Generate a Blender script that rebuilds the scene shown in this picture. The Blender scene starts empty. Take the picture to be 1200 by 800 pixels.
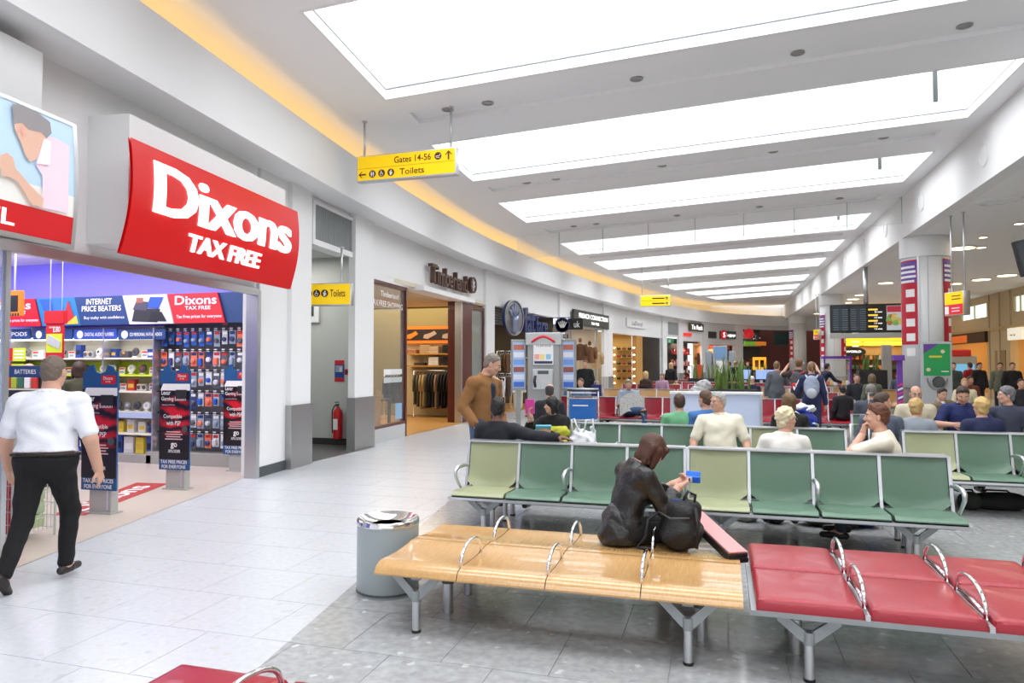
import bpy, bmesh, math, random
import numpy as np
from mathutils import Vector, Matrix, Quaternion
random.seed(7)
rng = np.random.RandomState(3)
C = bpy.context.scene.collection
SC = bpy.context.scene
PI = math.pi

# ------------------------------------------------------------------ camera, world, exposure
EYE = Vector((0, 0, 1.70)); FPX = 820.0; YAW = math.radians(16.6); PITCH = math.radians(1.75)
cam_d = bpy.data.cameras.new('camera'); cam_d.sensor_width = 36.0; cam_d.lens = FPX * 36.0 / 1200.0
cam_d.clip_end = 400
cam = bpy.data.objects.new('camera', cam_d); C.objects.link(cam)
cam.location = EYE; cam.rotation_euler = (PI / 2 + PITCH, 0, YAW)
SC.camera = cam
w = bpy.data.worlds.new('overcast_sky_fill'); SC.world = w; w.use_nodes = True
w.node_tree.nodes['Background'].inputs[0].default_value = (0.93, 0.96, 1.0, 1)
w.node_tree.nodes['Background'].inputs[1].default_value = 1.4  # raised, adding soft fill through the open end behind the camera
SC.view_settings.view_transform = 'Standard'; SC.view_settings.look = 'None'
SC.view_settings.gamma = 1.0; SC.view_settings.use_curve_mapping = False
SC.view_settings.exposure = 0.16
SC.cycles.max_bounces = 7; SC.cycles.diffuse_bounces = 4; SC.cycles.glossy_bounces = 3
SC.cycles.transmission_bounces = 6; SC.cycles.transparent_max_bounces = 10
SC.cycles.caustics_reflective = False; SC.cycles.caustics_refractive = False
SC.cycles.sample_clamp_indirect = 6.0

FW = Vector((-math.sin(YAW) * math.cos(PITCH), math.cos(YAW) * math.cos(PITCH), math.sin(PITCH)))
RT = Vector((math.cos(YAW), math.sin(YAW), 0)); UP = RT.cross(FW)
def ray(u, v): return FW + RT * ((u - 600) / FPX) + UP * ((400 - v) / FPX)
def atz(u, v, z):                      # the point of height z seen in that direction
    d = ray(u, v); t = (z - EYE.z) / d.z; return EYE + d * t
def aty(u, v, y):
    d = ray(u, v); return EYE + d * ((y - EYE.y) / d.y)
def fl(u, v): return atz(u, v, 0.0)
def upos(u, y, z=0.0):                 # X of a column of the picture at depth y
    p = aty(u, 425, y); return Vector((p.x, y, z))
def zat(u, v, x, y):                   # the height seen at v above a floor position
    p = Vector((x, y, 0)) - Vector((EYE.x, EYE.y, 0)); d = ray(u, v)
    return EYE.z + d.z * p.length / math.hypot(d.x, d.y)

def area(name, loc, size, sizey, power, col=(1, 1, 1), rot=(0, 0, 0)):
    l = bpy.data.lights.new(name, 'AREA'); l.shape = 'RECTANGLE'; l.size = size; l.size_y = sizey; l.energy = power; l.color = col
    o = bpy.data.objects.new(name, l); C.objects.link(o); o.location = loc; o.rotation_euler = rot
    return o

# ------------------------------------------------------------------ materials
MATS = {}
def mat(name, col, rough=0.5, metal=0.0, emit=0.0, ecol=None, alpha=1.0, trans=0.0, coat=0.0, noise=None, bump=None, spec=0.5, ior=None):
    if name in MATS: return MATS[name]
    m = bpy.data.materials.new(name); m.use_nodes = True; nt = m.node_tree; b = nt.nodes['Principled BSDF']
    b.inputs['Base Color'].default_value = (*col, 1); b.inputs['Roughness'].default_value = rough
    b.inputs['Metallic'].default_value = metal; b.inputs['Specular IOR Level'].default_value = spec
    b.inputs['Alpha'].default_value = alpha; b.inputs['Transmission Weight'].default_value = trans
    b.inputs['Coat Weight'].default_value = coat
    if ior: b.inputs['IOR'].default_value = ior
    if emit:
        b.inputs['Emission Color'].default_value = (*(ecol or col), 1); b.inputs['Emission Strength'].default_value = emit
    if noise or bump:
        tc = nt.nodes.new('ShaderNodeTexCoord')
    if noise:                          # noise = (scale, amount, second colour)
        n = nt.nodes.new('ShaderNodeTexNoise'); n.inputs['Scale'].default_value = noise[0]; n.inputs['Detail'].default_value = 5
        nt.links.new(tc.outputs['Object'], n.inputs['Vector'])
        r = nt.nodes.new('ShaderNodeValToRGB'); r.color_ramp.elements[0].position = 0.35; r.color_ramp.elements[1].position = 0.68
        r.color_ramp.elements[0].color = (*col, 1); r.color_ramp.elements[1].color = (*noise[2], 1)
        nt.links.new(n.outputs['Fac'], r.inputs['Fac'])
        mx = nt.nodes.new('ShaderNodeMix'); mx.data_type = 'RGBA'; mx.inputs[0].default_value = noise[1]
        mx.inputs[6].default_value = (*col, 1); nt.links.new(r.outputs['Color'], mx.inputs[7])
        nt.links.new(mx.outputs[2], b.inputs['Base Color'])
    if bump:                           # bump = (scale, strength)
        n2 = nt.nodes.new('ShaderNodeTexNoise'); n2.inputs['Scale'].default_value = bump[0]; n2.inputs['Detail'].default_value = 4
        nt.links.new(tc.outputs['Object'], n2.inputs['Vector'])
        bp = nt.nodes.new('ShaderNodeBump'); bp.inputs['Strength'].default_value = bump[1]; bp.inputs['Distance'].default_value = 0.02
        nt.links.new(n2.outputs['Fac'], bp.inputs['Height']); nt.links.new(bp.outputs['Normal'], b.inputs['Normal'])
    MATS[name] = m
    return m
def cm(r, g, b, rough=0.6, **k):       # a plain material from an sRGB colour
    f = lambda c: ((c / 255.0 + 0.055) / 1.055) ** 2.4 if c > 10 else c / 255.0 / 12.92
    nm = 'paint_%d_%d_%d_%d' % (r, g, b, int(rough * 100)) + ''.join('_%s%s' % (a, str(v)) for a, v in sorted(k.items()))
    return mat(nm, (f(r), f(g), f(b)), rough, **k)

def terrazzo(name, base, chips, rough, vscale, amount, fine):
    m = mat(name, base, rough); nt = m.node_tree; b = nt.nodes['Principled BSDF']
    tc = nt.nodes.new('ShaderNodeTexCoord'); geo = nt.nodes.new('ShaderNodeNewGeometry')
    v = nt.nodes.new('ShaderNodeTexVoronoi'); v.inputs['Scale'].default_value = vscale; v.inputs['Randomness'].default_value = 1
    nz = nt.nodes.new('ShaderNodeTexNoise'); nz.inputs['Scale'].default_value = vscale * 1.3; nz.inputs['Detail'].default_value = 3
    add = nt.nodes.new('ShaderNodeMixRGB'); add.blend_type = 'ADD'; add.inputs[0].default_value = 0.09
    nt.links.new(geo.outputs['Position'], add.inputs[1]); nt.links.new(nz.outputs['Color'], add.inputs[2]); nt.links.new(geo.outputs['Position'], nz.inputs['Vector'])
    nt.links.new(add.outputs[0], v.inputs['Vector'])
    r = nt.nodes.new('ShaderNodeValToRGB'); r.color_ramp.interpolation = 'EASE'
    r.color_ramp.elements[0].position = 0.16; r.color_ramp.elements[0].color = (1, 1, 1, 1)
    r.color_ramp.elements[1].position = 0.24; r.color_ramp.elements[1].color = (0, 0, 0, 1)
    nt.links.new(v.outputs['Distance'], r.inputs['Fac'])
    sel = nt.nodes.new('ShaderNodeValToRGB'); sel.color_ramp.interpolation = 'CONSTANT'
    e = sel.color_ramp.elements; e[0].position = 0.0; e[0].color = (*chips[0], 1); e[1].position = 0.3; e[1].color = (*base, 1)
    for pos, c in ((0.62, chips[1]), (0.8, chips[2])):
        q = e.new(pos); q.color = (*c, 1)
    sp = nt.nodes.new('ShaderNodeSeparateColor'); nt.links.new(v.outputs['Color'], sp.inputs[0]); nt.links.new(sp.outputs[0], sel.inputs['Fac'])
    n2 = nt.nodes.new('ShaderNodeTexNoise'); n2.inputs['Scale'].default_value = fine; n2.inputs['Detail'].default_value = 6
    nt.links.new(geo.outputs['Position'], n2.inputs['Vector'])
    r2 = nt.nodes.new('ShaderNodeValToRGB'); r2.color_ramp.elements[0].position = 0.35; r2.color_ramp.elements[1].position = 0.7
    r2.color_ramp.elements[0].color = (*[c * (1 - amount) for c in base], 1); r2.color_ramp.elements[1].color = (*[min(1, c * (1 + amount * .6)) for c in base], 1)
    nt.links.new(n2.outputs['Fac'], r2.inputs['Fac'])
    mx = nt.nodes.new('ShaderNodeMixRGB'); nt.links.new(r.outputs['Color'], mx.inputs[0]); nt.links.new(r2.outputs['Color'], mx.inputs[1]); nt.links.new(sel.outputs['Color'], mx.inputs[2])
    nt.links.new(mx.outputs[0], b.inputs['Base Color'])
    return m

def woodgrain(name, c1, c2, rough, scale=(1, 12, 1), coat=0.3):
    m = mat(name, c1, rough, coat=coat); nt = m.node_tree; b = nt.nodes['Principled BSDF']
    geo = nt.nodes.new('ShaderNodeNewGeometry'); mp = nt.nodes.new('ShaderNodeMapping'); mp.inputs['Scale'].default_value = scale
    nt.links.new(geo.outputs['Position'], mp.inputs['Vector'])
    n = nt.nodes.new('ShaderNodeTexNoise'); n.inputs['Scale'].default_value = 7; n.inputs['Detail'].default_value = 6; n.inputs['Roughness'].default_value = 0.65
    nt.links.new(mp.outputs[0], n.inputs['Vector'])
    r = nt.nodes.new('ShaderNodeValToRGB'); r.color_ramp.elements[0].position = 0.3; r.color_ramp.elements[1].position = 0.7
    r.color_ramp.elements[0].color = (*c1, 1); r.color_ramp.elements[1].color = (*c2, 1)
    nt.links.new(n.outputs['Fac'], r.inputs['Fac']); nt.links.new(r.outputs['Color'], b.inputs['Base Color'])
    return m

WHITE = mat('white_paint', (0.86, 0.865, 0.87), 0.65)
CEIL = mat('ceiling_paint', (0.93, 0.93, 0.94), 0.8)
STEEL = mat('brushed_steel', (0.42, 0.42, 0.42), 0.38, metal=0.85)
ALU = mat('satin_aluminium', (0.62, 0.64, 0.66), 0.33, metal=0.9)
CHROME = mat('polished_chrome', (0.85, 0.86, 0.88), 0.08, metal=1.0)
DKGREY = mat('dark_grey_metal', (0.09, 0.10, 0.105), 0.45, metal=0.3)
MIDGREY = mat('grey_bracket_metal', (0.33, 0.355, 0.365), 0.45, metal=0.4)
BLACK = mat('black_plastic', (0.012, 0.012, 0.013), 0.45)
GLASS = mat('clear_glass', (0.93, 0.97, 0.96), 0.02, alpha=0.16, spec=0.6)
GREYGLASS = mat('window_glass', (0.55, 0.6, 0.6), 0.02, alpha=0.12, spec=1.0)
TILE_W = terrazzo('white_terrazzo_tile', (0.60, 0.62, 0.65), ((0.555, 0.56, 0.57), (0.58, 0.565, 0.53), (0.53, 0.55, 0.58)), 0.25, 8.5, 0.05, 22)
TILE_G = terrazzo('grey_terrazzo_tile', (0.41, 0.42, 0.425), ((0.58, 0.58, 0.57), (0.52, 0.51, 0.47), (0.32, 0.33, 0.35)), 0.15, 9.5, 0.16, 16)
GROUT = mat('floor_grout', (0.30, 0.30, 0.30), 0.8)
OAK = woodgrain('varnished_oak', (0.52, 0.285, 0.10), (0.63, 0.385, 0.165), 0.22, (14, 1.2, 6), 0.5)
FLOORWOOD = woodgrain('shop_floor_wood', (0.50, 0.24, 0.06), (0.60, 0.33, 0.10), 0.35, (1, 9, 1), 0.2)
REDV = mat('red_vinyl', (0.33, 0.006, 0.020), 0.30, coat=0.15, bump=(60, 0.08), noise=(2.5, 0.35, (0.38, 0.010, 0.026)))
GREENV = mat('green_vinyl', (0.128, 0.222, 0.158), 0.45, bump=(70, 0.06))
OLIVEV = mat('olive_vinyl', (0.38, 0.41, 0.245), 0.45, bump=(70, 0.06))
YELLOW = mat('sign_yellow', (0.95, 0.62, 0.0), 0.4, emit=0.25)
SIGNBROWN = mat('sign_brown_ink', (0.09, 0.03, 0.005), 0.6)
DIXRED = mat('sign_red', (0.62, 0.003, 0.004), 0.35, emit=0.12)
LITWHITE = mat('lit_white', (1, 1, 1), 0.5, emit=1.0)
INK = mat('white_ink', (0.88, 0.88, 0.88), 0.6)
NAVY = mat('navy_print', (0.012, 0.05, 0.16), 0.5)

# ------------------------------------------------------------------ mesh builder
class MB:
    def __init__(s): s.v = []; s.f = []
    def add(s, vs, fs, M=None):
        o = len(s.v)
        s.v += [tuple(M @ Vector(p)) if M is not None else tuple(p) for p in vs]
        s.f += [tuple(i + o for i in f) for f in fs]
        return s
    def box(s, a, b, M=None):
        (x0, y0, z0), (x1, y1, z1) = a, b
        return s.add([(x0, y0, z0), (x1, y0, z0), (x1, y1, z0), (x0, y1, z0), (x0, y0, z1), (x1, y0, z1), (x1, y1, z1), (x0, y1, z1)],
                     [(3, 2, 1, 0), (4, 5, 6, 7), (0, 1, 5, 4), (1, 2, 6, 5), (2, 3, 7, 6), (3, 0, 4, 7)], M)
    def cbox(s, c, d, M=None):
        return s.box([c[i] - d[i] / 2 for i in range(3)], [c[i] + d[i] / 2 for i in range(3)], M)
    def rbox(s, a, b, r=0.01, M=None, seg=2):       # bevelled box
        bm = bmesh.new(); bmesh.ops.create_cube(bm, size=1)
        for v in bm.verts: v.co = Vector([a[i] + (v.co[i] + .5) * (b[i] - a[i]) for i in range(3)])
        bmesh.ops.bevel(bm, geom=bm.edges[:], offset=r, segments=seg, affect='EDGES', profile=0.5)
        bm.verts.index_update()
        s.add([v.co[:] for v in bm.verts], [[v.index for v in f.verts] for f in bm.faces], M); bm.free()
        return s
    def prism(s, poly, h0, h1, M=None):              # polygon in xy extruded along z
        n = len(poly)
        vs = [(p[0], p[1], h0) for p in poly] + [(p[0], p[1], h1) for p in poly]
        fs = [tuple(range(n - 1, -1, -1)), tuple(range(n, 2 * n))] + [(i, (i + 1) % n, n + (i + 1) % n, n + i) for i in range(n)]
        return s.add(vs, fs, M)
    def tube(s, pts, r, n=8, M=None, cap=True):
        pts = [Vector(p) for p in pts]; rs = r if isinstance(r, (list, tuple)) else [r] * len(pts)
        vs, fs = [], []; up = None
        for i, p in enumerate(pts):
            d = (pts[min(i + 1, len(pts) - 1)] - pts[max(i - 1, 0)]).normalized()
            if up is None:
                up = Vector((0, 0, 1)) if abs(d.z) < 0.9 else Vector((1, 0, 0))
            a = d.cross(up)
            if a.length < 1e-5: a = d.cross(Vector((0, 1, 0)))
            a.normalize(); b = a.cross(d).normalized(); up = b
            for k in range(n):
                t = 2 * PI * k / n; vs.append(p + (a * math.cos(t) + b * math.sin(t)) * rs[i])
        for i in range(len(pts) - 1):
            for k in range(n):
                fs.append((i * n + k, i * n + (k + 1) % n, (i + 1) * n + (k + 1) % n, (i + 1) * n + k))
        if cap: fs += [tuple(range(n - 1, -1, -1)), tuple(range((len(pts) - 1) * n, len(pts) * n))]
        return s.add(vs, fs, M)
    def lathe(s, prof, n=24, c=(0, 0, 0), M=None):
        vs, fs = [], []
        for r, z in prof:
            for k in range(n):
                t = 2 * PI * k / n; vs.append((c[0] + r * math.cos(t), c[1] + r * math.sin(t), c[2] + z))
        for i in range(len(prof) - 1):
            for k in range(n):
                fs.append((i * n + k, i * n + (k + 1) % n, (i + 1) * n + (k + 1) % n, (i + 1) * n + k))
        fs += [tuple(range(n - 1, -1, -1)), tuple(range((len(prof) - 1) * n, len(prof) * n))]
        return s.add(vs, fs, M)
    def grid(s, fn, nu, nv, M=None):                 # fn(i/nu, j/nv) -> point
        vs = [fn(i / nu, j / nv) for i in range(nu + 1) for j in range(nv + 1)]
        fs = [(i * (nv + 1) + j, (i + 1) * (nv + 1) + j, (i + 1) * (nv + 1) + j + 1, i * (nv + 1) + j + 1) for i in range(nu) for j in range(nv)]
        return s.add(vs, fs, M)
    def mesh(s, name, smooth=False):
        me = bpy.data.meshes.new(name); me.from_pydata([tuple(v) for v in s.v], [], s.f); me.update()
        if smooth is True: me.polygons.foreach_set('use_smooth', [True] * len(me.polygons))
        elif smooth: me.shade_smooth(); me.set_sharp_from_angle(angle=math.radians(smooth))
        return me
    def build(s, name, m, parent=None, smooth=False, M=None):
        return obj(name, s.mesh(name, smooth), m, parent, M)
def obj(name, me, m, parent=None, M=None):
    o = bpy.data.objects.new(name, me); C.objects.link(o)
    if m and not me.materials: me.materials.append(m)
    if parent: o.parent = parent
    if M is not None: o.matrix_local = M
    return o
def tag(o, label=None, cat=None, group=None, kind=None):
    if label: o['label'] = label
    if cat: o['category'] = cat
    if group: o['group'] = group
    if kind: o['kind'] = kind
    return o
def thing(name, label, cat, loc=(0, 0, 0), rz=0.0, group=None):
    o = bpy.data.objects.new(name, None); C.objects.link(o); o.empty_display_size = 0.1
    o.location = loc; o.rotation_euler = (0, 0, rz)
    return tag(o, label, cat, group)
def struct(name, mb, m, label=None, parent=None, smooth=False):
    o = mb.build(name, m, parent, smooth)
    if not parent: tag(o, label, None, None, 'structure')
    return o
KIDS = {}
def copy_tree(root, loc=None, rz=None, label=None, group=None):
    r = root.copy(); C.objects.link(r)
    if loc is not None: r.location = loc
    if rz is not None: r.rotation_euler = (0, 0, rz)
    tag(r, label, None, group)
    ch = KIDS.get(root.name)
    if ch is None: ch = KIDS[root.name] = [(k, [g for g in ALLK.get(k.name, [])]) for k in ALLK.get(root.name, [])]
    for k, gs in ch:
        c = k.copy(); C.objects.link(c); c.parent = r
        for g in gs:
            d = g.copy(); C.objects.link(d); d.parent = c
    return r
ALLK = {}
def index_kids(root):
    for k in root.children:
        ALLK.setdefault(root.name, []).append(k)
        for g in k.children: ALLK.setdefault(k.name, []).append(g)
def frame(o, xd):                       # local x = right as seen, y = up, z = out towards the viewer
    x = Vector((xd[0], xd[1], 0)).normalized(); z = Vector((0, 0, 1)); n = x.cross(z)
    return Matrix(((x.x, 0, n.x, o[0]), (x.y, 0, n.y, o[1]), (0, 1, 0, o[2]), (0, 0, 0, 1)))

# lettering: a flat or raised text mesh fitted into a rectangle (x0,y0)-(x1,y1) of a frame
TXT = {}
def text_mesh(s, bold, shear=0.0, space=1.0):
    key = (s, bold, shear, space)
    if key not in TXT:
        cu = bpy.data.curves.new('lettering', 'FONT'); cu.body = s; cu.offset = bold; cu.shear = shear; cu.space_character = space
        cu.resolution_u = 3
        o = bpy.data.objects.new('lettering', cu); C.objects.link(o)
        me = bpy.data.meshes.new_from_object(o)
        co = [tuple(v.co) for v in me.vertices]; fs = [tuple(p.vertices) for p in me.polygons]
        bpy.data.objects.remove(o); bpy.data.meshes.remove(me); bpy.data.curves.remove(cu)
        TXT[key] = (co, fs)
    return TXT[key]
def text(s, rect, M, m, parent, z=0.002, depth=0.0, bold=0.0, shear=0.0, space=1.0, name='lettering', keep=False, bend=None):
    ex = max(0.0, bold - .012); co, fs = text_mesh(s, min(bold, .012), shear, space)
    if ex > 0 and co:
        n0 = len(co); co2 = []; fs2 = []
        for q in (-1, 0, 1): co2 += [(c[0] + q * ex, c[1], q * .0007) for c in co]; fs2 += [tuple(i + n0 * (q + 1) for i in f) for f in fs]
        co, fs = co2, fs2
    if not co: return None
    if bend:
        bm_ = bmesh.new(); vv = [bm_.verts.new(c) for c in co]
        for f in fs:
            try: bm_.faces.new([vv[i] for i in f])
            except ValueError: pass
        yl, yh = min(c[1] for c in co), max(c[1] for c in co)
        for k in range(1, 12): bmesh.ops.bisect_plane(bm_, geom=bm_.verts[:] + bm_.edges[:] + bm_.faces[:], plane_co=(0, yl + (yh - yl) * k / 12, 0), plane_no=(0, 1, 0))
        bm_.verts.index_update(); co = [tuple(v.co) for v in bm_.verts]; fs = [tuple(v.index for v in f.verts) for f in bm_.faces]; bm_.free()
    xs = [c[0] for c in co]; ys = [c[1] for c in co]
    x0, y0, x1, y1 = rect; ax, ay = min(xs), min(ys); sx = (x1 - x0) / (max(xs) - ax); sy = (y1 - y0) / (max(ys) - ay)
    P = lambda c, zz: (x0 + (c[0] - ax) * sx, y0 + (c[1] - ay) * sy, zz + c[2] + (bend(y0 + (c[1] - ay) * sy) if bend else 0))
    mb = MB()
    if depth <= 0: mb.add([P(c, z) for c in co], fs, M)
    else:
        n = len(co); bm = {}
        for f in fs:
            for i in range(len(f)):
                e = (f[i], f[(i + 1) % len(f)]); bm[e] = 1
        bd = [e for e in bm if (e[1], e[0]) not in bm]
        mb.add([P(c, z + depth) for c in co] + [P(c, z) for c in co], [tuple(f) for f in fs] + [(a, a + n, b + n, b) for a, b in bd], M)
    return mb.build(name, m, parent)

# ------------------------------------------------------------------ the curved shop front line
CP = [(-3.58 + 0.0, -12.0), (-4.28, -6.0), (-4.97, 0.0), (-5.67, 6.0), (-6.22, 11.0), (-6.47, 15.0), (-6.55, 18.5), (-6.39, 22.0), (-5.95, 27.5), (-4.84, 35.2), (-3.5, 42.6),
      (-1.8, 49.0), (0.6, 54.4), (4.84, 58.8), (9.5, 61.0), (14.5, 62.0)]
def catmull(P, step=0.4):
    out = []
    for i in range(len(P) - 1):
        p0 = Vector(P[max(i - 1, 0)]); p1 = Vector(P[i]); p2 = Vector(P[i + 1]); p3 = Vector(P[min(i + 2, len(P) - 1)])
        n = max(2, int((p2 - p1).length / step))
        for k in range(n):
            t = k / n
            out.append(0.5 * ((2 * p1) + (p2 - p0) * t + (2 * p0 - 5 * p1 + 4 * p2 - p3) * t * t + (3 * p1 - p0 - 3 * p2 + p3) * t ** 3))
    out.append(Vector(P[-1])); return out
FC = catmull(CP)
FS = [0.0]
for a, b in zip(FC, FC[1:]): FS.append(FS[-1] + (b - a).length)
def fpt(s, off=0.0):                    # point of the fascia line, off metres behind it
    i = min(max(int(np.searchsorted(FS, s)) - 1, 0), len(FC) - 2)
    t = (s - FS[i]) / (FS[i + 1] - FS[i]); p = FC[i].lerp(FC[i + 1], t)
    d0 = (FC[min(i + 1, len(FC) - 1)] - FC[max(i - 1, 0)]).normalized(); d1 = (FC[min(i + 2, len(FC) - 1)] - FC[i]).normalized()
    d = d0.lerp(d1, t).normalized(); n = Vector((-d.y, d.x))
    return p + n * off, d
def proj(p):
    q = Vector(p) - EYE; z = q.dot(FW)
    return 600 + FPX * q.dot(RT) / z, 400 - FPX * q.dot(UP) / z
S0 = next(FS[i] for i in range(len(FC)) if FC[i].y > 0.2)
def su(u, off=0.55):                    # arc position of the shop front seen at picture column u
    lo, hi = S0, FS[-1]
    for _ in range(40):
        m = (lo + hi) / 2; p, d = fpt(m, off); q = Vector((p.x, p.y, 1.7)) - EYE
        uu = -9999 if q.dot(FW) < 0.3 else proj((p.x, p.y, 1.7))[0]
        if uu < u: lo = m
        else: hi = m
    return (lo + hi) / 2
def sy(y): 
    ys = [p.y for p in FC]; return float(np.interp(y, ys, FS))
def wz(u, v, off=0.55):                 # height of a picture point on the shop front
    p, d = fpt(su(u, off), off); return zat(u, v, p.x, p.y)
def strip(mb, s0, s1, o0, o1, z0, z1, step=0.8):     # a length of wall following the curve, o0 front face, o1 back face
    n = max(1, int(math.ceil((s1 - s0) / step)))
    F = []; B = []
    for i in range(n + 1):
        s = s0 + (s1 - s0) * i / n
        F.append(fpt(s, o0)[0]); B.append(fpt(s, o1)[0])
    vs = []
    for a, b in zip(F, B): vs += [(a.x, a.y, z0), (a.x, a.y, z1), (b.x, b.y, z1), (b.x, b.y, z0)]
    fs = []
    for i in range(n):
        k = 4 * i
        for j in range(4):
            fs.append((k + j, k + (j + 1) % 4, k + 4 + (j + 1) % 4, k + 4 + j))
    fs += [(3, 2, 1, 0), tuple(4 * n + j for j in range(4))]
    mb.add(vs, fs); return mb
def wframe(s, off, z=0.0):              # frame on the shop front: x along it, z out
    p, d = fpt(s, off); return frame((p.x, p.y, z), (d.x, d.y))
YN, YF = -11.0, 58.0
CZ = lambda x: 6.04 + 0.048 * x
XB = 4.84                               # face of the long beam on the right
HL = 5.13                               # lower ceiling beyond it

# ------------------------------------------------------------------ floor: white tiles by the shops, grey terrazzo under the seats
def bx(y):                              # the edge between the two floors
    return float(np.interp(y, [-12, 0, 3.33, 8.24, 12, 16, 22, 30, 38, 46, 54], [-0.1, -1.95, -2.48, -3.25, -3.7, -3.95, -3.85, -3.3, -2.4, -0.9, 1.5]))
mb = MB(); mb.box((-15, YN, -0.12), (16, 63, -0.006))
floor = struct('floor', mb, GROUT, 'polished tiled concourse floor, white by the shops and grey under the seats')
TS = 0.63; JG = 0.004
def clip(poly, a, b, keep):             # half plane clip by the line a-b
    out = []; side = lambda p: ((b[0] - a[0]) * (p[1] - a[1]) - (b[1] - a[1]) * (p[0] - a[0])) * keep
    for i in range(len(poly)):
        p, q = poly[i], poly[(i + 1) % len(poly)]; sp, sq = side(p), side(q)
        if sp >= 0: out.append(p)
        if sp * sq < 0:
            t = sp / (sp - sq); out.append((p[0] + (q[0] - p[0]) * t, p[1] + (q[1] - p[1]) * t))
    return out
def pol_area(p): return abs(sum(p[i][0] * p[(i + 1) % len(p)][1] - p[(i + 1) % len(p)][0] * p[i][1] for i in range(len(p)))) / 2
whites, greys = [], []
y = 0.0 - 0.63 * 2 + 0.60; row = 0
while y < 60:
    off = (row % 2) * TS / 2 + 0.03
    a = (bx(y), y); b = (bx(y + TS), y + TS)
    x = -9.45 + off
    while x < 14:
        q = [(x + JG / 2, y + JG / 2), (x + TS - JG / 2, y + JG / 2), (x + TS - JG / 2, y + TS - JG / 2), (x + JG / 2, y + TS - JG / 2)]
        fx = fpt(sy(max(y, -11)), 0.62)[0].x
        if x + TS > fx - 0.7:
            for keep, L in ((1, whites), (-1, greys)):
                c = clip(q, a, b, keep)
                if len(c) > 2 and pol_area(c) > 0.002: L.append(c)
        x += TS
    y += TS; row += 1
def seen_area(c):
    cx = sum(p[0] for p in c) / len(c); cy = sum(p[1] for p in c) / len(c)
    q = Vector((cx, cy, 0)) - EYE; z = q.dot(FW)
    if z < 0.8: return 0
    u, v = proj((cx, cy, 0))
    if u < -60 or u > 1260 or v > 860: return 0
    return pol_area(c) / z ** 3
for L, m, nm in ((whites, TILE_W, 'white'), (greys, TILE_G, 'grey')):
    L.sort(key=seen_area, reverse=True)
    full = {}
    for i, c in enumerate(L[:300]):
        cx, cy = c[0]
        key = tuple((round(p[0] - cx, 4), round(p[1] - cy, 4)) for p in c)
        if key not in full: full[key] = MB().prism([(p[0] - cx, p[1] - cy) for p in c], -0.006, 0.0).mesh('floor_tile')
        o = obj('floor_tile', full[key], m, floor); o.location = (cx, cy, 0)
    mb = MB()
    for c in L[300:]: mb.add([(p[0], p[1], 0.0) for p in c], [tuple(range(len(c)))])
    o = mb.build('floor_tiling', m, floor); o['kind'] = 'stuff'

# ------------------------------------------------------------------ main ceiling with skylight wells
SKY = [(-6.6, -3.95), (-2.0, 0.65), (2.55, 5.2), (7.05, 9.75), (12.05, 14.7), (16.9, 19.5), (23.3, 26.0), (28.1, 30.75), (32.7, 35.35), (38.6, 41.3), (43.2, 45.8), (47.2, 49.6)]
def xl(y): return float(np.interp(y, [-7, 2, 7, 9.9, 12.1, 14.7, 16.9, 19.6, 26, 30.7, 35.4, 43, 49.6], [-3.1, -4.1, -4.65, -4.97, -5.17, -5.3, -5.4, -5.38, -5.1, -4.7, -3.9, -2.1, -0.2]))
XR = 4.42; WELL = 1.75
GLZ = mat('skylight_glazing', (1, 1, 1), 0.5, emit=4.2, ecol=(0.96, 0.98, 1.0))
WELLW = mat('skylight_well_panel', (0.86, 0.87, 0.89), 0.6)
mb = MB()
def q4(m_, pts): m_.add([(x, y, CZ(x) + dz) for x, y, dz in pts], [(0, 1, 2, 3)])
def left_edge(y): return fpt(sy(y), 1.2)[0].x - 0.5
ys = YN
for i, (a, b) in enumerate(SKY + [(59.0, 60.0)]):
    n = max(1, int((a - ys) / 1.5)); ya = ys + (a - ys) * 0.30; yb = ys + (a - ys) * 0.52
    def full(y0, y1):
        q4(mb, [(left_edge(y0) , y0, 0), (XB, y0, 0), (XB, y1, 0), (left_edge(y1), y1, 0)])
    if i == len(SKY):
        for k in range(6): full(ys + (a - ys) * k / 6, ys + (a - ys) * (k + 1) / 6)
        break
    full(ys, ya); full(yb, a)
    l0, l1 = xl(ya) + 0.15, xl(yb) + 0.15; r0 = XR - 0.25; D = 0.07
    q4(mb, [(left_edge(ya), ya, 0), (l0, ya, 0), (l1, yb, 0), (left_edge(yb), yb, 0)])
    q4(mb, [(r0, ya, 0), (XB, ya, 0), (XB, yb, 0), (r0, yb, 0)])
    q4(mb, [(l0, ya, D), (r0, ya, D), (r0, yb, D), (l1, yb, D)])
    for p, q in (((l0, ya), (r0, ya)), ((r0, ya), (r0, yb)), ((r0, yb), (l1, yb)), ((l1, yb), (l0, ya))):
        q4(mb, [(p[0], p[1], 0), (q[0], q[1], 0), (q[0], q[1], D), (p[0], p[1], D)])
    for y0, y1 in ((a, (a + b) / 2), ((a + b) / 2, b)):
        q4(mb, [(left_edge(y0), y0, 0), (xl(y0), y0, 0), (xl(y1), y1, 0), (left_edge(y1), y1, 0)])
        q4(mb, [(XR, y0, 0), (XB, y0, 0), (XB, y1, 0), (XR, y1, 0)])
    ys = b
ceiling = struct('ceiling', mb, CEIL, 'white concourse ceiling with a row of long skylight openings')
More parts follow.
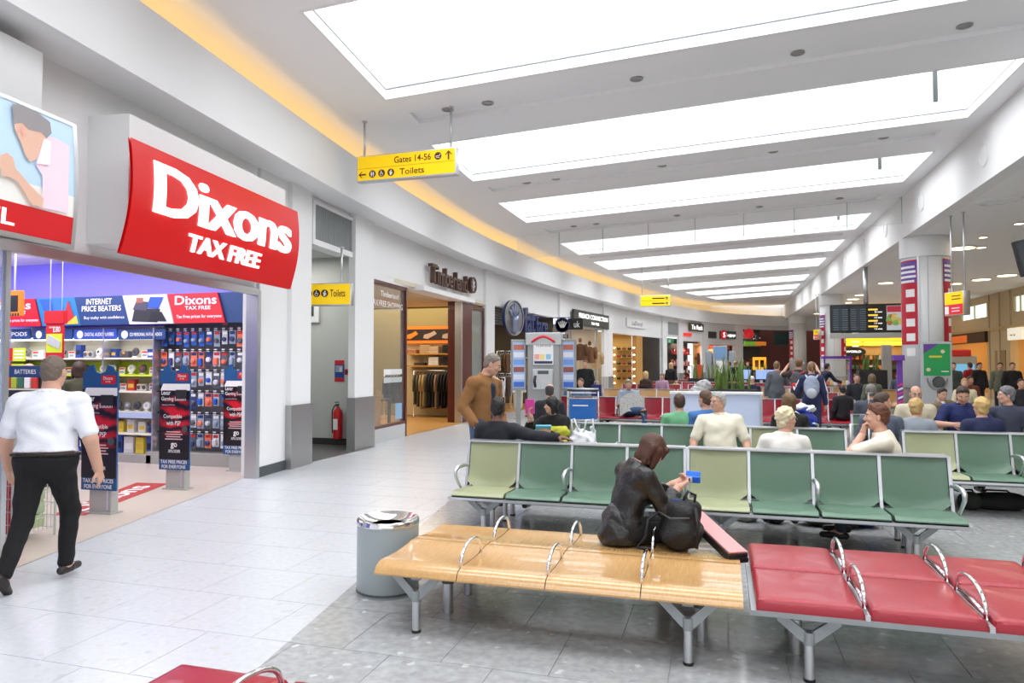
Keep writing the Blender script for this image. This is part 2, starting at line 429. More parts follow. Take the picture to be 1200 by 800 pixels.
for i, (a, b) in enumerate(SKY):
    la, lb = xl(a), xl(b); zt = lambda x: CZ(x) + WELL
    # a white lip round the opening
    mb = MB()
    ring = [(la, a), (XR, a), (XR, b), (lb, b)]; g = 0.03; inner = [(la - g, a - g), (XR + g, a - g), (XR + g, b + g), (lb - g, b + g)]
    for k in range(4):
        p, q = ring[k], ring[(k + 1) % 4]; r, s = inner[(k + 1) % 4], inner[k]
        mb.add([(p[0], p[1], CZ(p[0]) - 0.012), (q[0], q[1], CZ(q[0]) - 0.012), (q[0], q[1], CZ(q[0]) + 0.15), (p[0], p[1], CZ(p[0]) + 0.15),
                (s[0], s[1], CZ(s[0]) + 0.15), (r[0], r[1], CZ(r[0]) + 0.15), (r[0], r[1], CZ(r[0]) - 0.012), (s[0], s[1], CZ(s[0]) - 0.012)],
               [(0, 1, 2, 3), (3, 2, 5, 4), (4, 5, 6, 7), (7, 6, 1, 0)])
    tr = mb.build('skylight_trim', WHITE, ceiling)
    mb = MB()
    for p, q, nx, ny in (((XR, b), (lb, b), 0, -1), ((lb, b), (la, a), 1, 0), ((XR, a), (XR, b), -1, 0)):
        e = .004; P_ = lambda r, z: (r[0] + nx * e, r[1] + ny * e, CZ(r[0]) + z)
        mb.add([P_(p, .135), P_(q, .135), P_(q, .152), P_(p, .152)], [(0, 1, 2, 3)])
    mb.build('painted_gap_shade', mat('shade_grey', (.13, .14, .15), .8), tr)  # recess shade over the lip, put in as a flat grey strip
    mb = MB()
    o2 = 0.05
    L2 = [(la - o2, a - o2), (XR + o2, a - o2), (XR + o2, b + o2), (lb - o2, b + o2)]
    for k in range(4):
        p, q = L2[k], L2[(k + 1) % 4]
        mb.add([(p[0], p[1], CZ(p[0]) + 0.15), (q[0], q[1], CZ(q[0]) + 0.15), (q[0], q[1], zt(q[0])), (p[0], p[1], zt(p[0]))], [(0, 1, 2, 3)])
    mb.build('skylight_well', WELLW, ceiling)
    # wall panels of the well that can be told apart
    if 3 <= i <= 5:
        nw = 7
        for k in range(nw):
            x0 = lb + (XR - lb) * k / nw + 0.012; x1 = lb + (XR - lb) * (k + 1) / nw - 0.012
            for z0, z1 in ((0.19, 0.95), (0.975, 1.72)):
                m2 = MB(); m2.add([(x0, b + 0.045, CZ(x0) + z0), (x1, b + 0.045, CZ(x1) + z0), (x1, b + 0.045, CZ(x1) + z1), (x0, b + 0.045, CZ(x0) + z1),
                                   (x0, b + 0.03, CZ(x0) + z0), (x1, b + 0.03, CZ(x1) + z0), (x1, b + 0.03, CZ(x1) + z1), (x0, b + 0.03, CZ(x0) + z1)],
                                  [(0, 1, 2, 3), (7, 6, 5, 4), (4, 5, 1, 0), (5, 6, 2, 1), (6, 7, 3, 2), (7, 4, 0, 3)])
                m2.build('well_panel', WELLW, ceiling)
    mb = MB(); mb.add([(p[0], p[1], zt(p[0])) for p in L2], [(0, 1, 2, 3)])
    gz = mb.build('skylight_glazing', GLZ, ceiling)

    if 3 <= i <= 6:                     # small dark vent slit low on the far well wall
        MB().box((XR - 0.55, b - 0.01, CZ(XR) + 0.35), (XR - 0.48, b + 0.03, CZ(XR) + 0.95)).build('vent_slot', mat('slot_dark', (0.05, 0.06, 0.06), 0.5), ceiling)
# downlights in the ceiling troughs
DL = mat('downlight_lens', (0.35, 0.35, 0.34), 0.3)
for i in range(2, len(SKY) - 3):
    y0 = SKY[i][1]; y1 = SKY[i + 1][0]; yc = y0 + (y1 - y0) * 0.41
    for x in ((-4.3, -3.6, -1.2, 1.1, 3.2) if i < 6 else (-3.2, 0.5, 3.0)):
        d = MB(); d.lathe([(0.10, 0), (0.10, -0.015), (0.075, -0.018), (0.06, 0.02)], 16)
        o = tag(d.build('downlight', DL), None, 'downlight'); o.location = (x, yc, CZ(x) + 0.066)
        side = 'the yellow cove' if x < -3 else ('the long white beam' if x > 2.5 else ('the middle of the trough' if x > 0 else 'the darker half of the trough'))
        o['label'] = 'small round recessed downlight near %s, %s trough from the front' % (side, ['', '', 'first', 'second', 'third', 'fourth', 'fifth', 'sixth', 'seventh', 'eighth'][i])
        o['group'] = 'recessed downlights in the main ceiling'
        if x == -3.6: o['label'] = o['label'].replace('near', 'second from')

# ------------------------------------------------------------------ left fascia with cove light, soffit and shop header
mb = MB(); strip(mb, 0, FS[-1], 0.0, 0.14, 4.60, 5.38, 0.6)
struct('trim_1', mb, WHITE, 'long curved white fascia band above the shops')
mb = MB(); strip(mb, 0, FS[-1], 0.14, 1.7, 4.62, 4.74, 0.8)
struct('trim_2', mb, WHITE, 'white soffit joining the curved fascia to the shop fronts')
COVE = mat('cove_lamp', (1.0, 0.55, 0.12), 0.5, emit=3.3, ecol=(1.0, 0.65, 0.24))
mb = MB(); strip(mb, 4, FS[-1] - 3, 0.30, 0.42, 5.02, 5.09, 0.8)
tag(mb.build('cove_light', COVE), 'warm yellow cove lighting strip hidden behind the curved fascia', 'cove light')
mb = MB(); strip(mb, 0, FS[-1], 1.25, 1.4, 4.74, 6.2, 0.8)
struct('wall_cove', mb, WHITE, 'upper wall behind the lit cove')

# ------------------------------------------------------------------ long beam and lower ceiling on the right
mb = MB(); mb.box((XB, YN, HL), (XB + 0.3, 61, CZ(XB) + 0.1))
struct('trim_3', mb, WHITE, 'long straight white beam face above the columns')
mb = MB(); mb.box((XB + 0.3, YN, HL), (14.2, 61, HL + 0.2))
struct('ceiling_lower', mb, CEIL, 'lower flat ceiling beyond the columns')
for k, (u, v) in enumerate(((1153, 181), (1080, 236), (1038, 269), (1012, 288), (990, 304))):
    d = ray(u, v); p = EYE + d * (XB / d.x)
    if p.z < HL + .2 or p.z > 6.1: p.z = 5.7
    o = MB().lathe([(0.24, 0), (0.24, 0.02), (0.2, 0.03), (0.185, 0.015), (0.12, 0.015), (0.1, 0.028), (0.001, 0.028)], 24, M=Matrix.Rotation(-PI / 2, 4, 'Y')).build('round_vent', WHITE, None, 40)
    o.location = (XB, p.y, p.z)
    tag(o, 'white round vent on the long beam face, %s from the front' % ['first', 'second', 'third', 'fourth', 'fifth'][k], 'vent', 'round vents along the beam')
DLW = mat('downlight_lit', (1, 0.85, 0.6), 0.5, emit=6.0, ecol=(1, 0.78, 0.48))
spots = [(1127, 290, .36), (1075, 324, .3), (1038, 331, .3), (1118, 332, .3), (1150, 327, .34), (1150, 289, .12), (1152, 277, .1), (1194, 261, .1), (1000, 350, .3), (1008, 345, .25), (993, 354, .25), (958, 367, .25), (1180, 322, .34)]
for k, (u, v, r) in enumerate(spots):
    p = atz(u, v, HL)
    o = MB().lathe([(r * 1.15, 0.01), (r * 1.15, -0.02), (r, -0.03)], 20).build('ceiling_downlight', ALU); o.location = p
    MB().lathe([(r * .96, -0.031), (r * .9, -0.034)], 20).build('lens', DLW, o)
    near = ['beside the two sign poles', 'beyond the information board pole', 'farther than the information board', 'below the sign poles', 'past the tall column', 'small one high by the column', 'smallest one above the sign poles', 'by the black screen corner',
            'far one by the second column', 'behind the board pole', 'farthest of the row by the second column', 'by the small far hanging sign', 'above the clerestory windows'][k]
    tag(o, 'warm glowing round downlight in the lower ceiling, %s' % near, 'downlight', 'lower ceiling downlights')
p = atz(1170, 235, HL)
o = MB().lathe([(0.42, 0), (0.42, -0.03), (0.34, -0.05), (0.33, -0.01), (0.24, -0.01), (0.22, -0.05), (0.12, -0.05), (0.10, -0.01), (0.001, -0.01)], 32).build('ceiling_diffuser', WHITE, None, 40); o.location = p
tag(o, 'round ringed air diffuser in the lower ceiling', 'air vent')
for k, (x, yy) in enumerate(((8.6, 12), (8.6, 22), (8.6, 33), (8.6, 45), (8.6, 2))):
    area('lower_ceiling_lamp', (x, yy, HL - 0.08), 4.0, 5.0, 85, (1.0, 0.88, 0.72))

# right hand far wall
TAN = mat('tan_wall', (0.56, 0.44, 0.27), 0.7)
mb = MB(); mb.box((13.0, -11, 3.35), (13.3, 61, 4.05)); mb.box((13.0, -11, 4.75), (13.3, 61, HL))
for y0, y1 in ((-11, 24), (27.5, 30), (34.2, 36.4), (37.6, 41.0), (45.0, 47.2), (49.4, 52.5), (56, 61)): mb.box((13.0, y0, 4.05), (13.3, y1, 4.75))
struct('wall_right', mb, TAN, 'tan upper wall over the far shops, with small clerestory windows')
SKYWIN = mat('clerestory_pane', (0.6, 0.85, 0.8), 0.3, emit=1.3, ecol=(0.72, 0.95, 0.90))
for k, (y0, y1) in enumerate(((24, 27.5), (30, 34.2), (36.4, 37.6), (41.0, 45.0), (47.2, 49.4), (52.5, 56))):
    o = tag(MB().box((13.12, y0, 4.05), (13.2, y1, 4.75)).build('window_%d' % (k + 1), SKYWIN), 'greenish daylight clerestory window high in the tan wall', None, None, 'structure')
    f = MB()
    for yy in (y0, (y0 + y1) / 2, y1): f.box((13.05, yy - .04, 4.05), (13.12, yy + .04, 4.75))
    f.build('window_frame', TAN, o)
# smoke curtain: glass panes hung from the ceiling between the skylights
bf = thing('glass_smoke_curtain', 'row of clear glass panes hanging from the ceiling across the concourse', 'glass screen', (0, 21.4, 0))
n = 8; xa, xb_ = -6.2, XB - 0.02
EDGE = mat('glass_edge', (0.42, 0.55, 0.52), 0.2)
for k in range(n):
    x0 = xa + (xb_ - xa) * k / n; x1 = xa + (xb_ - xa) * (k + 1) / n
    m2 = MB(); m2.add([(x0, -.006, CZ(x0) - 0.75), (x1 - .02, -.006, CZ(x1) - 0.75), (x1 - .02, -.006, CZ(x1)), (x0, -.006, CZ(x0)), (x0, .006, CZ(x0) - 0.75), (x1 - .02, .006, CZ(x1) - 0.75), (x1 - .02, .006, CZ(x1)), (x0, .006, CZ(x0))],
                      [(0, 1, 2, 3), (7, 6, 5, 4), (0, 4, 5, 1), (1, 5, 6, 2), (3, 2, 6, 7), (4, 0, 3, 7)])
    pn = m2.build('pane', GLASS, bf)
    MB().box((x1 - .02, -.008, CZ(x1) - 0.75), (x1, .008, CZ(x1))).build('joint', EDGE, pn)

# ------------------------------------------------------------------ columns
COLW = mat('column_enamel', (0.80, 0.81, 0.82), 0.35)
REDP = cm(190, 26, 52, 0.5); PURP = cm(108, 70, 160, 0.5)
def arc_panel(mb, r, a0, a1, z0, z1, n=8, t=0.012):
    def fn(i, j): a = a0 + (a1 - a0) * i; return (r * math.cos(a), r * math.sin(a), z0 + (z1 - z0) * j)
    mb.grid(fn, n, 1)
    def fn2(i, j): a = a0 + (a1 - a0) * i; rr = r - t * j; return (rr * math.cos(a), rr * math.sin(a), z1)
    mb.grid(fn2, n, 1); return mb
def column(y, label, posters):
    x = 5.42; r = 0.585
    t = thing('column', label, 'column', (x, y, 0), 0, 'round white columns along the beam'); t['kind'] = 'structure'
    toc = math.atan2(-y, -x)             # direction to the viewer
    MB().lathe([(r, 1.02), (r, 4.58)], 40).build('shaft', COLW, t, True)
    MB().lathe([(r + .03, 4.58), (r + .03, 5.125), (r, 5.13)], 40).build('capital', COLW, t, 30)
    MB().lathe([(r + .012, 0), (r + .012, 1.0), (r, 1.0)], 40).build('cladding', STEEL, t, 30)
    for k in range(4):
        a = toc + 0.12 + k * PI / 2
        MB().cbox((0, 0, 0), (0.008, 0.012, 4.1)).build('seam', mat('seam_grey', (0.35, 0.36, 0.37), 0.6), t).matrix_local = Matrix.Translation((math.cos(a) * (r + .028 if 0 else r), math.sin(a) * r, 3.07)) @ Matrix.Rotation(a, 4, 'Z')
    for (a0, a1, z0, z1, blocks) in posters:
        p = arc_panel(MB(), r + .018, toc + a0, toc + a1, z0, z1).build('poster', REDP, t, True)
        top = arc_panel(MB(), r + .022, toc + a0 + .02, toc + a1 - .02, z1 - .62, z1 - .04).build('poster_heading', PURP, p, True)
        arc_panel(MB(), r + .02, toc + a1 - .0, toc + a1 + .09, z0 - .1, z1 + .08).build('poster_edge', ALU, p, True)
        for k in range(blocks):
            zz = z1 - .80 - k * .40
            arc_panel(MB(), r + .022, toc + a0 + (a1 - a0) * .42, toc + a1 - .12, zz - .21, zz).build('logo_square', INK, p, True)
        for k in range(4):
            zz = z1 - .16 - k * .13
            arc_panel(MB(), r + .026, toc + a0 + .06, toc + a1 - (.1, .06, .05, .12)[k], zz - .065, zz).build('text_line', INK, p, True)
    return t
c1 = column(21.7, 'tall white column with red poster strips and a green notice', [(-1.25, -0.30, 2.2, 4.50, 5), (0.78, 1.45, 2.2, 4.50, 5)])
column(38.4, 'second white column standing behind the information board', [(-1.4, -0.6, 2.0, 4.1, 5), (0.7, 1.4, 2.0, 4.1, 4)])
column(55.1, 'far white column at the end of the beam', [(-1.3, -.5, 2.0, 4.1, 4)])
# green notice board with dispenser, strapped to the first column
toc = math.atan2(-21.7, -5.42)
px = Vector((5.42 + math.cos(toc + .32) * .71, 21.7 + math.sin(toc + .32) * .71, 0))
xd = (-math.sin(toc + .25) * -1, math.cos(toc + .25) * -1)
xd = (math.cos(toc + .25 + PI / 2), math.sin(toc + .25 + PI / 2))
nb = thing('notice_stand', 'grey notice stand with green poster and round scoop fixed to the column', 'notice board', px, 0)
Mf = frame((0, 0, 0), xd)
MB().rbox((-.36, 0.02, -.08), (.36, 2.26, .06), .02, Mf).build('body', mat('grey_enamel', (0.52, 0.55, 0.57), 0.4), nb)
g = MB().box((-.31, 1.36, .06), (.31, 2.2, .066), Mf).build('poster', cm(40, 165, 90, .4), nb)
MB().add([(-.31, 2.2, .068), (-.31, 1.95, .068), (.05, 2.2, .068)], [(0, 1, 2)], Mf).build('purple_corner', PURP, g)
MB().box((-.18, 1.84, .068), (.12, 1.89, .07), Mf).build('yellow_line', cm(220, 215, 60, .5), g)
for cx, cy in ((.14, 2.0), (-.2, 1.52)): MB().lathe([(.05, 0), (.05, .004), (.03, .005)], 14, M=Mf @ Matrix.Translation((cx, cy, .066))).build('emblem', cm(235, 215, 180, .5), g)
MB().box((.1, 1.46, .068), (.27, 1.49, .07), Mf).build('white_line', INK, g)
MB().grid(lambda i, j: (math.cos(PI + PI * i) * .25 * (1 - .12 * j), 1.3 + math.sin(PI + PI * i) * .34 * (1 - .3 * j), .06 + .05 * math.sin(j * PI / 2)), 16, 4, Mf).build('scoop', STEEL, nb, True)
MB().lathe([(.15, 0), (.13, -.0), (.06, -.05)], 16, M=Mf @ Matrix.Translation((0.02, 1.2, .112))).build('scoop_bowl', DKGREY, nb, True)

# ------------------------------------------------------------------ shop front: pilasters, headers, openings
U = {}
for nm, u in dict(jamb=303, pan=338, A0=338, A1=361, B0=413, B1=435, w1=477, o1=540, o2=552, C0=568, C1=578, D0=655, D1=661, E0=707, E1=717, ac1=746, ac2=753, bk0=756, F0=776, F1=781, G0=795, G1=800, H0=822, H1=830, L1=862, L2=871, K1=905).items(): U[nm] = su(u)
wall = MB()
strip(wall, 0, U['jamb'], 0.60, 0.85, 2.78, 4.62)                     # header over the electronics shop
strip(wall, 0, sy(1.2), 0.60, 0.85, 0.0, 2.78)
strip(wall, U['jamb'] + .06, U['A0'], 0.58, 0.85, 0.0, 4.62)
strip(wall, U['A1'], U['B0'], 0.62, 0.9, 3.78, 4.62)
strip(wall, U['B1'], U['C0'], 0.60, 0.85, 3.46, 4.62)
strip(wall, U['C1'], U['D0'], 0.60, 0.85, 3.55, 4.62)
strip(wall, U['D1'], U['E0'], 0.60, 0.85, 3.30, 4.62)
strip(wall, U['E1'], U['F0'], 0.60, 0.85, 3.25, 4.62)
strip(wall, U['F1'], U['G0'], 0.60, 0.85, 3.40, 4.62)
strip(wall, U['G1'], U['H0'], 0.60, 0.85, 3.20, 4.62)
strip(wall, U['H1'], U['L1'], 0.60, 0.85, 3.05, 4.62)
strip(wall, U['L1'], U['L2'], 0.55, 0.85, 0.0, 4.62)
strip(wall, U['L2'], su(1000), 0.60, 0.85, 4.3, 4.62)
wall_left = struct('wall_left', wall, WHITE, 'white shop front wall above and between the shop openings')
for k, (a, b) in enumerate((('A0', 'A1'), ('B0', 'B1'), ('C0', 'C1'), ('D0', 'D1'), ('E0', 'E1'), ('F0', 'F1'), ('G0', 'G1'), ('H0', 'H1'))):
    s0, s1 = U[a], U[b]; s1 = max(s1, s0 + .25)
    p = MB(); strip(p, s0, s1, 0.50, 0.64, 0.0, 4.62); p = p.build('trim_%d' % (k + 4), WHITE)
    tag(p, 'white pilaster with steel foot, %s along the shop front' % ['first', 'second', 'third', 'fourth', 'fifth', 'sixth', 'seventh', 'eighth'][k], None, None, 'structure')
    strip(q := MB(), s0 - .03, s1 + .03, 0.475, 0.65, 0.0, 1.02); q.build('steel_cladding', STEEL, p)
# a thin picture rail line and panel joints over the openings
for a, b, z in (('B1', 'C0', 3.46), ('C1', 'D0', 3.55), ('E1', 'F0', 3.25)):
    strip(q := MB(), U[a], U[b], 0.565, 0.6, z, z + 0.13); q.build('header_rail', WHITE, wall_left)
strip(q := MB(), sy(1.2), U['jamb'] + .02, 0.56, 0.62, 2.70, 2.80); q.build('door_header', ALU, wall_left)
strip(q := MB(), U['jamb'] - .02, U['jamb'] + .07, 0.56, 0.75, 0.0, 2.78); q.build('door_jamb', ALU, wall_left)
strip(q := MB(), U['jamb'] + .08, U['A0'], 0.565, 0.58, 0.0, 0.15); q.build('baseboard_strip', mat('skirting_grey', (0.07, 0.085, 0.09), .5), wall_left)
# grille above the toilet passage
gr = thing('vent_grille', 'grey ribbed ventilation grille above the toilets passage', 'grille', (0, 0, 0))
s0, s1 = su(366, .6), su(423, .6); strip(q := MB(), s0, s1, .605, .62, 3.86, 4.48); q.build('backing', DKGREY, gr)
nsl = 34
for k in range(nsl):
    s = s0 + (s1 - s0) * (k + .2) / nsl; strip(q := MB(), s, s + (s1 - s0) / nsl * .62, .585, .605, 3.86, 4.48); q.build('slat', mat('grille_grey', (0.30, 0.32, 0.32), .5), gr)
for z0, z1 in ((3.76, 3.86), (4.48, 4.54)):
    strip(q := MB(), s0 - .06, s1 + .06, .56, .62, z0, z1); q.build('frame', WHITE, gr)
for sa in (s0 - .08, s1): strip(q := MB(), sa, sa + .08, .56, .62, 3.76, 4.54); q.build('frame', WHITE, gr)

# ------------------------------------------------------------------ interiors: partitions, floors, ceilings
def room(nm, sa, sb, depth, zc, wallm, floorm, ceilm, back=True, pa=True, pb=True, label=''):
    a = fpt(sa, .72)[0]; b = fpt(sb, .72)[0]; ix = min(a.x, b.x) - depth
    t = MB(); t.add([(a.x, a.y, .004), (b.x, b.y, .004), (ix, b.y, .004), (ix, a.y, .004)], [(0, 1, 2, 3)]); struct('floor_' + nm, t, floorm, label + ' floor')
    t = MB(); t.add([(a.x, a.y, zc), (b.x, b.y, zc), (ix, b.y, zc), (ix, a.y, zc)], [(3, 2, 1, 0)]); struct('ceiling_' + nm, t, ceilm, label + ' ceiling')
    t = MB()
    if pb: t.add([(b.x - .1, b.y, 0), (ix, b.y, 0), (ix, b.y, zc), (b.x - .1, b.y, zc)], [(0, 1, 2, 3)])
    if pa: t.add([(a.x - .1, a.y, 0), (ix, a.y, 0), (ix, a.y, zc), (a.x - .1, a.y, zc)], [(3, 2, 1, 0)])
    if back: t.add([(ix, a.y, 0), (ix, b.y, 0), (ix, b.y, zc), (ix, a.y, zc)], [(3, 2, 1, 0)])
    struct('wall_' + nm, t, wallm, label + ' walls')
    return a, b, ix
LAV = mat('lavender_lit_wall', (0.28, 0.25, 0.80), 0.6)  # violet light of the shop put into the wall paint
PINKF = mat('shop_pink_floor', (0.60, 0.51, 0.44), 0.3, noise=(6, .3, (0.64, 0.56, 0.50)))
CREAM = mat('cream_shelf', (0.74, 0.70, 0.58), 0.6)
# electronics shop
YB = 10.05
t = MB(); t.add([(-5.35, 1.2, .004), (-5.55, 4.2, .004), (-5.73, 4.87, .004), (-6.88, 9.3, .004), (-6.9, YB, .004), (-14.3, YB, .004), (-14.3, 1.2, .004)], [tuple(range(7))]); struct('floor_shop', t, PINKF, 'pinkish stone floor of the electronics shop')
t = MB(); t.prism([(-14.3, 1.2), (-6.0, 1.2), (-7.05, YB), (-14.3, YB)], 3.55, 3.6); struct('ceiling_shop', t, WHITE, 'ceiling of the electronics shop')
t = MB(); t.box((-14.3, YB, 0), (-7.12, YB + .1, 3.6)); t.box((-14.4, 1.2, 0), (-14.3, YB, 3.6)); t.box((-14.3, 1.1, 0), (-5.6, 1.2, 3.6)); struct('wall_shop', t, LAV, 'lavender lit walls of the electronics shop')
area('shop_lamp', (-10.2, 7.2, 3.45), 6.5, 4.0, 260, (0.98, 0.97, 1.0))
area('shop_wash_lamp', (-10.4, 9.0, 3.5), 6.0, 0.5, 60, (0.55, 0.5, 1.0), (math.radians(35), 0, 0))
strip(t := MB(), sy(3.0), sy(9.4), 1.4, 1.75, 3.32, 3.42); tag(t.build('light_trough', mat('trough_cream', (.9, .85, .75), .5, emit=.8)), 'pale light trough crossing the violet wall above the shop', 'light')

# toilets passage
pa = fpt(U['A1'], .72)[0]; pb = fpt(U['B0'], .72)[0]
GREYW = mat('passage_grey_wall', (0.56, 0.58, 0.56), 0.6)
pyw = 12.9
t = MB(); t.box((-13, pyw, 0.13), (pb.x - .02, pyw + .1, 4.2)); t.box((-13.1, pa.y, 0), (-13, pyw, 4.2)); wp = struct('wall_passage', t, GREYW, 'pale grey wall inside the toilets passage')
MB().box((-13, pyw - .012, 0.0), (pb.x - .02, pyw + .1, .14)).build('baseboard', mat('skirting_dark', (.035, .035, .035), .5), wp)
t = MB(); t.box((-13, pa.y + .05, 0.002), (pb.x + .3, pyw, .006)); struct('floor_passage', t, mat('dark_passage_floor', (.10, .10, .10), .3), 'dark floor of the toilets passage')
t = MB(); t.box((-13, pa.y, 3.9), (pb.x - .1, pyw, 4.0)); struct('ceiling_passage', t, GREYW, 'ceiling of the toilets passage')
t = MB(); t.box((-13, pa.y - .1, 0), (pa.x - .1, pa.y, 4.0)); struct('wall_passage_near', t, GREYW, 'near wall of the toilets passage')
area('passage_lamp', (-9.0, 11.9, 3.85), 2.5, 1.0, 45, (1, .97, .92))
v1 = thing('passage_vent', 'white framed dark vent high on the passage wall', 'vent', (-8.3, pyw, 0))
MB().box((-.75, -.05, 2.55), (.25, 0, 3.0)).build('frame', WHITE, v1)
for k in range(6): MB().box((-.68 + k * .14, -.06, 2.68), (-.57 + k * .14, -.05, 2.98)).build('slat', DKGREY, v1)
# fire point sign, alarm and extinguisher on the passage wall
fs_ = aty(398, 434, pyw); bs = thing('fire_notice', 'blue and red fire action notice on the passage wall', 'sign', (fs_.x, pyw, 0)); Mf = frame((0, -.004, 0), (1, 0))
z1 = zat(398, 422, fs_.x, pyw); z0 = zat(398, 447, fs_.x, pyw)
MB().box((-.11, z0, 0), (.11, z1, .006), Mf).build('panel', cm(24, 70, 140, .5), bs)
MB().box((-.11, z1 - .09, .006), (.11, z1, .008), Mf).build('red_heading', cm(200, 30, 45, .5), bs); MB().box((-.11, z0, .006), (.11, z0 + .08, .008), Mf).build('red_footer', cm(200, 30, 45, .5), bs)
MB().box((.0, z0 + .2, .006), (.06, z0 + .3, .008), Mf).build('white_mark', INK, bs)
for k in range(4): MB().box((-.09, z1 - .13 - k * .035, .006), (.08, z1 - .118 - k * .035, .008), Mf).build('text_line', INK, bs)
al = thing('alarm_call_point', 'small red square fire alarm call point beside the notice', 'alarm', (fs_.x + .2, pyw, (z0 + z1) / 2 - .02))
MB().rbox((-.06, -.045, -.06), (.06, -.004, .06), .008).build('body', cm(190, 25, 35, .4), al); MB().box((-.035, -.047, -.03), (.035, -.044, .03)).build('window', BLACK, al)
fe = aty(400, 497, pyw); ex = thing('fire_extinguisher', 'red fire extinguisher hung on the passage wall', 'fire extinguisher', (fe.x, pyw - .14, 0))
REX = cm(205, 22, 32, .3)
e0 = .14
MB().lathe([(.07, e0), (.095, e0 + .02), (.095, e0 + .52), (.08, e0 + .58), (.035, e0 + .63), (.03, e0 + .66)], 24).build('cylinder', REX, ex, 40)
MB().box((-.05, -.102, e0 + .2), (.05, -.094, e0 + .42)).build('label_patch', INK, ex)
MB().lathe([(.022, e0 + .66), (.022, e0 + .71)], 12).build('valve', DKGREY, ex)
MB().box((-.01, -.1, e0 + .70), (.01, .05, e0 + .72)).box((-.01, -.11, e0 + .75), (.01, .03, e0 + .765)).build('handle', BLACK, ex)
MB().tube([(0, 0, e0 + .68), (-.08, 0, e0 + .68), (-.13, 0, e0 + .58), (-.13, 0, e0 + .3), (-.11, -.02, e0 + .12)], .012, 8).build('hose', BLACK, ex, True)
MB().box((-.03, .09, e0 + .2), (.03, .115, e0 + .6)).build('bracket', STEEL, ex)

# ------------------------------------------------------------------ hanging signs
def pict(kind, cx, cy, r, M, parent):
    d = MB().lathe([(r, 0), (r, .003), (r * .98, .004)], 20, M=M @ Matrix.Translation((cx, cy, .0))).build('pictogram', SIGNBROWN, parent)
    w_ = MB(); z = .005; W = lambda x0, y0, x1, y1: w_.add([(cx + x0 * r, cy + y0 * r, z), (cx + x1 * r, cy + y0 * r, z), (cx + x1 * r, cy + y1 * r, z), (cx + x0 * r, cy + y1 * r, z)], [(0, 1, 2, 3)], M)
    def disc(x, y, q): w_.add([(cx + x * r + math.cos(k * PI / 5) * q * r, cy + y * r + math.sin(k * PI / 5) * q * r, z) for k in range(10)], [tuple(range(10))], M)
    if kind == 'wc':
        for s in (-.3, .3): disc(s, .5, .16); W(s - .22, -.2, s + .22, .3); W(s - .15, -.7, s - .02, -.2); W(s + .02, -.7, s + .15, -.2)
    elif kind == 'chair':
        disc(-.1, .55, .15); W(-.2, -.15, 0, .4); W(-.1, -.1, .4, .05); W(.3, -.5, .42, 0)
        for k in range(9): a = 2.0 + k * .5; disc(-.05 + .42 * math.cos(a), -.25 + .42 * math.sin(a), .09)
    elif kind == 'baby':
        disc(.1, .5, .2); W(-.3, -.7, .25, .25); disc(-.25, .1, .18); W(.2, -.4, .45, .1)
    else:
        w_.add([(cx + x * r, cy + y * r, z) for x, y in ((-.7, .05), (.3, .1), (.7, .45), (.75, .3), (.2, -.1), (-.6, -.15))], [tuple(range(6))], M); W(-.5, -.5, .5, -.36)
    w_.build('pictogram_figure', INK, d)
def arrow(cx, cy, L, ang, M, parent):
    R = M @ Matrix.Translation((cx, cy, .002)) @ Matrix.Rotation(ang, 4, 'Z'); t_ = L * .09
    MB().add([(-L / 2, -t_, 0), (L * .42, -t_, 0), (L * .42, t_, 0), (-L / 2, t_, 0)], [(0, 1, 2, 3)], R).add([(L / 2, 0, 0), (L * .1, L * .38, 0), (-.02 * L, L * .38, 0), (L * .3, 0, 0)], [(0, 1, 2, 3)], R).add([(L / 2, 0, 0), (L * .3, 0, 0), (-.02 * L, -L * .38, 0), (L * .1, -L * .38, 0)], [(0, 1, 2, 3)], R).build('arrow', SIGNBROWN, parent)
def hang_sign(name, label, p0, p1, z0, z1, th, poles, zc, tilt=0):
    c = (Vector(p0) + Vector(p1)) / 2; d = (Vector(p1) - Vector(p0)); wdt = d.length
    t_ = thing(name, label, 'sign', (c.x, c.y, 0)); M = frame((0, 0, 0), (d.x, d.y)); h = wdt / 2
    MB().rbox((-h, z0, -th), (h, z1, 0), .015, M).build('frame', ALU, t_, 40)
    pn = MB().box((-h + .025, z0 + .025, 0), (h - .025, z1 - .02, .004), M).build('panel', YELLOW, t_)
    for q in poles:
        x = -h + q * wdt; pp = M @ Vector((x, 0, -th / 2)); top = zc(c.x + pp.x) if callable(zc) else zc
        MB().tube([(pp.x, pp.y, z1 - .01), (pp.x, pp.y, top)], .018, 10).build('pole', ALU, t_, True)
        MB().lathe([(.045, top), (.045, top - .02)], 12, (pp.x, pp.y, 0)).build('ceiling_plate', ALU, t_)
    return t_, pn, M @ Matrix.Translation((0, 0, .006)), h
sg, pn, M, h = hang_sign('hanging_sign', 'yellow hanging sign reading Gates 14-56 and Toilets', (-5.83, 10.42), (-4.02, 10.38), 4.72, 5.16, .14, (.06, .93), CZ)
text('Gates 14-56', (-.20, 4.985, .46, 5.095), M, SIGNBROWN, pn, bold=.012); pict('plane', .585, 5.035, .062, M, pn); arrow(.77, 5.035, .15, PI / 2, M, pn)
MB().box((-h + .03, 4.935, 0), (h - .03, 4.939, .001), M).build('divider', SIGNBROWN, pn)
text('Toilets', (-.10, 4.785, .34, 4.89), M, SIGNBROWN, pn, bold=.012); arrow(-.79, 4.84, .14, PI, M, pn)
for k, kd in enumerate(('wc', 'chair', 'baby')): pict(kd, -.60 + k * .17, 4.84, .062, M, pn)
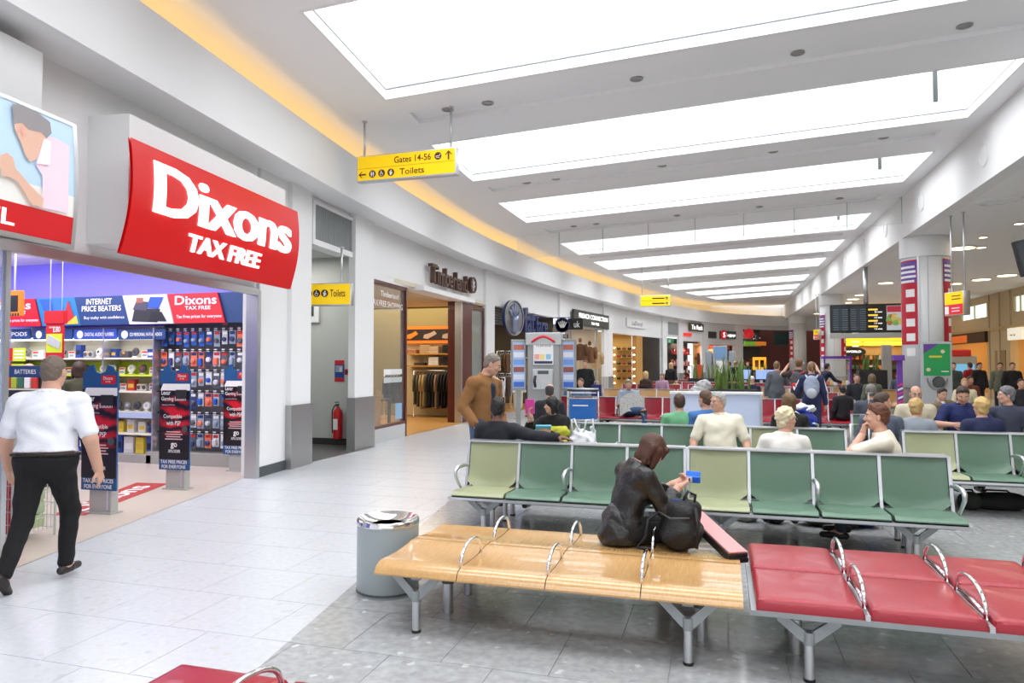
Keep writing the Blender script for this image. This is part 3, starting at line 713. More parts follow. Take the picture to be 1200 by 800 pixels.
# second yellow sign at the mouth of the passage
b0 = aty(352, 330, 10.95); b1 = aty(412, 338, 11.1)
sg, pn, M, h = hang_sign('hanging_sign', 'yellow Toilets sign hanging at the mouth of the passage', (b0.x, 10.95), (b1.x, 11.1), 2.69 + .03, 3.13, .12, (.78,), 3.78)
wd = 2 * h; text('Toilets', (h - .44 * wd * .94, 2.88, h - .12 * wd, 3.01), M, SIGNBROWN, pn, bold=.012)
for k, kd in enumerate(('wc', 'chair', 'baby')): pict(kd, h - (.83 - k * .155) * wd, 2.945, .068, M, pn)
# far yellow sign above the concourse
y_ = 31.0; a_ = aty(750, 352, y_); b_ = aty(786, 352, y_)
sg, pn, M, h = hang_sign('hanging_sign', 'small far yellow sign hanging over the middle of the concourse', (a_.x, y_), (b_.x, y_), zat(768, 359, a_.x, y_), zat(768, 346, a_.x, y_), .1, (.06, .92), CZ)
zz0, zz1 = zat(768, 359, a_.x, y_), zat(768, 346, a_.x, y_)
for k in range(2): MB().box((-.2 * h, zz0 + .1 + k * .22, 0), (.6 * h, zz0 + .16 + k * .22, .002), M).build('text_line', SIGNBROWN, pn); pict('plane', h * .75, zz0 + .13 + k * .22, .06, M, pn)
MB().box((-h + .03, (zz0 + zz1) / 2, 0), (h - .03, (zz0 + zz1) / 2 + .01, .001), M).build('divider', SIGNBROWN, pn)
# yellow and red sign on two long poles by the column
def pole_sign(u0, u1, y0, y1, vt, vb, label, u_p, zc=HL):
    a_ = aty(u0, 380, y0); b_ = aty(u1, 380, y1); zt_ = zat(u0, vt, a_.x, y0); zb_ = zat(u0, vb, a_.x, y0)
    sg, pn, M, h = hang_sign('hanging_sign', label, (a_.x, y0), (b_.x, y1), zb_, zt_, .16, u_p, zc)
    H = zt_ - zb_
    MB().box((-h + .03, zb_ + .03, 0), (h - .03, zb_ + H * .47, .003), M).build('red_panel', cm(220, 40, 60, .5, emit=.15), pn)
    for k in range(2):
        MB().box((-h * .2, zb_ + H * (.66 + .13 * k), .0), (h * .7, zb_ + H * (.70 + .13 * k), .003), M).build('text_line', SIGNBROWN, pn)
        MB().box((-h * .2, zb_ + H * (.17 + .12 * k), .003), (h * .6, zb_ + H * (.21 + .12 * k), .006), M).build('text_line', INK, pn)
    MB().box((-h * .9, zb_ + H * .08, .003), (-h * .5, zb_ + H * .4, .006), M).build('white_symbol', INK, pn)
pole_sign(1107, 1130, 18.6, 18.0, 343, 371, 'yellow and red sign box on two long poles beside the column', (.25, .9))
pole_sign(953, 959, 38.0, 37.6, 386, 398, 'tiny yellow and red sign on two poles by the far columns', (.3, .9))

# ------------------------------------------------------------------ big red shop sign and its box
sA, sB = su(149, .1), su(334, .1)
bxs = MB(); strip(bxs, sA, sB, 0.12, 0.62, 2.92, 4.24); tag(bxs.build('sign_box', WHITE), 'white projecting box behind the big red shop sign', 'sign box')
s0, s1 = su(146, -.08), su(345, -.08)
o0, d0 = fpt(s0, -.08); o1, d1 = fpt(s1, -.08); dd = (o1 - o0); W_ = dd.length
ds = thing('shop_sign', 'big curved red sign with large white letters over the electronics shop', 'sign', (o0.x, o0.y, 0)); M = frame((0, 0, 0), (dd.x, dd.y))
Z0, Z1 = 2.77, 3.90
curve = lambda yy: .10 * math.sin(PI * (.08 + .84 * (yy - Z0) / (Z1 - Z0))) - .10 * (1 - (yy - Z0) / (Z1 - Z0))
t = MB(); t.grid(lambda i, j: (W_ * i - .03 * (1 - j) * W_ * (1 if 0 else .0), Z0 + (Z1 - Z0) * j, curve(Z0 + (Z1 - Z0) * j)), 12, 16, M)
t.grid(lambda i, j: (W_ * i, Z0 + (Z1 - Z0) * j, curve(Z0 + (Z1 - Z0) * j) - .03), 2, 16, M); fp = t.build('face', DIXRED, ds, True)
text('Dixons', (su(171, -.08) - s0, Z0 + .46, su(335, -.08) - s0, Z0 + .99), M, LITWHITE, fp, z=.006, depth=.012, bold=.035, space=.96, bend=curve)
text('TAX FREE', (su(217, -.08) - s0, Z0 + .17, su(303, -.08) - s0, Z0 + .36), M, LITWHITE, fp, z=.006, depth=.01, bold=.045, space=.95, bend=curve)
# recessed white panels of the header
strip(q := MB(), sy(1.2), su(28, .45), .32, .6, 3.35, 4.5); q.build('header_block', WHITE, wall_left)

# advertising light box
s0, s1 = sy(2.0), su(83, .12)
o0 = fpt(s0, .12)[0]; o1 = fpt(s1, .12)[0]; dd = o1 - o0; W_ = dd.length
lb = thing('light_box', 'grey framed advertising light box showing a man in a pink shirt', 'light box', (o0.x, o0.y, 0)); M = frame((0, 0, 0), (dd.x, dd.y)); Z0, Z1 = 2.73, 3.89
bow = lambda yy: .035 * math.sin(PI * (yy - Z0) / (Z1 - Z0)) 
def bowed(mb, x0, x1, y0, y1, z, n=14): return mb.grid(lambda i, j: (x0 + (x1 - x0) * i, y0 + (y1 - y0) * j, z + bow(y0 + (y1 - y0) * j)), 1, n, M)
t = MB(); bowed(t, 0, W_, Z0, Z1, -.02); t.build('back', ALU, lb, True)
for x0, x1, y0, y1 in ((0, W_, Z0, Z0 + .045), (0, W_, Z1 - .03, Z1), (W_ - .035, W_, Z0, Z1)):
    t = MB(); bowed(t, x0, x1, y0, y1, .012); bowed(t, x0, x1, y0, y1, -.05); t.build('frame', ALU, lb, True)
t = MB(); bowed(t, 0, W_ - .035, Z0 + .045, Z1 - .03, 0); pic = t.build('picture', mat('poster_sky', (.52, .70, .86), .4, emit=.15), lb, True)
t = MB(); bowed(t, 0, W_ - .035, Z0 + .045, Z0 + .29, .004); red = t.build('red_band', mat('poster_red', (.60, .005, .01), .4, emit=.15), pic, True)
t = MB(); bowed(t, 0, W_ - .035, Z0 + .29, Z0 + .48, .002); t.build('pale_sand', mat('poster_sand', (.85, .84, .80), .4, emit=.12), pic, True)
PE = .1
def pxy(u, v): 
    ss = su(u, .06); p, d = fpt(ss, .06); return (ss - s0, zat(u, v, p.x, p.y))
def blob(pts, m_, z, nm):
    pts = [pxy(max(u, -40), v) for u, v in pts]; t = MB(); k = len(pts)
    t.add([(x, yy, z + bow(min(max(yy, Z0), Z1))) for x, yy in pts], [tuple(range(k))], M); return t.build(nm, m_, pic)
SKP = mat('poster_skin', (.78, .48, .36), .5, emit=PE)
blob([(46, 158), (60, 160), (79, 170), (78, 249), (41, 242), (47, 225), (46, 205), (38, 192)], mat('poster_pink', (.90, .70, .80), .5, emit=PE), .018, 'pink_shirt')
blob([(13, 141), (22, 140), (30, 150), (45, 153), (52, 160), (44, 172), (38, 186), (31, 189), (25, 181), (20, 166), (13, 150)], SKP, .022, 'face')
blob([(11, 120), (24, 122), (42, 131), (56, 142), (57, 155), (51, 161), (45, 154), (30, 151), (22, 142), (12, 144)], mat('poster_hair', (.30, .28, .29), .5, emit=PE), .026, 'hair')
blob([(20, 147), (24, 148), (25, 158), (21, 158)], mat('poster_ear', (.80, .42, .34), .5, emit=PE), .027, 'ear')
blob([(47, 243), (34, 239), (16, 212), (4, 206), (0, 200), (4, 190), (16, 200), (30, 216), (47, 232)], SKP, .030, 'arm')
blob([(-8, 182), (2, 178), (9, 184), (13, 198), (6, 207), (-4, 205)], SKP, .032, 'hand')
blob([(38, 191), (47, 161), (56, 165), (54, 193)], mat('poster_white', (.95, .84, .90), .5, emit=PE), .028, 'collar')
text('EL', (su(0, .06) - s0 - .12, Z0 + .10, su(18, .06) - s0, Z0 + .23), M, LITWHITE, red, z=.01, bold=.02, bend=bow)

# ------------------------------------------------------------------ seating
SW = 0.555                              # seat pitch
def vleg(parent, x, y, h, wide=.16, z0=.0, M=None):
    lg = MB().lathe([(.026, z0 + .012), (.026, .2), (.026, .21)], 14, (x, y, 0), M).build('leg', ALU, parent, 40)
    MB().lathe([(.030, 0), (.030, .014), (.027, .016)], 14, (x, y, 0), M).build('foot', BLACK, lg)
    b = MB().lathe([(.030, .195), (.030, .262)], 14, (x, y, 0), M)
    for s in (-1, 1):
        b.add([(x + s * .012, y - .012, .222), (x + s * .032, y - .012, .205), (x + s * wide, y - .012, h - .04), (x + s * wide, y - .012, h), (x + s * (wide - .028), y - .012, h), (x + s * .012, y - .012, .262),
               (x + s * .012, y + .012, .222), (x + s * .032, y + .012, .205), (x + s * wide, y + .012, h - .04), (x + s * wide, y + .012, h), (x + s * (wide - .028), y + .012, h), (x + s * .012, y + .012, .262)],
              [(0, 1, 2, 3, 4, 5), (11, 10, 9, 8, 7, 6)] + [(i, (i + 1) % 6, 6 + (i + 1) % 6, 6 + i) for i in range(6)], M)
    b.build('bracket', MIDGREY, lg)
    return lg
def cpost(parent, x, y, h):             # central round post with dark collar
    MB().lathe([(.036, .0), (.036, .12), (.036, h)], 14, (x, y, 0)).build('post', ALU, parent, 40)
    MB().lathe([(.044, .20), (.044, .25)], 14, (x, y, 0)).build('collar', DKGREY, parent, 40)
def hoop(parent, x, y0, y1, z, h=.135, r=.011, lean=0):
    pts = []
    for k in range(15):
        t = k / 14; a = PI * t; pts.append((x + lean * math.sin(a), (y0 + y1) / 2 - math.cos(a) * (y1 - y0) / 2, z - .01 + h * math.sin(a) ** .75))
    return MB().tube(pts, r, 10).build('armrest', CHROME, parent, True)

# --- varnished wooden bench, two rows deep
def wood_profile(t):                    # t 0..1 across one half from the outer lip to the middle: height
    return float(np.interp(t, [0, .03, .08, .16, .3, .55, .8, .93, 1.0], [.365, .395, .415, .424, .420, .416, .428, .440, .436]))
def wood_seat(mb, x0, x1, y0, y1):      # y0 outer lip, y1 middle
    ts = [0, .015, .035, .06, .1, .16, .25, .35, .5, .65, .8, .9, .96, 1.0]
    top = [(y0 + (y1 - y0) * t, wood_profile(t)) for t in ts]; bot = [(y0 + (y1 - y0) * t, max(wood_profile(t) - .045, .355 + .0 * t)) for t in ts]
    pr = top + bot[::-1]; n = len(pr)
    mb.add([(x0, p[0], p[1]) for p in pr] + [(x1, p[0], p[1]) for p in pr], [tuple(range(n)), tuple(range(2 * n - 1, n - 1, -1))] + [(i, n + i, n + (i + 1) % n, (i + 1) % n) for i in range(n)])
    return mb
wb = thing('wooden_bench', 'long varnished wooden bench seat with chrome hoops, woman sitting on it', 'bench', (-2.13, 4.06, 0))
for r in range(2):
    for k in range(4):
        x0 = k * .56 + .003; x1 = (k + 1) * .56 - .003
        y0, y1 = (0, .615) if r == 0 else (1.24, .625)
        wood_seat(MB(), x0, x1, y0, y1).build('seat', OAK, wb, 30)
for k in (1, 2, 3):
    hoop(wb, k * .56, .09, .47, .425); hoop(wb, k * .56, .76, 1.13, .425)
MB().box((.15, .27, .30), (2.1, .33, .36)).box((.15, .90, .30), (2.1, .96, .36)).build('beam', DKGREY, wb)
for x in (.27, 1.94):
    vleg(wb, x, .06, .375); vleg(wb, x, 1.16, .375); cpost(wb, x + .06, .45, .36); cpost(wb, x + .06, .85, .36)
    MB().box((x - .03, .04, .33), (x + .03, 1.2, .365)).build('cross_arm', MIDGREY, wb)
# --- red padded benches
def cushion(mb, x0, x1, y0, y1, z, th=.07, r=.03, sag=.008):
    nx, ny = 12, 12
    def fn(i, j):
        x = x0 + (x1 - x0) * i; y = y0 + (y1 - y0) * j
        ex = min(i, 1 - i) * (x1 - x0); ey = min(j, 1 - j) * abs(y1 - y0); e = min(ex, ey)
        zz = z - r * (1 - math.sqrt(max(0, 1 - (1 - min(e / r, 1)) ** 2))) - sag * math.sin(PI * i) * math.sin(PI * j)
        return (x, y, zz)
    us = [0, .02, .05, .1, .2, .35, .5, .65, .8, .9, .95, .98, 1]
    vs = [fn(a, b) for a in us for b in us]; n = len(us)
    fs = [(i * n + j, (i + 1) * n + j, (i + 1) * n + j + 1, i * n + j + 1) for i in range(n - 1) for j in range(n - 1)]
    if (y1 - y0) < 0: fs = [f[::-1] for f in fs]
    rim = [i * n for i in range(n)] + [(n - 1) * n + j for j in range(1, n)] + [i * n + n - 1 for i in range(n - 2, -1, -1)] + [j for j in range(n - 2, 0, -1)]
    o = len(vs); vs += [(vs[i][0], vs[i][1], z - th) for i in rim]; m_ = len(rim)
    fs += [(rim[k], o + k, o + (k + 1) % m_, rim[(k + 1) % m_]) for k in range(m_)] + [tuple(range(o, o + m_))]
    return mb.add(vs, fs)
def red_bench(label, x, y, n, legs):
    b = thing('padded_bench', label, 'bench', (x, y, 0))
    for r in range(2):
        for k in range(n):
            y0, y1 = (0.0, .615) if r == 0 else (.628, 1.24)
            cushion(MB(), k * SW + .012, (k + 1) * SW - .012, y0, y1, .436, .075, .036, -.010).build('seat_cushion', REDV, b, 40)
    MB().box((-.015, -.008, .345), (n * SW + .015, 1.25, .372)).build('base_tray', MIDGREY, b)
    for k in range(1, n):
        for yy in (.06, .70):
            hp_ = hoop(b, k * SW - .004, yy, yy + .47, .425, .14, .012); MB().tube([(k * SW + .004, yy + .02, .425), (k * SW + .004, yy + .23, .437), (k * SW + .004, yy + .45, .425)], .011, 8).build('lower_rod', CHROME, hp_, True)
        MB().box((k * SW - .012, -.012, .372), (k * SW + .012, 1.245, .40)).build('divider', ALU, b)
    for xx in legs:
        vleg(b, xx, .07, .35); vleg(b, xx, 1.15, .35); cpost(b, xx - .03, .45, .35); cpost(b, xx - .03, .8, .35)
    MB().box((.1, .27, .30), (n * SW - .1, .33, .345)).build('beam', DKGREY, b)
    return b
red_bench('red padded double bench joined on beside the wooden bench', .16, 4.02, 5, (.28, 2.2))
red_bench('red padded bench nearest the camera, only its corner in view', -2.22, 1.25, 4, (.35, 1.9))

# --- green beam seats
def seat_parts(parent, k, mseat, mback, frame_m=ALU):
    x0, x1 = k * SW + .014, (k + 1) * SW - .014
    # seat pad: gently dished with a rounded front, back at y=.48
    def pad(i, j):
        x = x0 + (x1 - x0) * i; y = -.0 + .47 * j
        z = .425 - .028 * math.sin(PI * i) * math.sin(PI * min(1, j * 1.1)) + .012 * (1 - j)
        if j < .1: z -= .03 * (1 - math.sqrt(1 - (1 - j / .1) ** 2))
        return (x, y, z)
    t = MB(); t.grid(pad, 8, 12); t.box((x0, 0.0, .385), (x1, .46, .397)); t.grid(lambda i, j: (x0 + (x1 - x0) * i, 0, .385 + (pad(i, 0)[2] - .385) * j), 8, 1)
    t.grid(lambda i, j: (x0, .47 * i, .385 + (pad(0, i)[2] - .385) * j), 12, 1); t.grid(lambda i, j: (x1, .47 * i, .385 + (pad(1, i)[2] - .385) * j), 12, 1)
    t.build('seat_pad', mseat, parent, 50)
    def bk(i, j):
        x = x0 + .004 + (x1 - x0 - .008) * i; zz = .43 + .44 * j
        b_ = .035 * math.sin(PI * i); y = .475 + .085 * j + b_ * (1 - .6 * j)
        if j < .18: y -= .06 * (1 - j / .18) ** 2
        return (x, y, zz + (.05 - .10 * math.sin(PI * i) ** .7) * (1 - j) ** 1.5)
    t = MB(); t.grid(bk, 8, 12); t.grid(lambda i, j: (lambda p: (p[0], p[1] + .05 + .02 * (1 - j), p[2]))(bk(i, j)), 8, 12)
    for e in (0, 1): t.grid(lambda i, j: (lambda p: (p[0], p[1] + .06 * i, p[2]))(bk(e, j)), 1, 12)
    t.grid(lambda i, j: (lambda p: (p[0], p[1] + .05 * j, p[2]))(bk(i, 1)), 8, 1)
    t.build('backrest', mback, parent, 50)
def side_bar(parent, x, top=True):
    pts = [(x, .46, .40), (x, .475, .46), (x, .50, .55), (x, .565, .875)]
    m_ = MB()
    for a, b in zip(pts, pts[1:]):
        m_.add([(a[0] - .014, a[1] - .02, a[2]), (a[0] + .014, a[1] - .02, a[2]), (a[0] + .014, a[1] + .045, a[2]), (a[0] - .014, a[1] + .045, a[2]),
                (b[0] - .014, b[1] - .02, b[2]), (b[0] + .014, b[1] - .02, b[2]), (b[0] + .014, b[1] + .045, b[2]), (b[0] - .014, b[1] + .045, b[2])],
               [(3, 2, 1, 0), (4, 5, 6, 7), (0, 1, 5, 4), (1, 2, 6, 5), (2, 3, 7, 6), (3, 0, 4, 7)])
    return m_.build('side_bar', ALU, parent)
def arm_rest(parent, x):
    pts = [(x, .47, .63), (x, .36, .645), (x, .20, .645), (x, .14, .62), (x, .14, .57), (x, .24, .47), (x, .30, .42)]
    return MB().tube(pts, [.016, .022, .022, .022, .018, .015, .014], 8).build('armrest', ALU, parent, True)
def seat_row(name, label, loc, rz, n, cols, arms, legs, group=None, detail=True):
    t = thing(name, label, 'seats', loc, rz, group)
    for k in range(n): seat_parts(t, k, cols[k], cols[k])
    for k in range(n + 1): side_bar(t, k * SW)
    MB().box((0, .535, .868), (n * SW, .60, .884)).build('top_rail', ALU, t)
    MB().box((-.02, -.008, .36), (n * SW + .02, .05, .385)).box((-.02, .42, .36), (n * SW + .02, .47, .385)).build('seat_rail', ALU, t)
    MB().box((.05, .2, .31), (n * SW - .05, .27, .36)).build('beam', MIDGREY, t)
    for k in arms: arm_rest(t, k * SW)
    for xx in legs:
        vleg(t, xx, .14, .36); vleg(t, xx, .42, .36)
        MB().box((xx - .02, .06, .33), (xx + .02, .5, .36)).build('cross_arm', MIDGREY, t)
    return t
O_, G_ = OLIVEV, GREENV
GR1 = 'front row of green airport seats'
seat_row('beam_seat', 'four green seats with an olive end seat, below the man in dark suit', (-2.56, 6.46, 0), 0, 4, [O_, G_, G_, G_], (0, 2, 4), (.30, 1.9), GR1)
seat_row('beam_seat', 'empty block of four green seats directly behind the red padded bench', (-.31, 6.46, 0), 0, 4, [O_, G_, G_, G_], (0, 2, 4), (.30, 1.86), GR1)
seat_row('beam_seat', 'green seats facing away, backing onto the front row at the dark suited man', (-.34, 7.68, 0), PI, 4, [G_, G_, G_, O_], (2, 4), (.30, 1.9), 'rear side of the front green row')
seat_row('beam_seat', 'green seats facing away where the white haired woman sits', (1.91, 7.68, 0), PI, 4, [G_, G_, G_, O_], (2, 4), (.30, 1.9), 'rear side of the front green row')
seat_row('beam_seat', 'second row of green seats where the man in the cream polo shirt sits', (-2.42, 8.92, 0), 0, 7, [O_, G_, G_, G_, G_, O_, G_], (2, 4, 7), (.30, 1.9, 3.5), 'second row of green seats')
seat_row('beam_seat', 'second row green seats beyond the aisle, bags stowed underneath', (2.10, 8.92, 0), 0, 4, [O_, G_, G_, G_], (2, 4), (.30, 1.9), 'second row of green seats')
seat_row('beam_seat', 'green seats facing away behind the second row, green hooded person on them', (1.42, 10.14, 0), PI, 7, [G_] * 7, (2, 4), (.30, 1.9, 3.5), 'rear side of the second row')
seat_row('beam_seat', 'green seats facing away where the blonde in navy sits', (4.32, 10.14, 0), PI, 4, [G_] * 4, (2, 4), (.30, 1.9), 'rear side of the second row')
seat_row('beam_seat', 'third row green seats under the bearded men facing the camera', (2.0, 11.75, 0), 0, 5, [G_] * 5, (2, 5), (.30, 2.2), 'third row of green seats')
seat_row('beam_seat', 'green seats by the luggage and blue carrier bag, turned sideways', (1.75, 12.1, 0), PI / 2, 4, [G_] * 4, (0, 2, 4), (.30, 1.9), 'third row of green seats')
proto_g = seat_row('beam_seat', 'far green seats beyond the column, row nearest the grey haired man', (6.6, 16.2, 0), 0, 5, [G_] * 5, (0, 2, 5), (.30, 2.2), 'far green seat rows')
index_kids(proto_g)
for k, (x, y_, rz) in enumerate(((9.6, 16.3, 0), (7.2, 19.2, 0), (10.3, 19.2, 0), (7.6, 22.6, 0), (10.6, 22.6, 0), (12.6, 24.5, 0))):
    copy_tree(proto_g, (x, y_, 0), rz, 'far green seats beyond the column, %s' % ['right of the nearest far row', 'second far row by the column', 'second far row toward the shops', 'third far row by the column', 'third far row toward the shops', 'rearmost row under the tan wall'][k], 'far green seat rows')
R_ = REDV
proto_r = seat_row('beam_seat', 'red seats where the newspaper reader sits', (-3.0, 16.5, 0), 0, 4, [R_] * 4, (0, 2, 4), (.30, 1.9), 'red seat rows in the middle distance')
index_kids(proto_r)
RR = [(-4.6 + .0, 16.5, 'red seats behind the luggage trolley', 0), (.62, 16.5, 'red seats right of the pale blue low wall', 0), (2.0, 20.6, 'red seats beside the wheeled luggage', 0),
      (-3.7, 27.0, 'red seat row behind the wooden backed bench, left of the plants', 0), (-1.2, 27.0, 'red seat row behind the wooden backed bench, by the wrapped bag', 0),
      (1.3, 25.0, 'red seats behind the white capped person', 0), (-3.3, 31.0, 'red seats below the black wall panel', 0), (-1.0, 31.0, 'red seats level with the tall plant box', 0), (1.3, 30.0, 'red seats beyond the grey jacketed woman', 0),
      (-2.6, 35.0, 'far red seats by the neckwear shop', 0), (-.2, 35.0, 'far red seats under the phone booth', 0), (2.0, 34.0, 'far red seats by the second planter', 0)]
for x, y_, lbl, rz in RR: copy_tree(proto_r, (x, y_, 0), rz, lbl, 'red seat rows in the middle distance')
# oak backed seats
proto_o = seat_row('beam_seat', 'wooden backed seats behind the newspaper reader', (-3.6, 21.8, 0), 0, 4, [OAK] * 4, (), (.30, 1.9), 'wooden backed seat rows'); index_kids(proto_o)
for x, y_, lbl in ((-1.3, 21.8, 'wooden backed seats beside the plant box'), (1.0, 23.5, 'wooden backed seats right of the plant box'), (4.1, 23.4, 'wooden backed seats left of the tall column'), (2.0, 25.6, 'wooden backed seats below the information board'), (-.3, 38, 'far wooden backed seats below the luggage shop')):
    copy_tree(proto_o, (x, y_, 0), 0, lbl, 'wooden backed seat rows')

# ------------------------------------------------------------------ litter bin
b_ = thing('litter_bin', 'round grey litter bin with polished steel rim beside the wooden bench', 'bin', (-2.40, 4.80, 0))
GB = mat('bin_grey', (0.38, 0.43, 0.44), 0.42, metal=.1)
MB().lathe([(.222, .0), (.222, .02), (.228, .03), (.228, .50)], 48).build('drum', GB, b_, 40)
MB().lathe([(.218, .016), (.232, .018), (.232, .032), (.228, .034)], 48).build('foot_ring', DKGREY, b_, 40)
MB().lathe([(.228, .50), (.233, .505), (.233, .535), (.225, .545), (.18, .515), (.10, .495), (.095, .40), (.001, .40)], 48).build('rim', CHROME, b_, 40)

# ------------------------------------------------------------------ pale blue low wall, planters, kiosk, trolley
y_ = 15.4; a_ = upos(785, y_); b2 = upos(893, y_)
bw = thing('low_screen', 'pale blue low partition with white top rail among the seats', 'partition', (a_.x, y_, 0)); W_ = b2.x - a_.x
MB().box((.04, .03, .06), (W_ - .04, .12, 1.04)).build('panel', mat('pale_blue_panel', (.58, .66, .86), .45), bw)
MB().box((0, 0, 0), (.05, .15, 1.06)).build('end_post', ALU, bw); MB().box((W_ - .05, 0, 0), (W_, .15, 1.06)).build('end_post', ALU, bw)
MB().box((-.01, -.02, 1.04), (W_ + .01, .17, 1.09)).build('top_rail', WHITE, bw)
LEAF = mat('sword_leaf', (.10, .20, .03), .5, noise=(9, .6, (.26, .33, .08)))
SOIL = mat('soil', (.03, .02, .012), .9)
def planter(label, x, y, wd, dp, h, ph, nl):
    t_ = thing('planter', label, 'planter', (x, y, 0), 0, 'black planters with upright leaves')
    MB().rbox((-wd / 2, -dp / 2, 0), (wd / 2, dp / 2, h), .015).build('trough', BLACK, t_)
    MB().box((-wd / 2 + .03, -dp / 2 + .03, h), (wd / 2 - .03, dp / 2 - .03, h + .004)).build('soil', SOIL, t_)
    r_ = random.Random(int(x * 100 + y * 7))
    for k in range(nl):
        bx_, by_ = r_.uniform(-wd * .36, wd * .36), r_.uniform(-dp * .3, dp * .3); a = r_.uniform(0, PI); H = ph * r_.uniform(.65, 1); lx, ly = r_.uniform(-.16, .16), r_.uniform(-.12, .12)
        def lf(i, j):
            wdt = .032 * (1 - j ** 3) * (1.2 - .3 * j); q = (i - .5) * 2 * wdt
            return (bx_ + lx * j * j + math.cos(a) * q, by_ + ly * j * j + math.sin(a) * q, h + H * j)
        MB().grid(lf, 2, 6).build('leaf', LEAF, t_, True)
p = upos(857, 20.0); planter('black planter of tall sword leaves in the middle of the seats', p.x, 20.0, 1.3, .5, .98, .95, 26)
p = upos(829, 33.0); planter('black planter by the neckwear shop', p.x, 33.0, 1.7, .6, 1.0, .85, 20)
p = upos(880, 33.5); planter('black planter beyond the white capped person', p.x, 32.6, 1.9, .6, 1.05, .85, 20)
p = upos(1053, 24.0); planter('black planter just left of the tall column', p.x - .1, 27.5, .9, .6, 1.45, .75, 16)
# telephone kiosk
ky = 15.2; kp = upos(638, ky); kz = lambda v: zat(638, v, kp.x, ky)
k_ = thing('phone_booth', 'grey metal public telephone booth with red handset symbol', 'phone booth', (kp.x, ky, 0), math.radians(8))
KG = mat('kiosk_grey', (.36, .37, .36), .4, metal=.5); Mk = frame((0, -.22, 0), (1, 0)); zt = kz(390)
MB().rbox((-.36, -.2, 0), (.36, .25, zt), .02).build('body', KG, k_)
MB().rbox((-.40, -.24, zt - .28), (.40, .26, zt), .02).build('hood', mat('kiosk_pale', (.52, .54, .54), .4, metal=.4), k_)
pts = [(-.24 + .48 * t, zt - .20 + .11 * math.sin(PI * t), .03) for t in [i / 12 for i in range(13)]]
MB().tube([Mk @ Vector(p_) for p_ in [(-.24, zt - .22, .03)] + pts + [(.24, zt - .22, .03)]], .026, 8).build('handset_symbol', cm(225, 25, 50, .4), k_, True)
po = MB().box((-.22, kz(427), -.0), (.22, kz(403), .012), Mk).build('notice', INK, k_)
MB().box((-.2, kz(427) + .02, .012), (.2, kz(423), .014), Mk).build('dark_footer', cm(60, 60, 90), po)
for kx, cc in ((-.15, (240, 170, 160)), (-.03, (245, 220, 140)), (.11, (150, 200, 230))): MB().box((kx - .05, kz(421), .012), (kx + .06, kz(415), .014), Mk).build('colour_block', cm(*cc), po)
text('TELEPHONE', (-.17, kz(406.5), .17, kz(404.5)), Mk, cm(120, 40, 40), po, z=.014)
ph = MB().rbox((-.24, kz(456), -.02), (.22, kz(432), .06), .02, Mk).build('telephone', mat('phone_steel', (.55, .56, .56), .35, metal=.7), k_)
MB().box((-.12, kz(438), .06), (.12, kz(434), .066), Mk).build('display', DKGREY, ph)
MB().tube([Mk @ Vector(q) for q in ((-.17, kz(440), .07), (-.19, kz(446), .1), (-.17, kz(453), .07))], .03, 8).build('handset', BLACK, ph, True)
for k in range(12): MB().box((-.02 + (k % 3) * .06, kz(446) - (k // 3) * .05, .06), (.02 + (k % 3) * .06, kz(446) + .03 - (k // 3) * .05, .068), Mk).build('key', ALU, ph)
for sgn, nm in ((-1, 'side_panel'), (1, 'side_panel')):
    Ms = Mk @ Matrix.Translation((sgn * .56, 0, -.05)) @ Matrix.Rotation(sgn * -.35, 4, 'Y')
    sp_ = MB().rbox((-.17, kz(457), -.03), (.17, kz(398), .03), .01, Ms).build(nm, KG, k_)
    ad = MB().box((-.135, kz(454), .03), (.135, kz(401), .034), Ms).build('advert', cm(165, 190, 228), sp_)
    for j, cc in enumerate(((70, 110, 200), (215, 222, 240), (150, 90, 80), (120, 160, 225), (225, 228, 240), (190, 110, 90))):
        MB().box((-.12, kz(453 - j * 8.6), .034), (.12, kz(447 - j * 8.6), .036), Ms).build('advert_patch', cm(*cc), ad)
    MB().box((-.05, 0, -.02), (.05, kz(457), .01), Ms).build('stem', KG, sp_)
# luggage trolley
tp = upos(683, 13.3); tr = thing('luggage_trolley', 'steel luggage trolley with a blue panel in front of the red seats', 'trolley', (tp.x, 13.3, 0), math.radians(4))
MB().box((-.26, -.012, .62), (.26, 0, 1.0)).build('sign_panel', cm(42, 110, 190, .4), tr)
MB().box((-.2, -.015, .87), (.1, -.012, .895)).build('text_line', INK, tr)
for s in (-1, 1):
    MB().tube([(s * .30, -.45, .12), (s * .30, 0, .14), (s * .30, .02, .5), (s * .29, .03, 1.15), (s * .27, .1, 1.2)], .016, 8).build('frame_tube', ALU, tr, True)
    MB().lathe([(.07, -.02), (.08, 0), (.07, .02)], 14, M=Matrix.Translation((s * .28, -.3, .08)) @ Matrix.Rotation(PI / 2, 4, 'Y')).build('wheel', BLACK, tr)
MB().lathe([(.07, -.02), (.08, 0), (.07, .02)], 14, M=Matrix.Translation((0, .5, .08)) @ Matrix.Rotation(PI / 2, 4, 'Y')).build('wheel', BLACK, tr)
for zz in (.6, 1.02, 1.2): MB().tube([(-.3, .0, zz), (.3, .0, zz)], .014, 8).build('cross_bar', ALU, tr, True)
MB().box((-.3, -.5, .1), (.3, .5, .125)).build('platform', ALU, tr)
MB().tube([(-.3, .02, 1.18), (.3, .02, 1.18)], .022, 8).build('handle', BLACK, tr, True)
MB().box((-.25, -.05, 1.12), (.25, .1, 1.13)).build('tray', WHITE, tr)

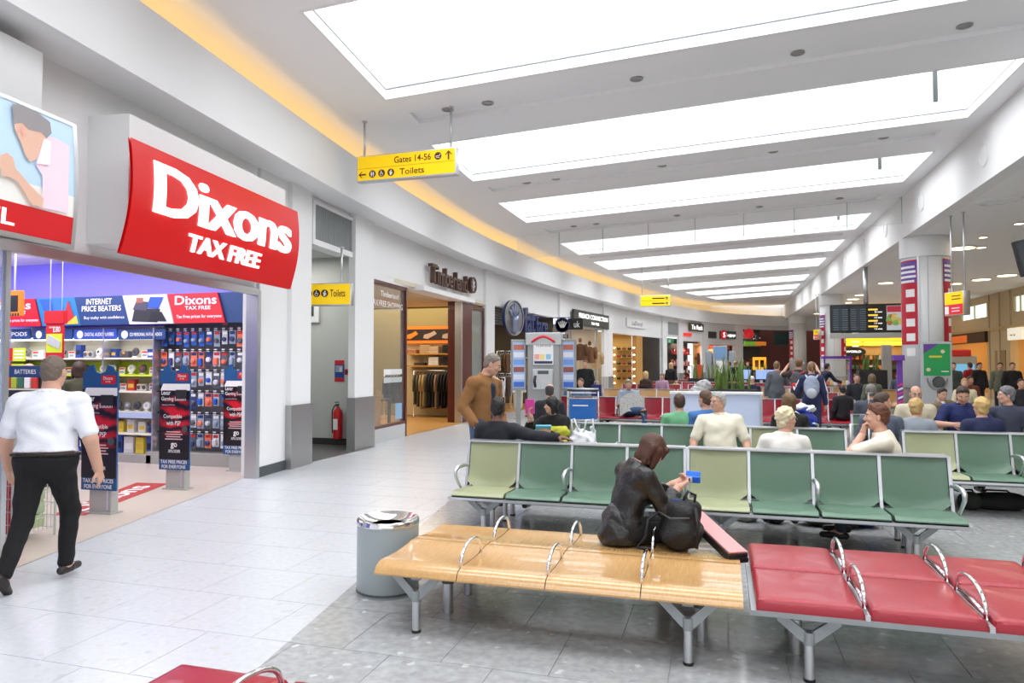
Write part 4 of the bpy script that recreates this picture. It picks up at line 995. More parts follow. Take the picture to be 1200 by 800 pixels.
# ------------------------------------------------------------------ information board
iy = 27.5; ia = upos(974, iy); ib = upos(1060, iy); zz = lambda v: zat(1017, v, (ia.x + ib.x) / 2, iy)
fb = thing('information_board', 'black flight information board hung from a steel pole beside the column', 'information board', ((ia.x + ib.x) / 2, iy, 0)); W_ = (ib.x - ia.x); M = frame((0, 0, 0), (1, -.02))
MB().rbox((-W_ / 2, zz(389.5), -.2), (W_ / 2, zz(356), 0), .02, M).build('case', BLACK, fb)
MB().rbox((-W_ / 2 - .02, zz(396), -.18), (W_ / 2, zz(390), .03), .01, M).build('lower_rail', mat('board_rail', (.42, .43, .42), .5), fb)
SCR = mat('screen_dark', (.03, .04, .05), .25, emit=.05, ecol=(.1, .15, .2)); AMB = mat('amber_text', (.9, .5, .05), .5, emit=1.0); WTX = mat('screen_white', (.9, .9, .9), .5, emit=.7)
for k in range(2):
    x0 = -W_ / 2 + .06 + k * W_ * .245; sc = MB().box((x0, zz(387), 0), (x0 + W_ * .22, zz(359), .01), M).build('screen', SCR, fb)
    for j in range(10):
        for q in range(2): MB().box((x0 + .03 + q * .3, zz(386 - j * 2.6), .01), (x0 + .2 + q * .32, zz(385.2 - j * 2.6), .012), M).build('text_line', mat('screen_dim', (.12, .17, .2), .5, emit=.03), sc)
x0 = W_ * .0; sc = MB().box((x0, zz(388), 0), (x0 + W_ * .23, zz(358), .01), M).build('screen', mat('screen_black', (.006, .006, .007), .3), fb)
for j in range(4):
    MB().box((x0 + .05, zz(363.5 + j * 6.6), .01), (x0 + W_ * .15, zz(361.8 + j * 6.6), .012), M).build('text_line', AMB, sc); text(('5', '10', '10', '15')[j], (x0 + W_ * .105, zz(366.6 + j * 6.6), x0 + W_ * .14, zz(364.3 + j * 6.6)), M, WTX, sc, z=.012)
    MB().box((x0 + W_ * .15, zz(366.2 + j * 6.6), .01), (x0 + W_ * .21, zz(365.2 + j * 6.6), .012), M).build('text_line', WTX, sc)
sc = MB().box((W_ * .27, zz(387), 0), (W_ * .475, zz(358.5), .01), M).build('advert_screen', mat('screen_pale', (.5, .55, .6), .4, emit=.3), fb)
MB().box((W_ * .275, zz(366), .01), (W_ * .47, zz(359), .012), M).build('red_block', mat('screen_red', (.45, .02, .05), .4, emit=.3), sc)
t = MB(); r_ = random.Random(4)
for j in range(14):
    MB().lathe([(.07 + r_.random() * .06, 0), (.05, .003)], 9, M=M @ Matrix.Translation((W_ * (.295 + .16 * r_.random()), zz(369 + 10 * r_.random()), .011 + j * .0004))).build('food_patch', mat('food_%d' % (j % 4), ((.2, .4, .08), (.6, .45, .12), (.4, .12, .05), (.55, .6, .3))[j % 4], .5, emit=.25), sc)
pp = M @ Vector((0, 0, -.1)); MB().tube([(pp.x, pp.y, zz(358)), (pp.x, pp.y, HL)], .08, 16).build('pole', ALU, fb, True)
# black screen corner at the right edge
sp_ = aty(1200, 302, 12.0); sc = thing('monitor', 'black hanging monitor cut off by the picture edge, above the tan wall', 'monitor', (sp_.x, 12.0, 0)); z0 = zat(1195, 322, sp_.x, 12); z1 = zat(1195, 283, sp_.x, 12)
Mm = Matrix.Translation((0, 0, (z0 + z1) / 2)) @ Matrix.Rotation(math.radians(-12), 4, 'Y')
MB().rbox((-.10, -.03, -.27), (.8, .05, .27), .02, Mm).build('case', BLACK, sc); MB().box((-.06, -.034, -.23), (.76, -.03, .23), Mm).build('screen', SCR, sc)
MB().tube([(.4, 0, z1 - .1), (.4, 0, HL)], .03, 10).build('pole', ALU, sc, True)

# ------------------------------------------------------------------ electronics shop contents (side wall facing the viewer)
SY = YB - .02
def nth(k): return (['zeroth', 'first', 'second', 'third', 'fourth', 'fifth', 'sixth', 'seventh', 'eighth', 'ninth', 'tenth', 'eleventh', 'twelfth'] + ['%dth' % q for q in range(13, 90)])[k]
def X1(u, y=SY): return upos(u, y).x
def Z1_(u, v, y=SY): return zat(u, v, upos(u, y).x, y)
def panel(name, u0, u1, v0, v1, y, th, m, parent, v0b=None):
    x0, x1 = X1(u0, y), X1(u1, y); um = (u0 + u1) / 2
    return MB().box((x0, y, Z1_(um, v1, y)), (x1, y + th, Z1_(um, v0, y))).build(name, m, parent)
Msh = frame((0, 0, 0), (1, 0))
BNY = YB - .45
zb0, zb1 = Z1_(150, 380, BNY), Z1_(150, 346, BNY)
bn = thing('shop_banner', 'long red and navy banner reading INTERNET PRICE BEATERS above the shelves', 'banner', (0, BNY, 0))
B = lambda u: X1(u, BNY)
def seg(u0, u1, m, nm, sl=6): 
    s = .16
    return MB().prism([(B(u0), zb0), (B(u1), zb0), (B(u1) - s, zb1), (B(u0) - s, zb1)], 0, .02, Msh).build(nm, m, bn)
MB().box((B(6), 0.02, zb0), (B(288), .08, zb1)).build('board', NAVY, bn)
PR = cm(205, 25, 35, .5)
sgm = seg(205, 264, PR, 'red_segment'); Mb = Msh @ Matrix.Translation((0, 0, .022)); h_ = zb1 - zb0
text('Dixons', (B(205) , zb0 + h_ * .62, B(254), zb0 + h_ * .92), Mb, INK, sgm, bold=.02)
text('TAX FREE', (B(217), zb0 + h_ * .45, B(247), zb0 + h_ * .57), Mb, INK, sgm, bold=.015)
text('Tax Free prices for everyone', (B(207), zb0 + h_ * .14, B(260), zb0 + h_ * .28), Mb, INK, sgm, bold=.008)
sgm = seg(95, 152, cm(28, 62, 110, .5), 'navy_segment')
text('INTERNET', (B(101), zb0 + h_ * .72, B(131), zb0 + h_ * .92), Mb, INK, sgm, bold=.02); text('PRICE BEATERS', (B(96), zb0 + h_ * .48, B(142), zb0 + h_ * .67), Mb, INK, sgm, bold=.02)
text('Buy today with confidence', (B(99), zb0 + h_ * .18, B(146), zb0 + h_ * .31), Mb, INK, sgm, bold=.006)
sgm = seg(6, 48, PR, 'red_segment'); text('Dixons', (B(-14), zb0 + h_ * .62, B(36), zb0 + h_ * .92), Mb, INK, sgm, bold=.02); text('TAX FREE', (B(4), zb0 + h_ * .45, B(30), zb0 + h_ * .57), Mb, INK, sgm, bold=.012)
text('Tax Free prices for everyone', (B(0), zb0 + h_ * .14, B(45), zb0 + h_ * .28), Mb, INK, sgm, bold=.006)
sgm = seg(152, 204, cm(205, 205, 208, .5), 'picture_segment')
def patch(pts, m, parent, z=.024): return MB().add([(B(u), zb0 + h_ * t, z) for u, t in pts], [tuple(range(len(pts)))], Msh).build('picture_patch', m, parent)
patch([(155, .1), (185, .05), (188, .5), (158, .55)], cm(40, 40, 44), sgm); patch([(156, .5), (172, .45), (174, .75), (160, .8)], cm(70, 70, 80), sgm, .026); patch([(160, .72), (168, .72), (168, .9), (160, .9)], cm(150, 90, 70), sgm, .028)
patch([(172, .55), (186, .5), (192, .9), (176, .92)], cm(40, 80, 160), sgm, .026); patch([(175, .1), (196, .08), (190, .4), (178, .42)], cm(20, 25, 30), sgm, .028)
sgm = seg(50, 95, cm(35, 120, 170, .5), 'picture_segment')
patch([(52, .5), (64, .45), (60, .95), (46, .95)], cm(40, 90, 160), sgm); patch([(66, .45), (76, .4), (70, .95), (60, .95)], cm(50, 110, 180), sgm, .026); patch([(54, .2), (75, .15), (74, .5), (52, .52)], cm(200, 80, 110), sgm, .028); patch([(74, .1), (90, .1), (80, .9)], cm(190, 30, 40), sgm, .03); patch([(78, .05), (93, .05), (90, .35)], cm(235, 190, 60), sgm, .032)
# category strips
CY = YB - .40
for k, (u0, u1, tx) in enumerate(((-22, 34, 'APPLE IPODS'), (38, 84, ''), (86, 136, 'DIGITAL AUDIO PLAYERS'), (138, 193, 'CD PERSONAL HI-FI & RADIOS'))):
    x0, x1 = X1(u0, CY), X1(u1, CY); za, zc_ = Z1_(u0, 398, CY), Z1_(u0, 386, CY)
    cs = thing('category_strip', 'blue shelf heading strip, %s along the lit shelf unit' % nth(k + 1), 'shelf heading', (0, CY, 0), 0, 'blue category headings')
    MB().box((x0, 0, za), (x1, .03, zc_)).build('board', cm((45, 90, 170)[0] if k == 2 else 30, 78 if k == 2 else 66, 170 if k == 2 else 118, .5), cs)
    M2 = Msh @ Matrix.Translation((0, 0, .002)); MB().lathe([(.07, 0), (.07, .003), (.05, .004)], 14, M=M2 @ Matrix.Translation((x0 + .14, (za + zc_) / 2, 0))).build('symbol', INK, cs)
    if tx: text(tx, (x0 + .25, za + .06, x1 - .06, zc_ - .06), M2, INK, cs, bold=.01)
# lit shelving bay
xa, xb2 = X1(-14), X1(200)
unit = thing('shelf_unit', 'long lit cream shelf unit of gadgets along the shop wall', 'shelving', ((xa + xb2) / 2, YB - .02, 0)); hw = (xb2 - xa) / 2
MB().box((-hw, -.03, .1), (hw, 0, 2.35)).build('back_panel', CREAM, unit); MB().box((-hw, -.42, 0), (hw, 0, .14)).build('plinth', mat('plinth_grey', (.35, .34, .31), .6), unit)
LIME = mat('lime_shelf', (.62, .74, .03), .5)
levels = [2.16, 1.79, 1.50, 1.22, .86, .50]
for k, z in enumerate(levels):
    MB().box((-hw, -.40 if k else -.32, z - .03), (hw, -.03, z)).build('shelf', LIME if k == 2 else CREAM, unit)
    if k in (1, 2, 3): MB().box((-hw, -.045, z + .0), (hw, -.03, z + .22)).build('shelf_backing', LIME if k == 2 else cm(236, 232, 214), unit)
    if k == 4: MB().box((-hw, -.41, z - .1), (hw, -.40, z)).build('price_rail', cm(170, 185, 215), unit)
MB().box((-hw, -.36, 2.1), (hw, -.30, 2.13)).build('light_tube', mat('tube_light', (1, 1, .95), .5, emit=4), unit)
for k in range(5): MB().box((-hw + k * hw / 2 - .012, -.40, .1), (-hw + k * hw / 2 + .012, 0, 2.3)).build('upright', ALU, unit)
r_ = random.Random(11)
def product(kind, x, y, z, label, group, sc=1.0):
    t_ = thing('product', label, 'gadget', (x, y, z), r_.uniform(-.2, .2), group)
    if kind == 'disc':
        MB().lathe([(.02, 0), (.05, 0), (.06, .01), (.001, .03)], 10).build('stand', INK, t_); MB().lathe([(.02, -.02), (.075 * sc, -.018), (.08 * sc, 0), (.06, .018), (.001, .022)], 14, M=Matrix.Translation((0, 0, .1)) @ Matrix.Rotation(PI / 2 - .25, 4, 'X')).build('player', r_.choice([cm(225, 225, 228, .3), cm(120, 122, 130, .3), cm(60, 62, 70, .3)]), t_, 40)
        MB().lathe([(.028, .019), (.026, .024)], 10, M=Matrix.Translation((0, 0, .1)) @ Matrix.Rotation(PI / 2 - .25, 4, 'X')).build('dial', r_.choice([cm(200, 60, 50), cm(40, 40, 45), cm(190, 190, 195)]), t_)
    elif kind == 'radio':
        w_, h2 = .2 * sc, .12 * sc; MB().rbox((-w_ / 2, -.05, 0), (w_ / 2, .05, h2), .015).build('case', r_.choice([cm(205, 205, 208, .3), cm(70, 70, 76, .3), cm(170, 172, 178, .3)]), t_)
        for s in (-1, 1): MB().lathe([(.038, 0), (.034, .006), (.001, .004)], 12, M=Matrix.Translation((s * w_ * .28, -.051, h2 * .5)) @ Matrix.Rotation(PI / 2, 4, 'X')).build('speaker', DKGREY, t_)
        MB().box((-.025, -.054, h2 * .55), (.025, -.05, h2 * .85)).build('display', cm(235, 150, 40), t_)
    elif kind == 'box':
        w_, h2 = r_.uniform(.10, .17) * sc, r_.uniform(.14, .24) * sc; c1 = r_.choice([(40, 70, 150), (225, 225, 225), (60, 90, 180), (200, 60, 50), (235, 210, 70)])
        MB().box((-w_ / 2, -.05, 0), (w_ / 2, .05, h2)).build('carton', cm(*c1), t_); MB().box((-w_ * .38, -.052, h2 * .25), (w_ * .38, -.05, h2 * .6)).build('print', cm(*r_.choice([(245, 245, 245), (230, 190, 60), (30, 30, 36)])), t_)
    elif kind == 'card':
        MB().box((-.07, -.012, 0), (.07, 0, .12)).build('price_card', INK, t_); MB().box((-.06, -.014, .08), (.06, -.012, .11)).build('red_strip', cm(210, 50, 40), t_); MB().box((-.05, -.014, .02), (.05, -.012, .06)).build('print', cm(150, 150, 155), t_)
    return t_
onm = ['', 'top', 'lime green', 'white backed', 'price railed', 'lowest']
for k, z in enumerate(levels):
    kinds = (['radio'], ['radio', 'disc', 'card', 'box'], ['disc', 'card', 'disc'], ['radio', 'card', 'box'], ['disc'], ['box'])[k]
    if k == 0: continue
    x = xa + .15; i = 0; ct = {}
    while x < xb2 - .1:
        kd = kinds[i % len(kinds)]; i += 1
        ct[kd] = ct.get(kd, 0) + 1
        if not (k == 2 and i % 7 == 0): product(kd, x, YB - .24, z + .002, '%s on the %s lit shelf, %s from its far end' % ({'disc': 'round portable player', 'radio': 'compact radio', 'card': 'white price card', 'box': 'printed carton'}[kd], onm[k], nth(ct[kd])), '%s items, %s shelf' % (kd, onm[k]), .95)
        x += (.21 if kd != 'card' else .18) * r_.uniform(.95, 1.15)
x = xa + .2; i = 0
while x < xb2 - .15:
    i += 1
    product('box', x, YB - .24, .142, 'printed carton on the shelf unit plinth, %s from its far end' % nth(i), 'cartons on the plinth', 1.35); x += r_.uniform(.2, .3)
for k, (u, v) in enumerate(((20, 418), (19, 432))):
    oc = thing('offer_card', 'lime price card with red end on the lit shelves, %s one' % ('upper', 'lower')[k], 'card', (X1(u, YB - .44), YB - .44, levels[1 + k] - .06)); MB().box((-.19, 0, 0), (.19, .012, .24)).build('lime_card', LIME, oc); MB().box((-.19, -.003, 0), (-.11, 0, .24)).build('red_end', PR, oc)
    for q in range(3): MB().box((-.07, -.003, .05 + q * .06), (.15, 0, .075 + q * .06)).build('text_line', INK, oc)
# pegboard bay
pa_, pb_ = X1(203), X1(300)
pg = thing('pegboard_bay', 'dark pegboard bay of hanging accessory packs by the shop doorway', 'display rack', ((pa_ + pb_) / 2, YB - .02, 0)); hw = (pb_ - pa_) / 2 + .15
MB().box((-hw, -.05, .2), (hw, 0, 2.75)).build('board', mat('pegboard', (.16, .16, .17), .6), pg); MB().box((-hw, -.42, 0), (hw, 0, .2)).build('plinth', mat('plinth_grey', (.35, .34, .31), .6), pg)
PACK = [cm(225, 228, 232, .35), cm(40, 95, 190, .35), cm(150, 165, 185, .3), cm(230, 120, 90, .4), cm(90, 95, 105, .35), cm(200, 205, 210, .3), cm(60, 70, 120, .35)]
rows = [2.58, 2.22, 1.87, 1.53, 1.18, .82, .5]
for k, z in enumerate(rows):
    MB().box((-hw, -.30, z + .03), (hw, -.29, z + .045)).build('peg_rail', BLACK, pg)
    n = 12 if k else 5
    for j in range(n):
        if k == 0 and j > 4: continue
        x = (pb_ + .1 - .06 - j * (pb_ - pa_ + .15) / 12)
        h2 = r_.uniform(.19, .26); w_ = r_.uniform(.10, .135)
        t_ = thing('hanging_pack', 'blister pack on the %s peg row of the pegboard, %s from the door jamb' % (['topmost', 'second', 'third', 'fourth', 'fifth', 'sixth', 'lowest'][k], nth(j + 1)), 'pack', (x, YB - .28, z), 0, 'accessory packs, %s peg row' % ['topmost', 'second', 'third', 'fourth', 'fifth', 'sixth', 'lowest'][k])
        c_ = PACK[1] if (k == 1 and j > 5) else r_.choice(PACK)
        MB().box((-w_ / 2, 0, -h2), (w_ / 2, .006, .02)).build('card', c_, t_)
        if k % 2 or j % 2: MB().lathe([(w_ * .36, 0), (w_ * .36, .03), (w_ * .25, .045)], 10, M=Matrix.Translation((0, 0, -h2 * .6)) @ Matrix.Rotation(PI / 2, 4, 'X')).build('blister', r_.choice(PACK), t_, 40)
        else: MB().rbox((-w_ * .33, -.05, -h2 * .9), (w_ * .33, 0, -h2 * .35), .015).build('blister', r_.choice(PACK), t_)
        MB().box((-w_ * .4, -.002, -.045), (w_ * .4, 0, .0)).build('heading', r_.choice([INK, cm(30, 50, 110), cm(200, 40, 40)]), t_)
        MB().tube([(0, .22, .01), (0, -.02, .01), (0, -.03, .03)], .005, 5).build('peg', ALU, t_)
        MB().box((-.03, -.035, .02), (.03, -.032, .06)).build('price_tag', INK, t_)
# hanging offer sign, small screen, batteries sign
oy = 8.4; ox = upos(63, oy).x; zq = lambda v: zat(63, v, ox, oy)
of = thing('offer_sign', 'red and lime hanging offer sign reading SAVE 80', 'sign', (ox, oy, 0)); wS = .34
MB().box((-wS / 2, 0, zq(420)), (wS / 2, .03, zq(379))).build('board', PR, of); MB().box((-wS / 2 - .02, -.02, zq(379)), (wS / 2 + .02, .06, zq(364))).build('red_top', PR, of)
MB().box((-wS / 2 + .01, -.004, zq(413)), (wS / 2 - .01, 0, zq(391))).build('lime_field', LIME, of); MB().prism([(-.14, zq(402)), (.12, zq(409)), (.14, zq(400)), (-.10, zq(392))], .004, .02, Msh).build('camera_picture', cm(190, 192, 198), of)
Mo = Msh @ Matrix.Translation((0, 0, .006)); text('SAVE', (-.1, zq(384.5), .0, zq(382.5)), Mo, INK, of, bold=.02); text('\u00a380', (-.02, zq(389), .13, zq(382.5)), Mo, INK, of, bold=.02)
for s in (-1, 1): MB().tube([(s * .12, .02, zq(364)), (s * .12, .02, 3.55)], .004, 5).build('wire', ALU, of)
ox = upos(15, oy).x
ts_ = thing('demo_screen', 'dark demo screen in an orange and black frame inside the shop', 'screen', (ox, oy, 0)); q2 = lambda v: zat(15, v, ox, oy)
MB().rbox((-.2, 0, q2(370)), (.12, .08, q2(340)), .01).build('frame', cm(225, 130, 30, .5), ts_); MB().box((-.17, -.006, q2(365)), (.08, 0, q2(346))).build('screen', BLACK, ts_)
for k in range(6): MB().box((-.2 + k * .055, -.003, q2(370)), (-.17 + k * .055, 0, q2(367))).build('stripe', BLACK, ts_)
MB().tube([(-.04, .04, q2(340)), (-.04, .04, 3.55)], .015, 6).build('drop_pole', ALU, ts_)
bp_ = upos(28, 7.3); bt = thing('battery_stand', 'navy topped battery display stand inside the shop', 'display stand', (bp_.x, 7.3, 0))
MB().box((-.32, 0, 0), (.32, .35, 1.5)).build('cabinet', cm(60, 75, 70), bt); MB().box((-.34, -.03, 1.5), (.34, .3, 1.66)).build('heading', NAVY, bt); text('BATTERIES', (-.12, 1.55, .26, 1.61), Msh @ Matrix.Translation((0, 0, .032)), INK, bt)
for k in range(5):
    MB().box((-.32, -.06, .25 + k * .27), (.32, 0, .27 + k * .27)).build('shelf', CREAM, bt)
    for j in range(5): MB().rbox((-.29 + j * .12, -.05, .275 + k * .27), (-.19 + j * .12, -.01, .42 + k * .27), .008).build('pack', (cm(205, 60, 50), cm(170, 190, 60), cm(60, 110, 90), INK)[(j + k) % 4], bt)

# ------------------------------------------------------------------ security gates with advert panels
def advert_print():                     # black print with red sweeping streaks
    if 'advert_print' in MATS: return MATS['advert_print']
    m = mat('advert_print', (.006, .005, .006), .35); nt = m.node_tree; N = nt.nodes.new; tc = N('ShaderNodeTexCoord'); mp = N('ShaderNodeMapping'); mp.inputs['Location'].default_value = (-.02, 0, -.98); nt.links.new(tc.outputs['Object'], mp.inputs['Vector'])
    wv = N('ShaderNodeTexWave'); wv.wave_type = 'BANDS'; wv.bands_direction = 'Z'; wv.inputs['Scale'].default_value = 2.2; wv.inputs['Distortion'].default_value = 9; wv.inputs['Detail'].default_value = 2; wv.inputs['Detail Scale'].default_value = 1.2; nt.links.new(mp.outputs[0], wv.inputs['Vector'])
    ln = N('ShaderNodeVectorMath'); ln.operation = 'LENGTH'; nt.links.new(mp.outputs[0], ln.inputs[0]); mr = N('ShaderNodeMapRange'); mr.inputs['From Min'].default_value = .36; mr.inputs['From Max'].default_value = .10; nt.links.new(ln.outputs['Value'], mr.inputs['Value'])
    mu = N('ShaderNodeMath'); mu.operation = 'MULTIPLY'; nt.links.new(wv.outputs['Fac'], mu.inputs[0]); nt.links.new(mr.outputs[0], mu.inputs[1]); rp = N('ShaderNodeValToRGB'); rp.color_ramp.elements[0].color = (.006, .005, .006, 1); rp.color_ramp.elements[1].color = (.62, .008, .02, 1); rp.color_ramp.elements[0].position = .1; rp.color_ramp.elements[1].position = .75
    nt.links.new(mu.outputs[0], rp.inputs[0]); nt.links.new(rp.outputs[0], nt.nodes['Principled BSDF'].inputs['Base Color']); return m
def sec_gate(u, vb, label, uw):
    p = fl(u, vb); g = thing('security_gate', label, 'security gate', (p.x, p.y, 0), math.radians(3), 'security gates at the shop entrance')
    w_ = .235; GM = mat('gate_grey', (.42, .42, .40), .45)
    MB().rbox((-.15, -.05, 0), (.15, .06, .55), .012).build('pedestal', GM, g); MB().box((-.18, -.08, 0), (.18, .09, .02)).build('base_plate', GM, g)
    MB().box((.09, -.055, .05), (.12, -.05, .5)).build('pale_edge', ALU, g)
    out = [(-w_, .27), (w_, .27), (w_, 1.60), (w_ * .82, 1.60), (w_ * .7, 1.66), (w_ * .42, 1.68), (w_ * .28, 1.60), (0, 1.58), (-w_ * .28, 1.60), (-w_ * .42, 1.68), (-w_ * .7, 1.66), (-w_ * .82, 1.60), (-w_, 1.60)]
    M0 = frame((0, -.075, 0), (1, 0)); bd = MB().prism(out, -.02, 0, M0).build('advert_panel', cm(28, 84, 138, .45), g)
    MB().box((-w_, .41, 0), (w_, 1.40, .004), M0).build('black_field', advert_print(), bd)
    MB().add([(-w_ + .01, 1.33, .0045), (w_, 1.33, .0045), (w_, 1.42, .0045), (-w_ + .05, 1.42, .0045)], [(0, 1, 2, 3)], M0).build('white_bar', INK, bd)
    MB().box((.02, 1.46, 0), (w_ - .03, 1.56, .004), M0).build('red_badge', PR, bd)
    M2 = M0 @ Matrix.Translation((0, 0, .006)); T = lambda s, x0, y0, x1, y1, b=.006: text(s, (x0, y0, x1, y1), M2, INK, bd, bold=b, z=.002)
    T('Dixons', .05, 1.51, w_ - .06, 1.545); T('TAX FREE', .075, 1.48, w_ - .09, 1.497)
    T('Lexar', -w_ + .03, 1.27, -w_ + .17, 1.33, .012); T('Gaming Edition', -w_ + .03, 1.18, w_ - .06, 1.245); T('Memory Stick PRO Duo', -w_ + .04, 1.125, -w_ + .24, 1.145, 0)
    T('Compatible', -.17, .945, .12, 1.01); T('with PSP', -.12, .865, .10, .925)
    for k in range(4): MB().box((-.12 - .02 * (k % 2), .77 - k * .032, .007), (.10 + .03 * (k % 2), .783 - k * .032, .008), M0).build('text_line', cm(235, 190, 190), bd)
    MB().lathe([(.045, 0), (.045, .004), (.036, .005)], 16, M=M0 @ Matrix.Translation((.165, .82, .006))).build('round_badge', DKGREY, bd)
    T('go', -.05, .55, .05, .63, .03); T('XPLODER', -.09, .50, .1, .54, .01)
    MB().box((.02, 1.22, .006), (.19, 1.34, .012), M0 @ Matrix.Rotation(0, 4, 'Z')).build('memory_card', cm(35, 35, 38), bd)
    T('TAX FREE PRICES', -w_ + .03, .355, w_ - .03, .40, .012); T('FOR EVERYONE', -w_ + .05, .29, w_ - .05, .335, .012)
    return g
sec_gate(121, 601, 'security gate with black and red advert panel beside the walking man', 49)
sec_gate(208, 573, 'middle security gate with black and red advert panel', 44)
sec_gate(280, 552, 'security gate with black and red advert panel at the door jamb', 39)
# red floor mat
pts = [fl(60, 604), fl(100, 604), fl(197, 567), fl(160, 566)]
mt = thing('floor_mat', 'red floor graphic with white lettering between the security gates', 'mat', (0, 0, .005))
MB().add([(p.x, p.y, z) for z in (.0, .004) for p in pts], [(4, 5, 6, 7), (0, 1, 5, 4), (1, 2, 6, 5), (2, 3, 7, 6), (3, 0, 4, 7)]).build('graphic', cm(178, 50, 42, .5), mt)
d_ = (pts[2] - pts[1]).normalized(); n_ = Vector((-d_.y, d_.x, 0)); Mm = Matrix(((d_.x, n_.x, 0, pts[1].x), (d_.y, n_.y, 0, pts[1].y), (0, 0, 1, .005), (0, 0, 0, 1)))
L_ = (pts[2] - pts[1]).length; text('Dixons', (L_ * .1, .12, L_ * .9, .42), Mm, INK, mt, bold=.02)
# glass screen and mesh bin at the left edge
s0, s1 = sy(2.4), su(8, .6); gs = thing('glass_screen', 'tall glass side screen at the left edge of the shop entrance', 'glass screen')
strip(q := MB(), s0, s1, .60, .612, .02, 2.72); q.build('pane', mat('green_glass', (.75, .9, .86), .03, alpha=.28), gs); strip(q := MB(), s1 - .04, s1 + .01, .585, .63, 0, 2.72); q.build('edge_post', ALU, gs)
dbp = fl(12, 636); db = thing('wire_bin', 'wire mesh dump bin of green and red packs behind the walking man', 'basket', (dbp.x - .1, dbp.y + .1, 0), .1)
WG = mat('wire_grey', (.5, .52, .5), .4, metal=.6)
for s in (-1, 1):
    for s2 in (-1, 1): MB().tube([(s * .24, s2 * .24, 0), (s * .24, s2 * .24, 1.05)], .012, 6).build('corner_post', WG, db)
for k in range(9):
    z = .08 + k * .12
    MB().tube([(-.24, -.24, z), (.24, -.24, z), (.24, .24, z), (-.24, .24, z), (-.24, -.24, z)], .005, 5).build('hoop_wire', WG, db)
for k in range(1, 10):
    for s2 in (-1, 1): MB().tube([(-.24 + k * .048, s2 * .24, .08), (-.24 + k * .048, s2 * .24, 1.04)], .004, 4).build('upright_wire', WG, db); MB().tube([(s2 * .24, -.24 + k * .048, .08), (s2 * .24, -.24 + k * .048, 1.04)], .004, 4).build('upright_wire', WG, db)
for k in range(14):
    MB().rbox((-.2 + (k % 2) * .2, -.2 + (k // 2 % 2) * .2, .1 + k // 4 * .13), (-.02 + (k % 2) * .2, -.01 + (k // 2 % 2) * .2, .22 + k // 4 * .13), .015).build('pack', (cm(120, 150, 110), cm(200, 60, 60), cm(90, 130, 90), cm(180, 200, 150))[k % 4], db)

# ------------------------------------------------------------------ clothing shop with orange frieze
OLIVE = mat('olive_wall', (.30, .25, .10), .7)
aT = fpt(U['B1'], .72)[0]; TY = 20.75
t = MB(); t.box((-13.5, TY, 0), (fpt(U['C0'], .72)[0].x + .1, TY + .1, 4.2)); t.box((-13.6, 13.3, 0), (-13.5, TY, 4.2)); t.box((-13.5, 13.3, 0), (aT.x - .05, 13.36, 4.2)); struct('wall_clothing_shop', t, OLIVE, 'olive walls of the clothing shop')
t = MB(); t.add([(aT.x + .1, 13.3, .004), (fpt(U['w1'], .55)[0].x, fpt(U['w1'], .55)[0].y, .004), (fpt(su(552, .45), .45)[0].x, fpt(su(552, .45), .45)[0].y, .004), (-6.9, TY, .004), (-13.5, TY, .004), (-13.5, 13.3, .004)], [tuple(range(6))]); struct('floor_clothing_shop', t, FLOORWOOD, 'warm wooden floor of the clothing shop')
t = MB(); t.box((-13.5, 13.3, 3.5), (-7.0, TY, 3.6)); struct('ceiling_clothing_shop', t, mat('warm_ceiling', (.72, .66, .52), .7), 'ceiling of the clothing shop')
area('clothing_shop_lamp', (-9.6, 18.4, 3.45), 3.5, 5.0, 170, (1.0, .86, .66))
TX = lambda u: upos(u, TY - .3).x; TZ = lambda v: zat(508, v, TX(508), TY - .3)
fr = thing('frieze_banner', 'black and orange picture frieze on the clothing shop wall', 'banner', (0, TY - .30, 0)); ORG = cm(240, 120, 20, .5, emit=.25)
MB().box((TX(470), 0, TZ(402)), (TX(536), .06, TZ(382))).build('orange_board', ORG, fr); MB().box((TX(470), -.01, TZ(398.5)), (TX(536), 0, TZ(385.5))).build('black_field', cm(38, 22, 16), fr)
Mt = Msh @ Matrix.Translation((0, 0, .014))
for u0, u1 in ((476, 490), (496, 512), (518, 535)): MB().add([(TX(u0), TZ(396), .0), (TX((u0 * 2 + u1) / 3), TZ(397), 0), (TX(u1), TZ(391), 0), (TX(u1 - 3), TZ(387.5), 0), (TX((u0 + u1) / 2), TZ(390), 0), (TX(u0 + 1), TZ(392), 0)], [tuple(range(6))], Mt).build('picture_patch', ORG if u0 < 480 else cm(190, 160, 140), fr)
sh = thing('wall_shelving', 'wooden shelves of folded clothes under the orange frieze', 'shelving', (0, TY - .05, 0))
MB().box((TX(470), -.01, .02), (TX(537), .02, 2.4)).build('back_panel', cm(206, 190, 150), sh)
for v in (414, 428): MB().box((TX(478), -.42, TZ(v) - .04), (TX(537), 0, TZ(v))).build('shelf', FLOORWOOD, sh)
MB().box((TX(537), -.5, 0), (TX(537) + .05, 0, 2.5)).build('end_panel', cm(215, 205, 185), sh)
def folded(x, y, z, n, col, label, w_=.32):
    for k in range(n):
        MB().rbox((-w_ / 2, -.14, 0), (w_ / 2, .14, .042), .015).build('folded_garment', col).location = (x, y, z + k * .044)
        o = C.objects[-1]; tag(o, label + ', %s from the shelf' % ['lowest', 'second', 'third', 'fourth', 'fifth', 'sixth'][k], 'folded clothes', 'folded clothes on the shop shelves')
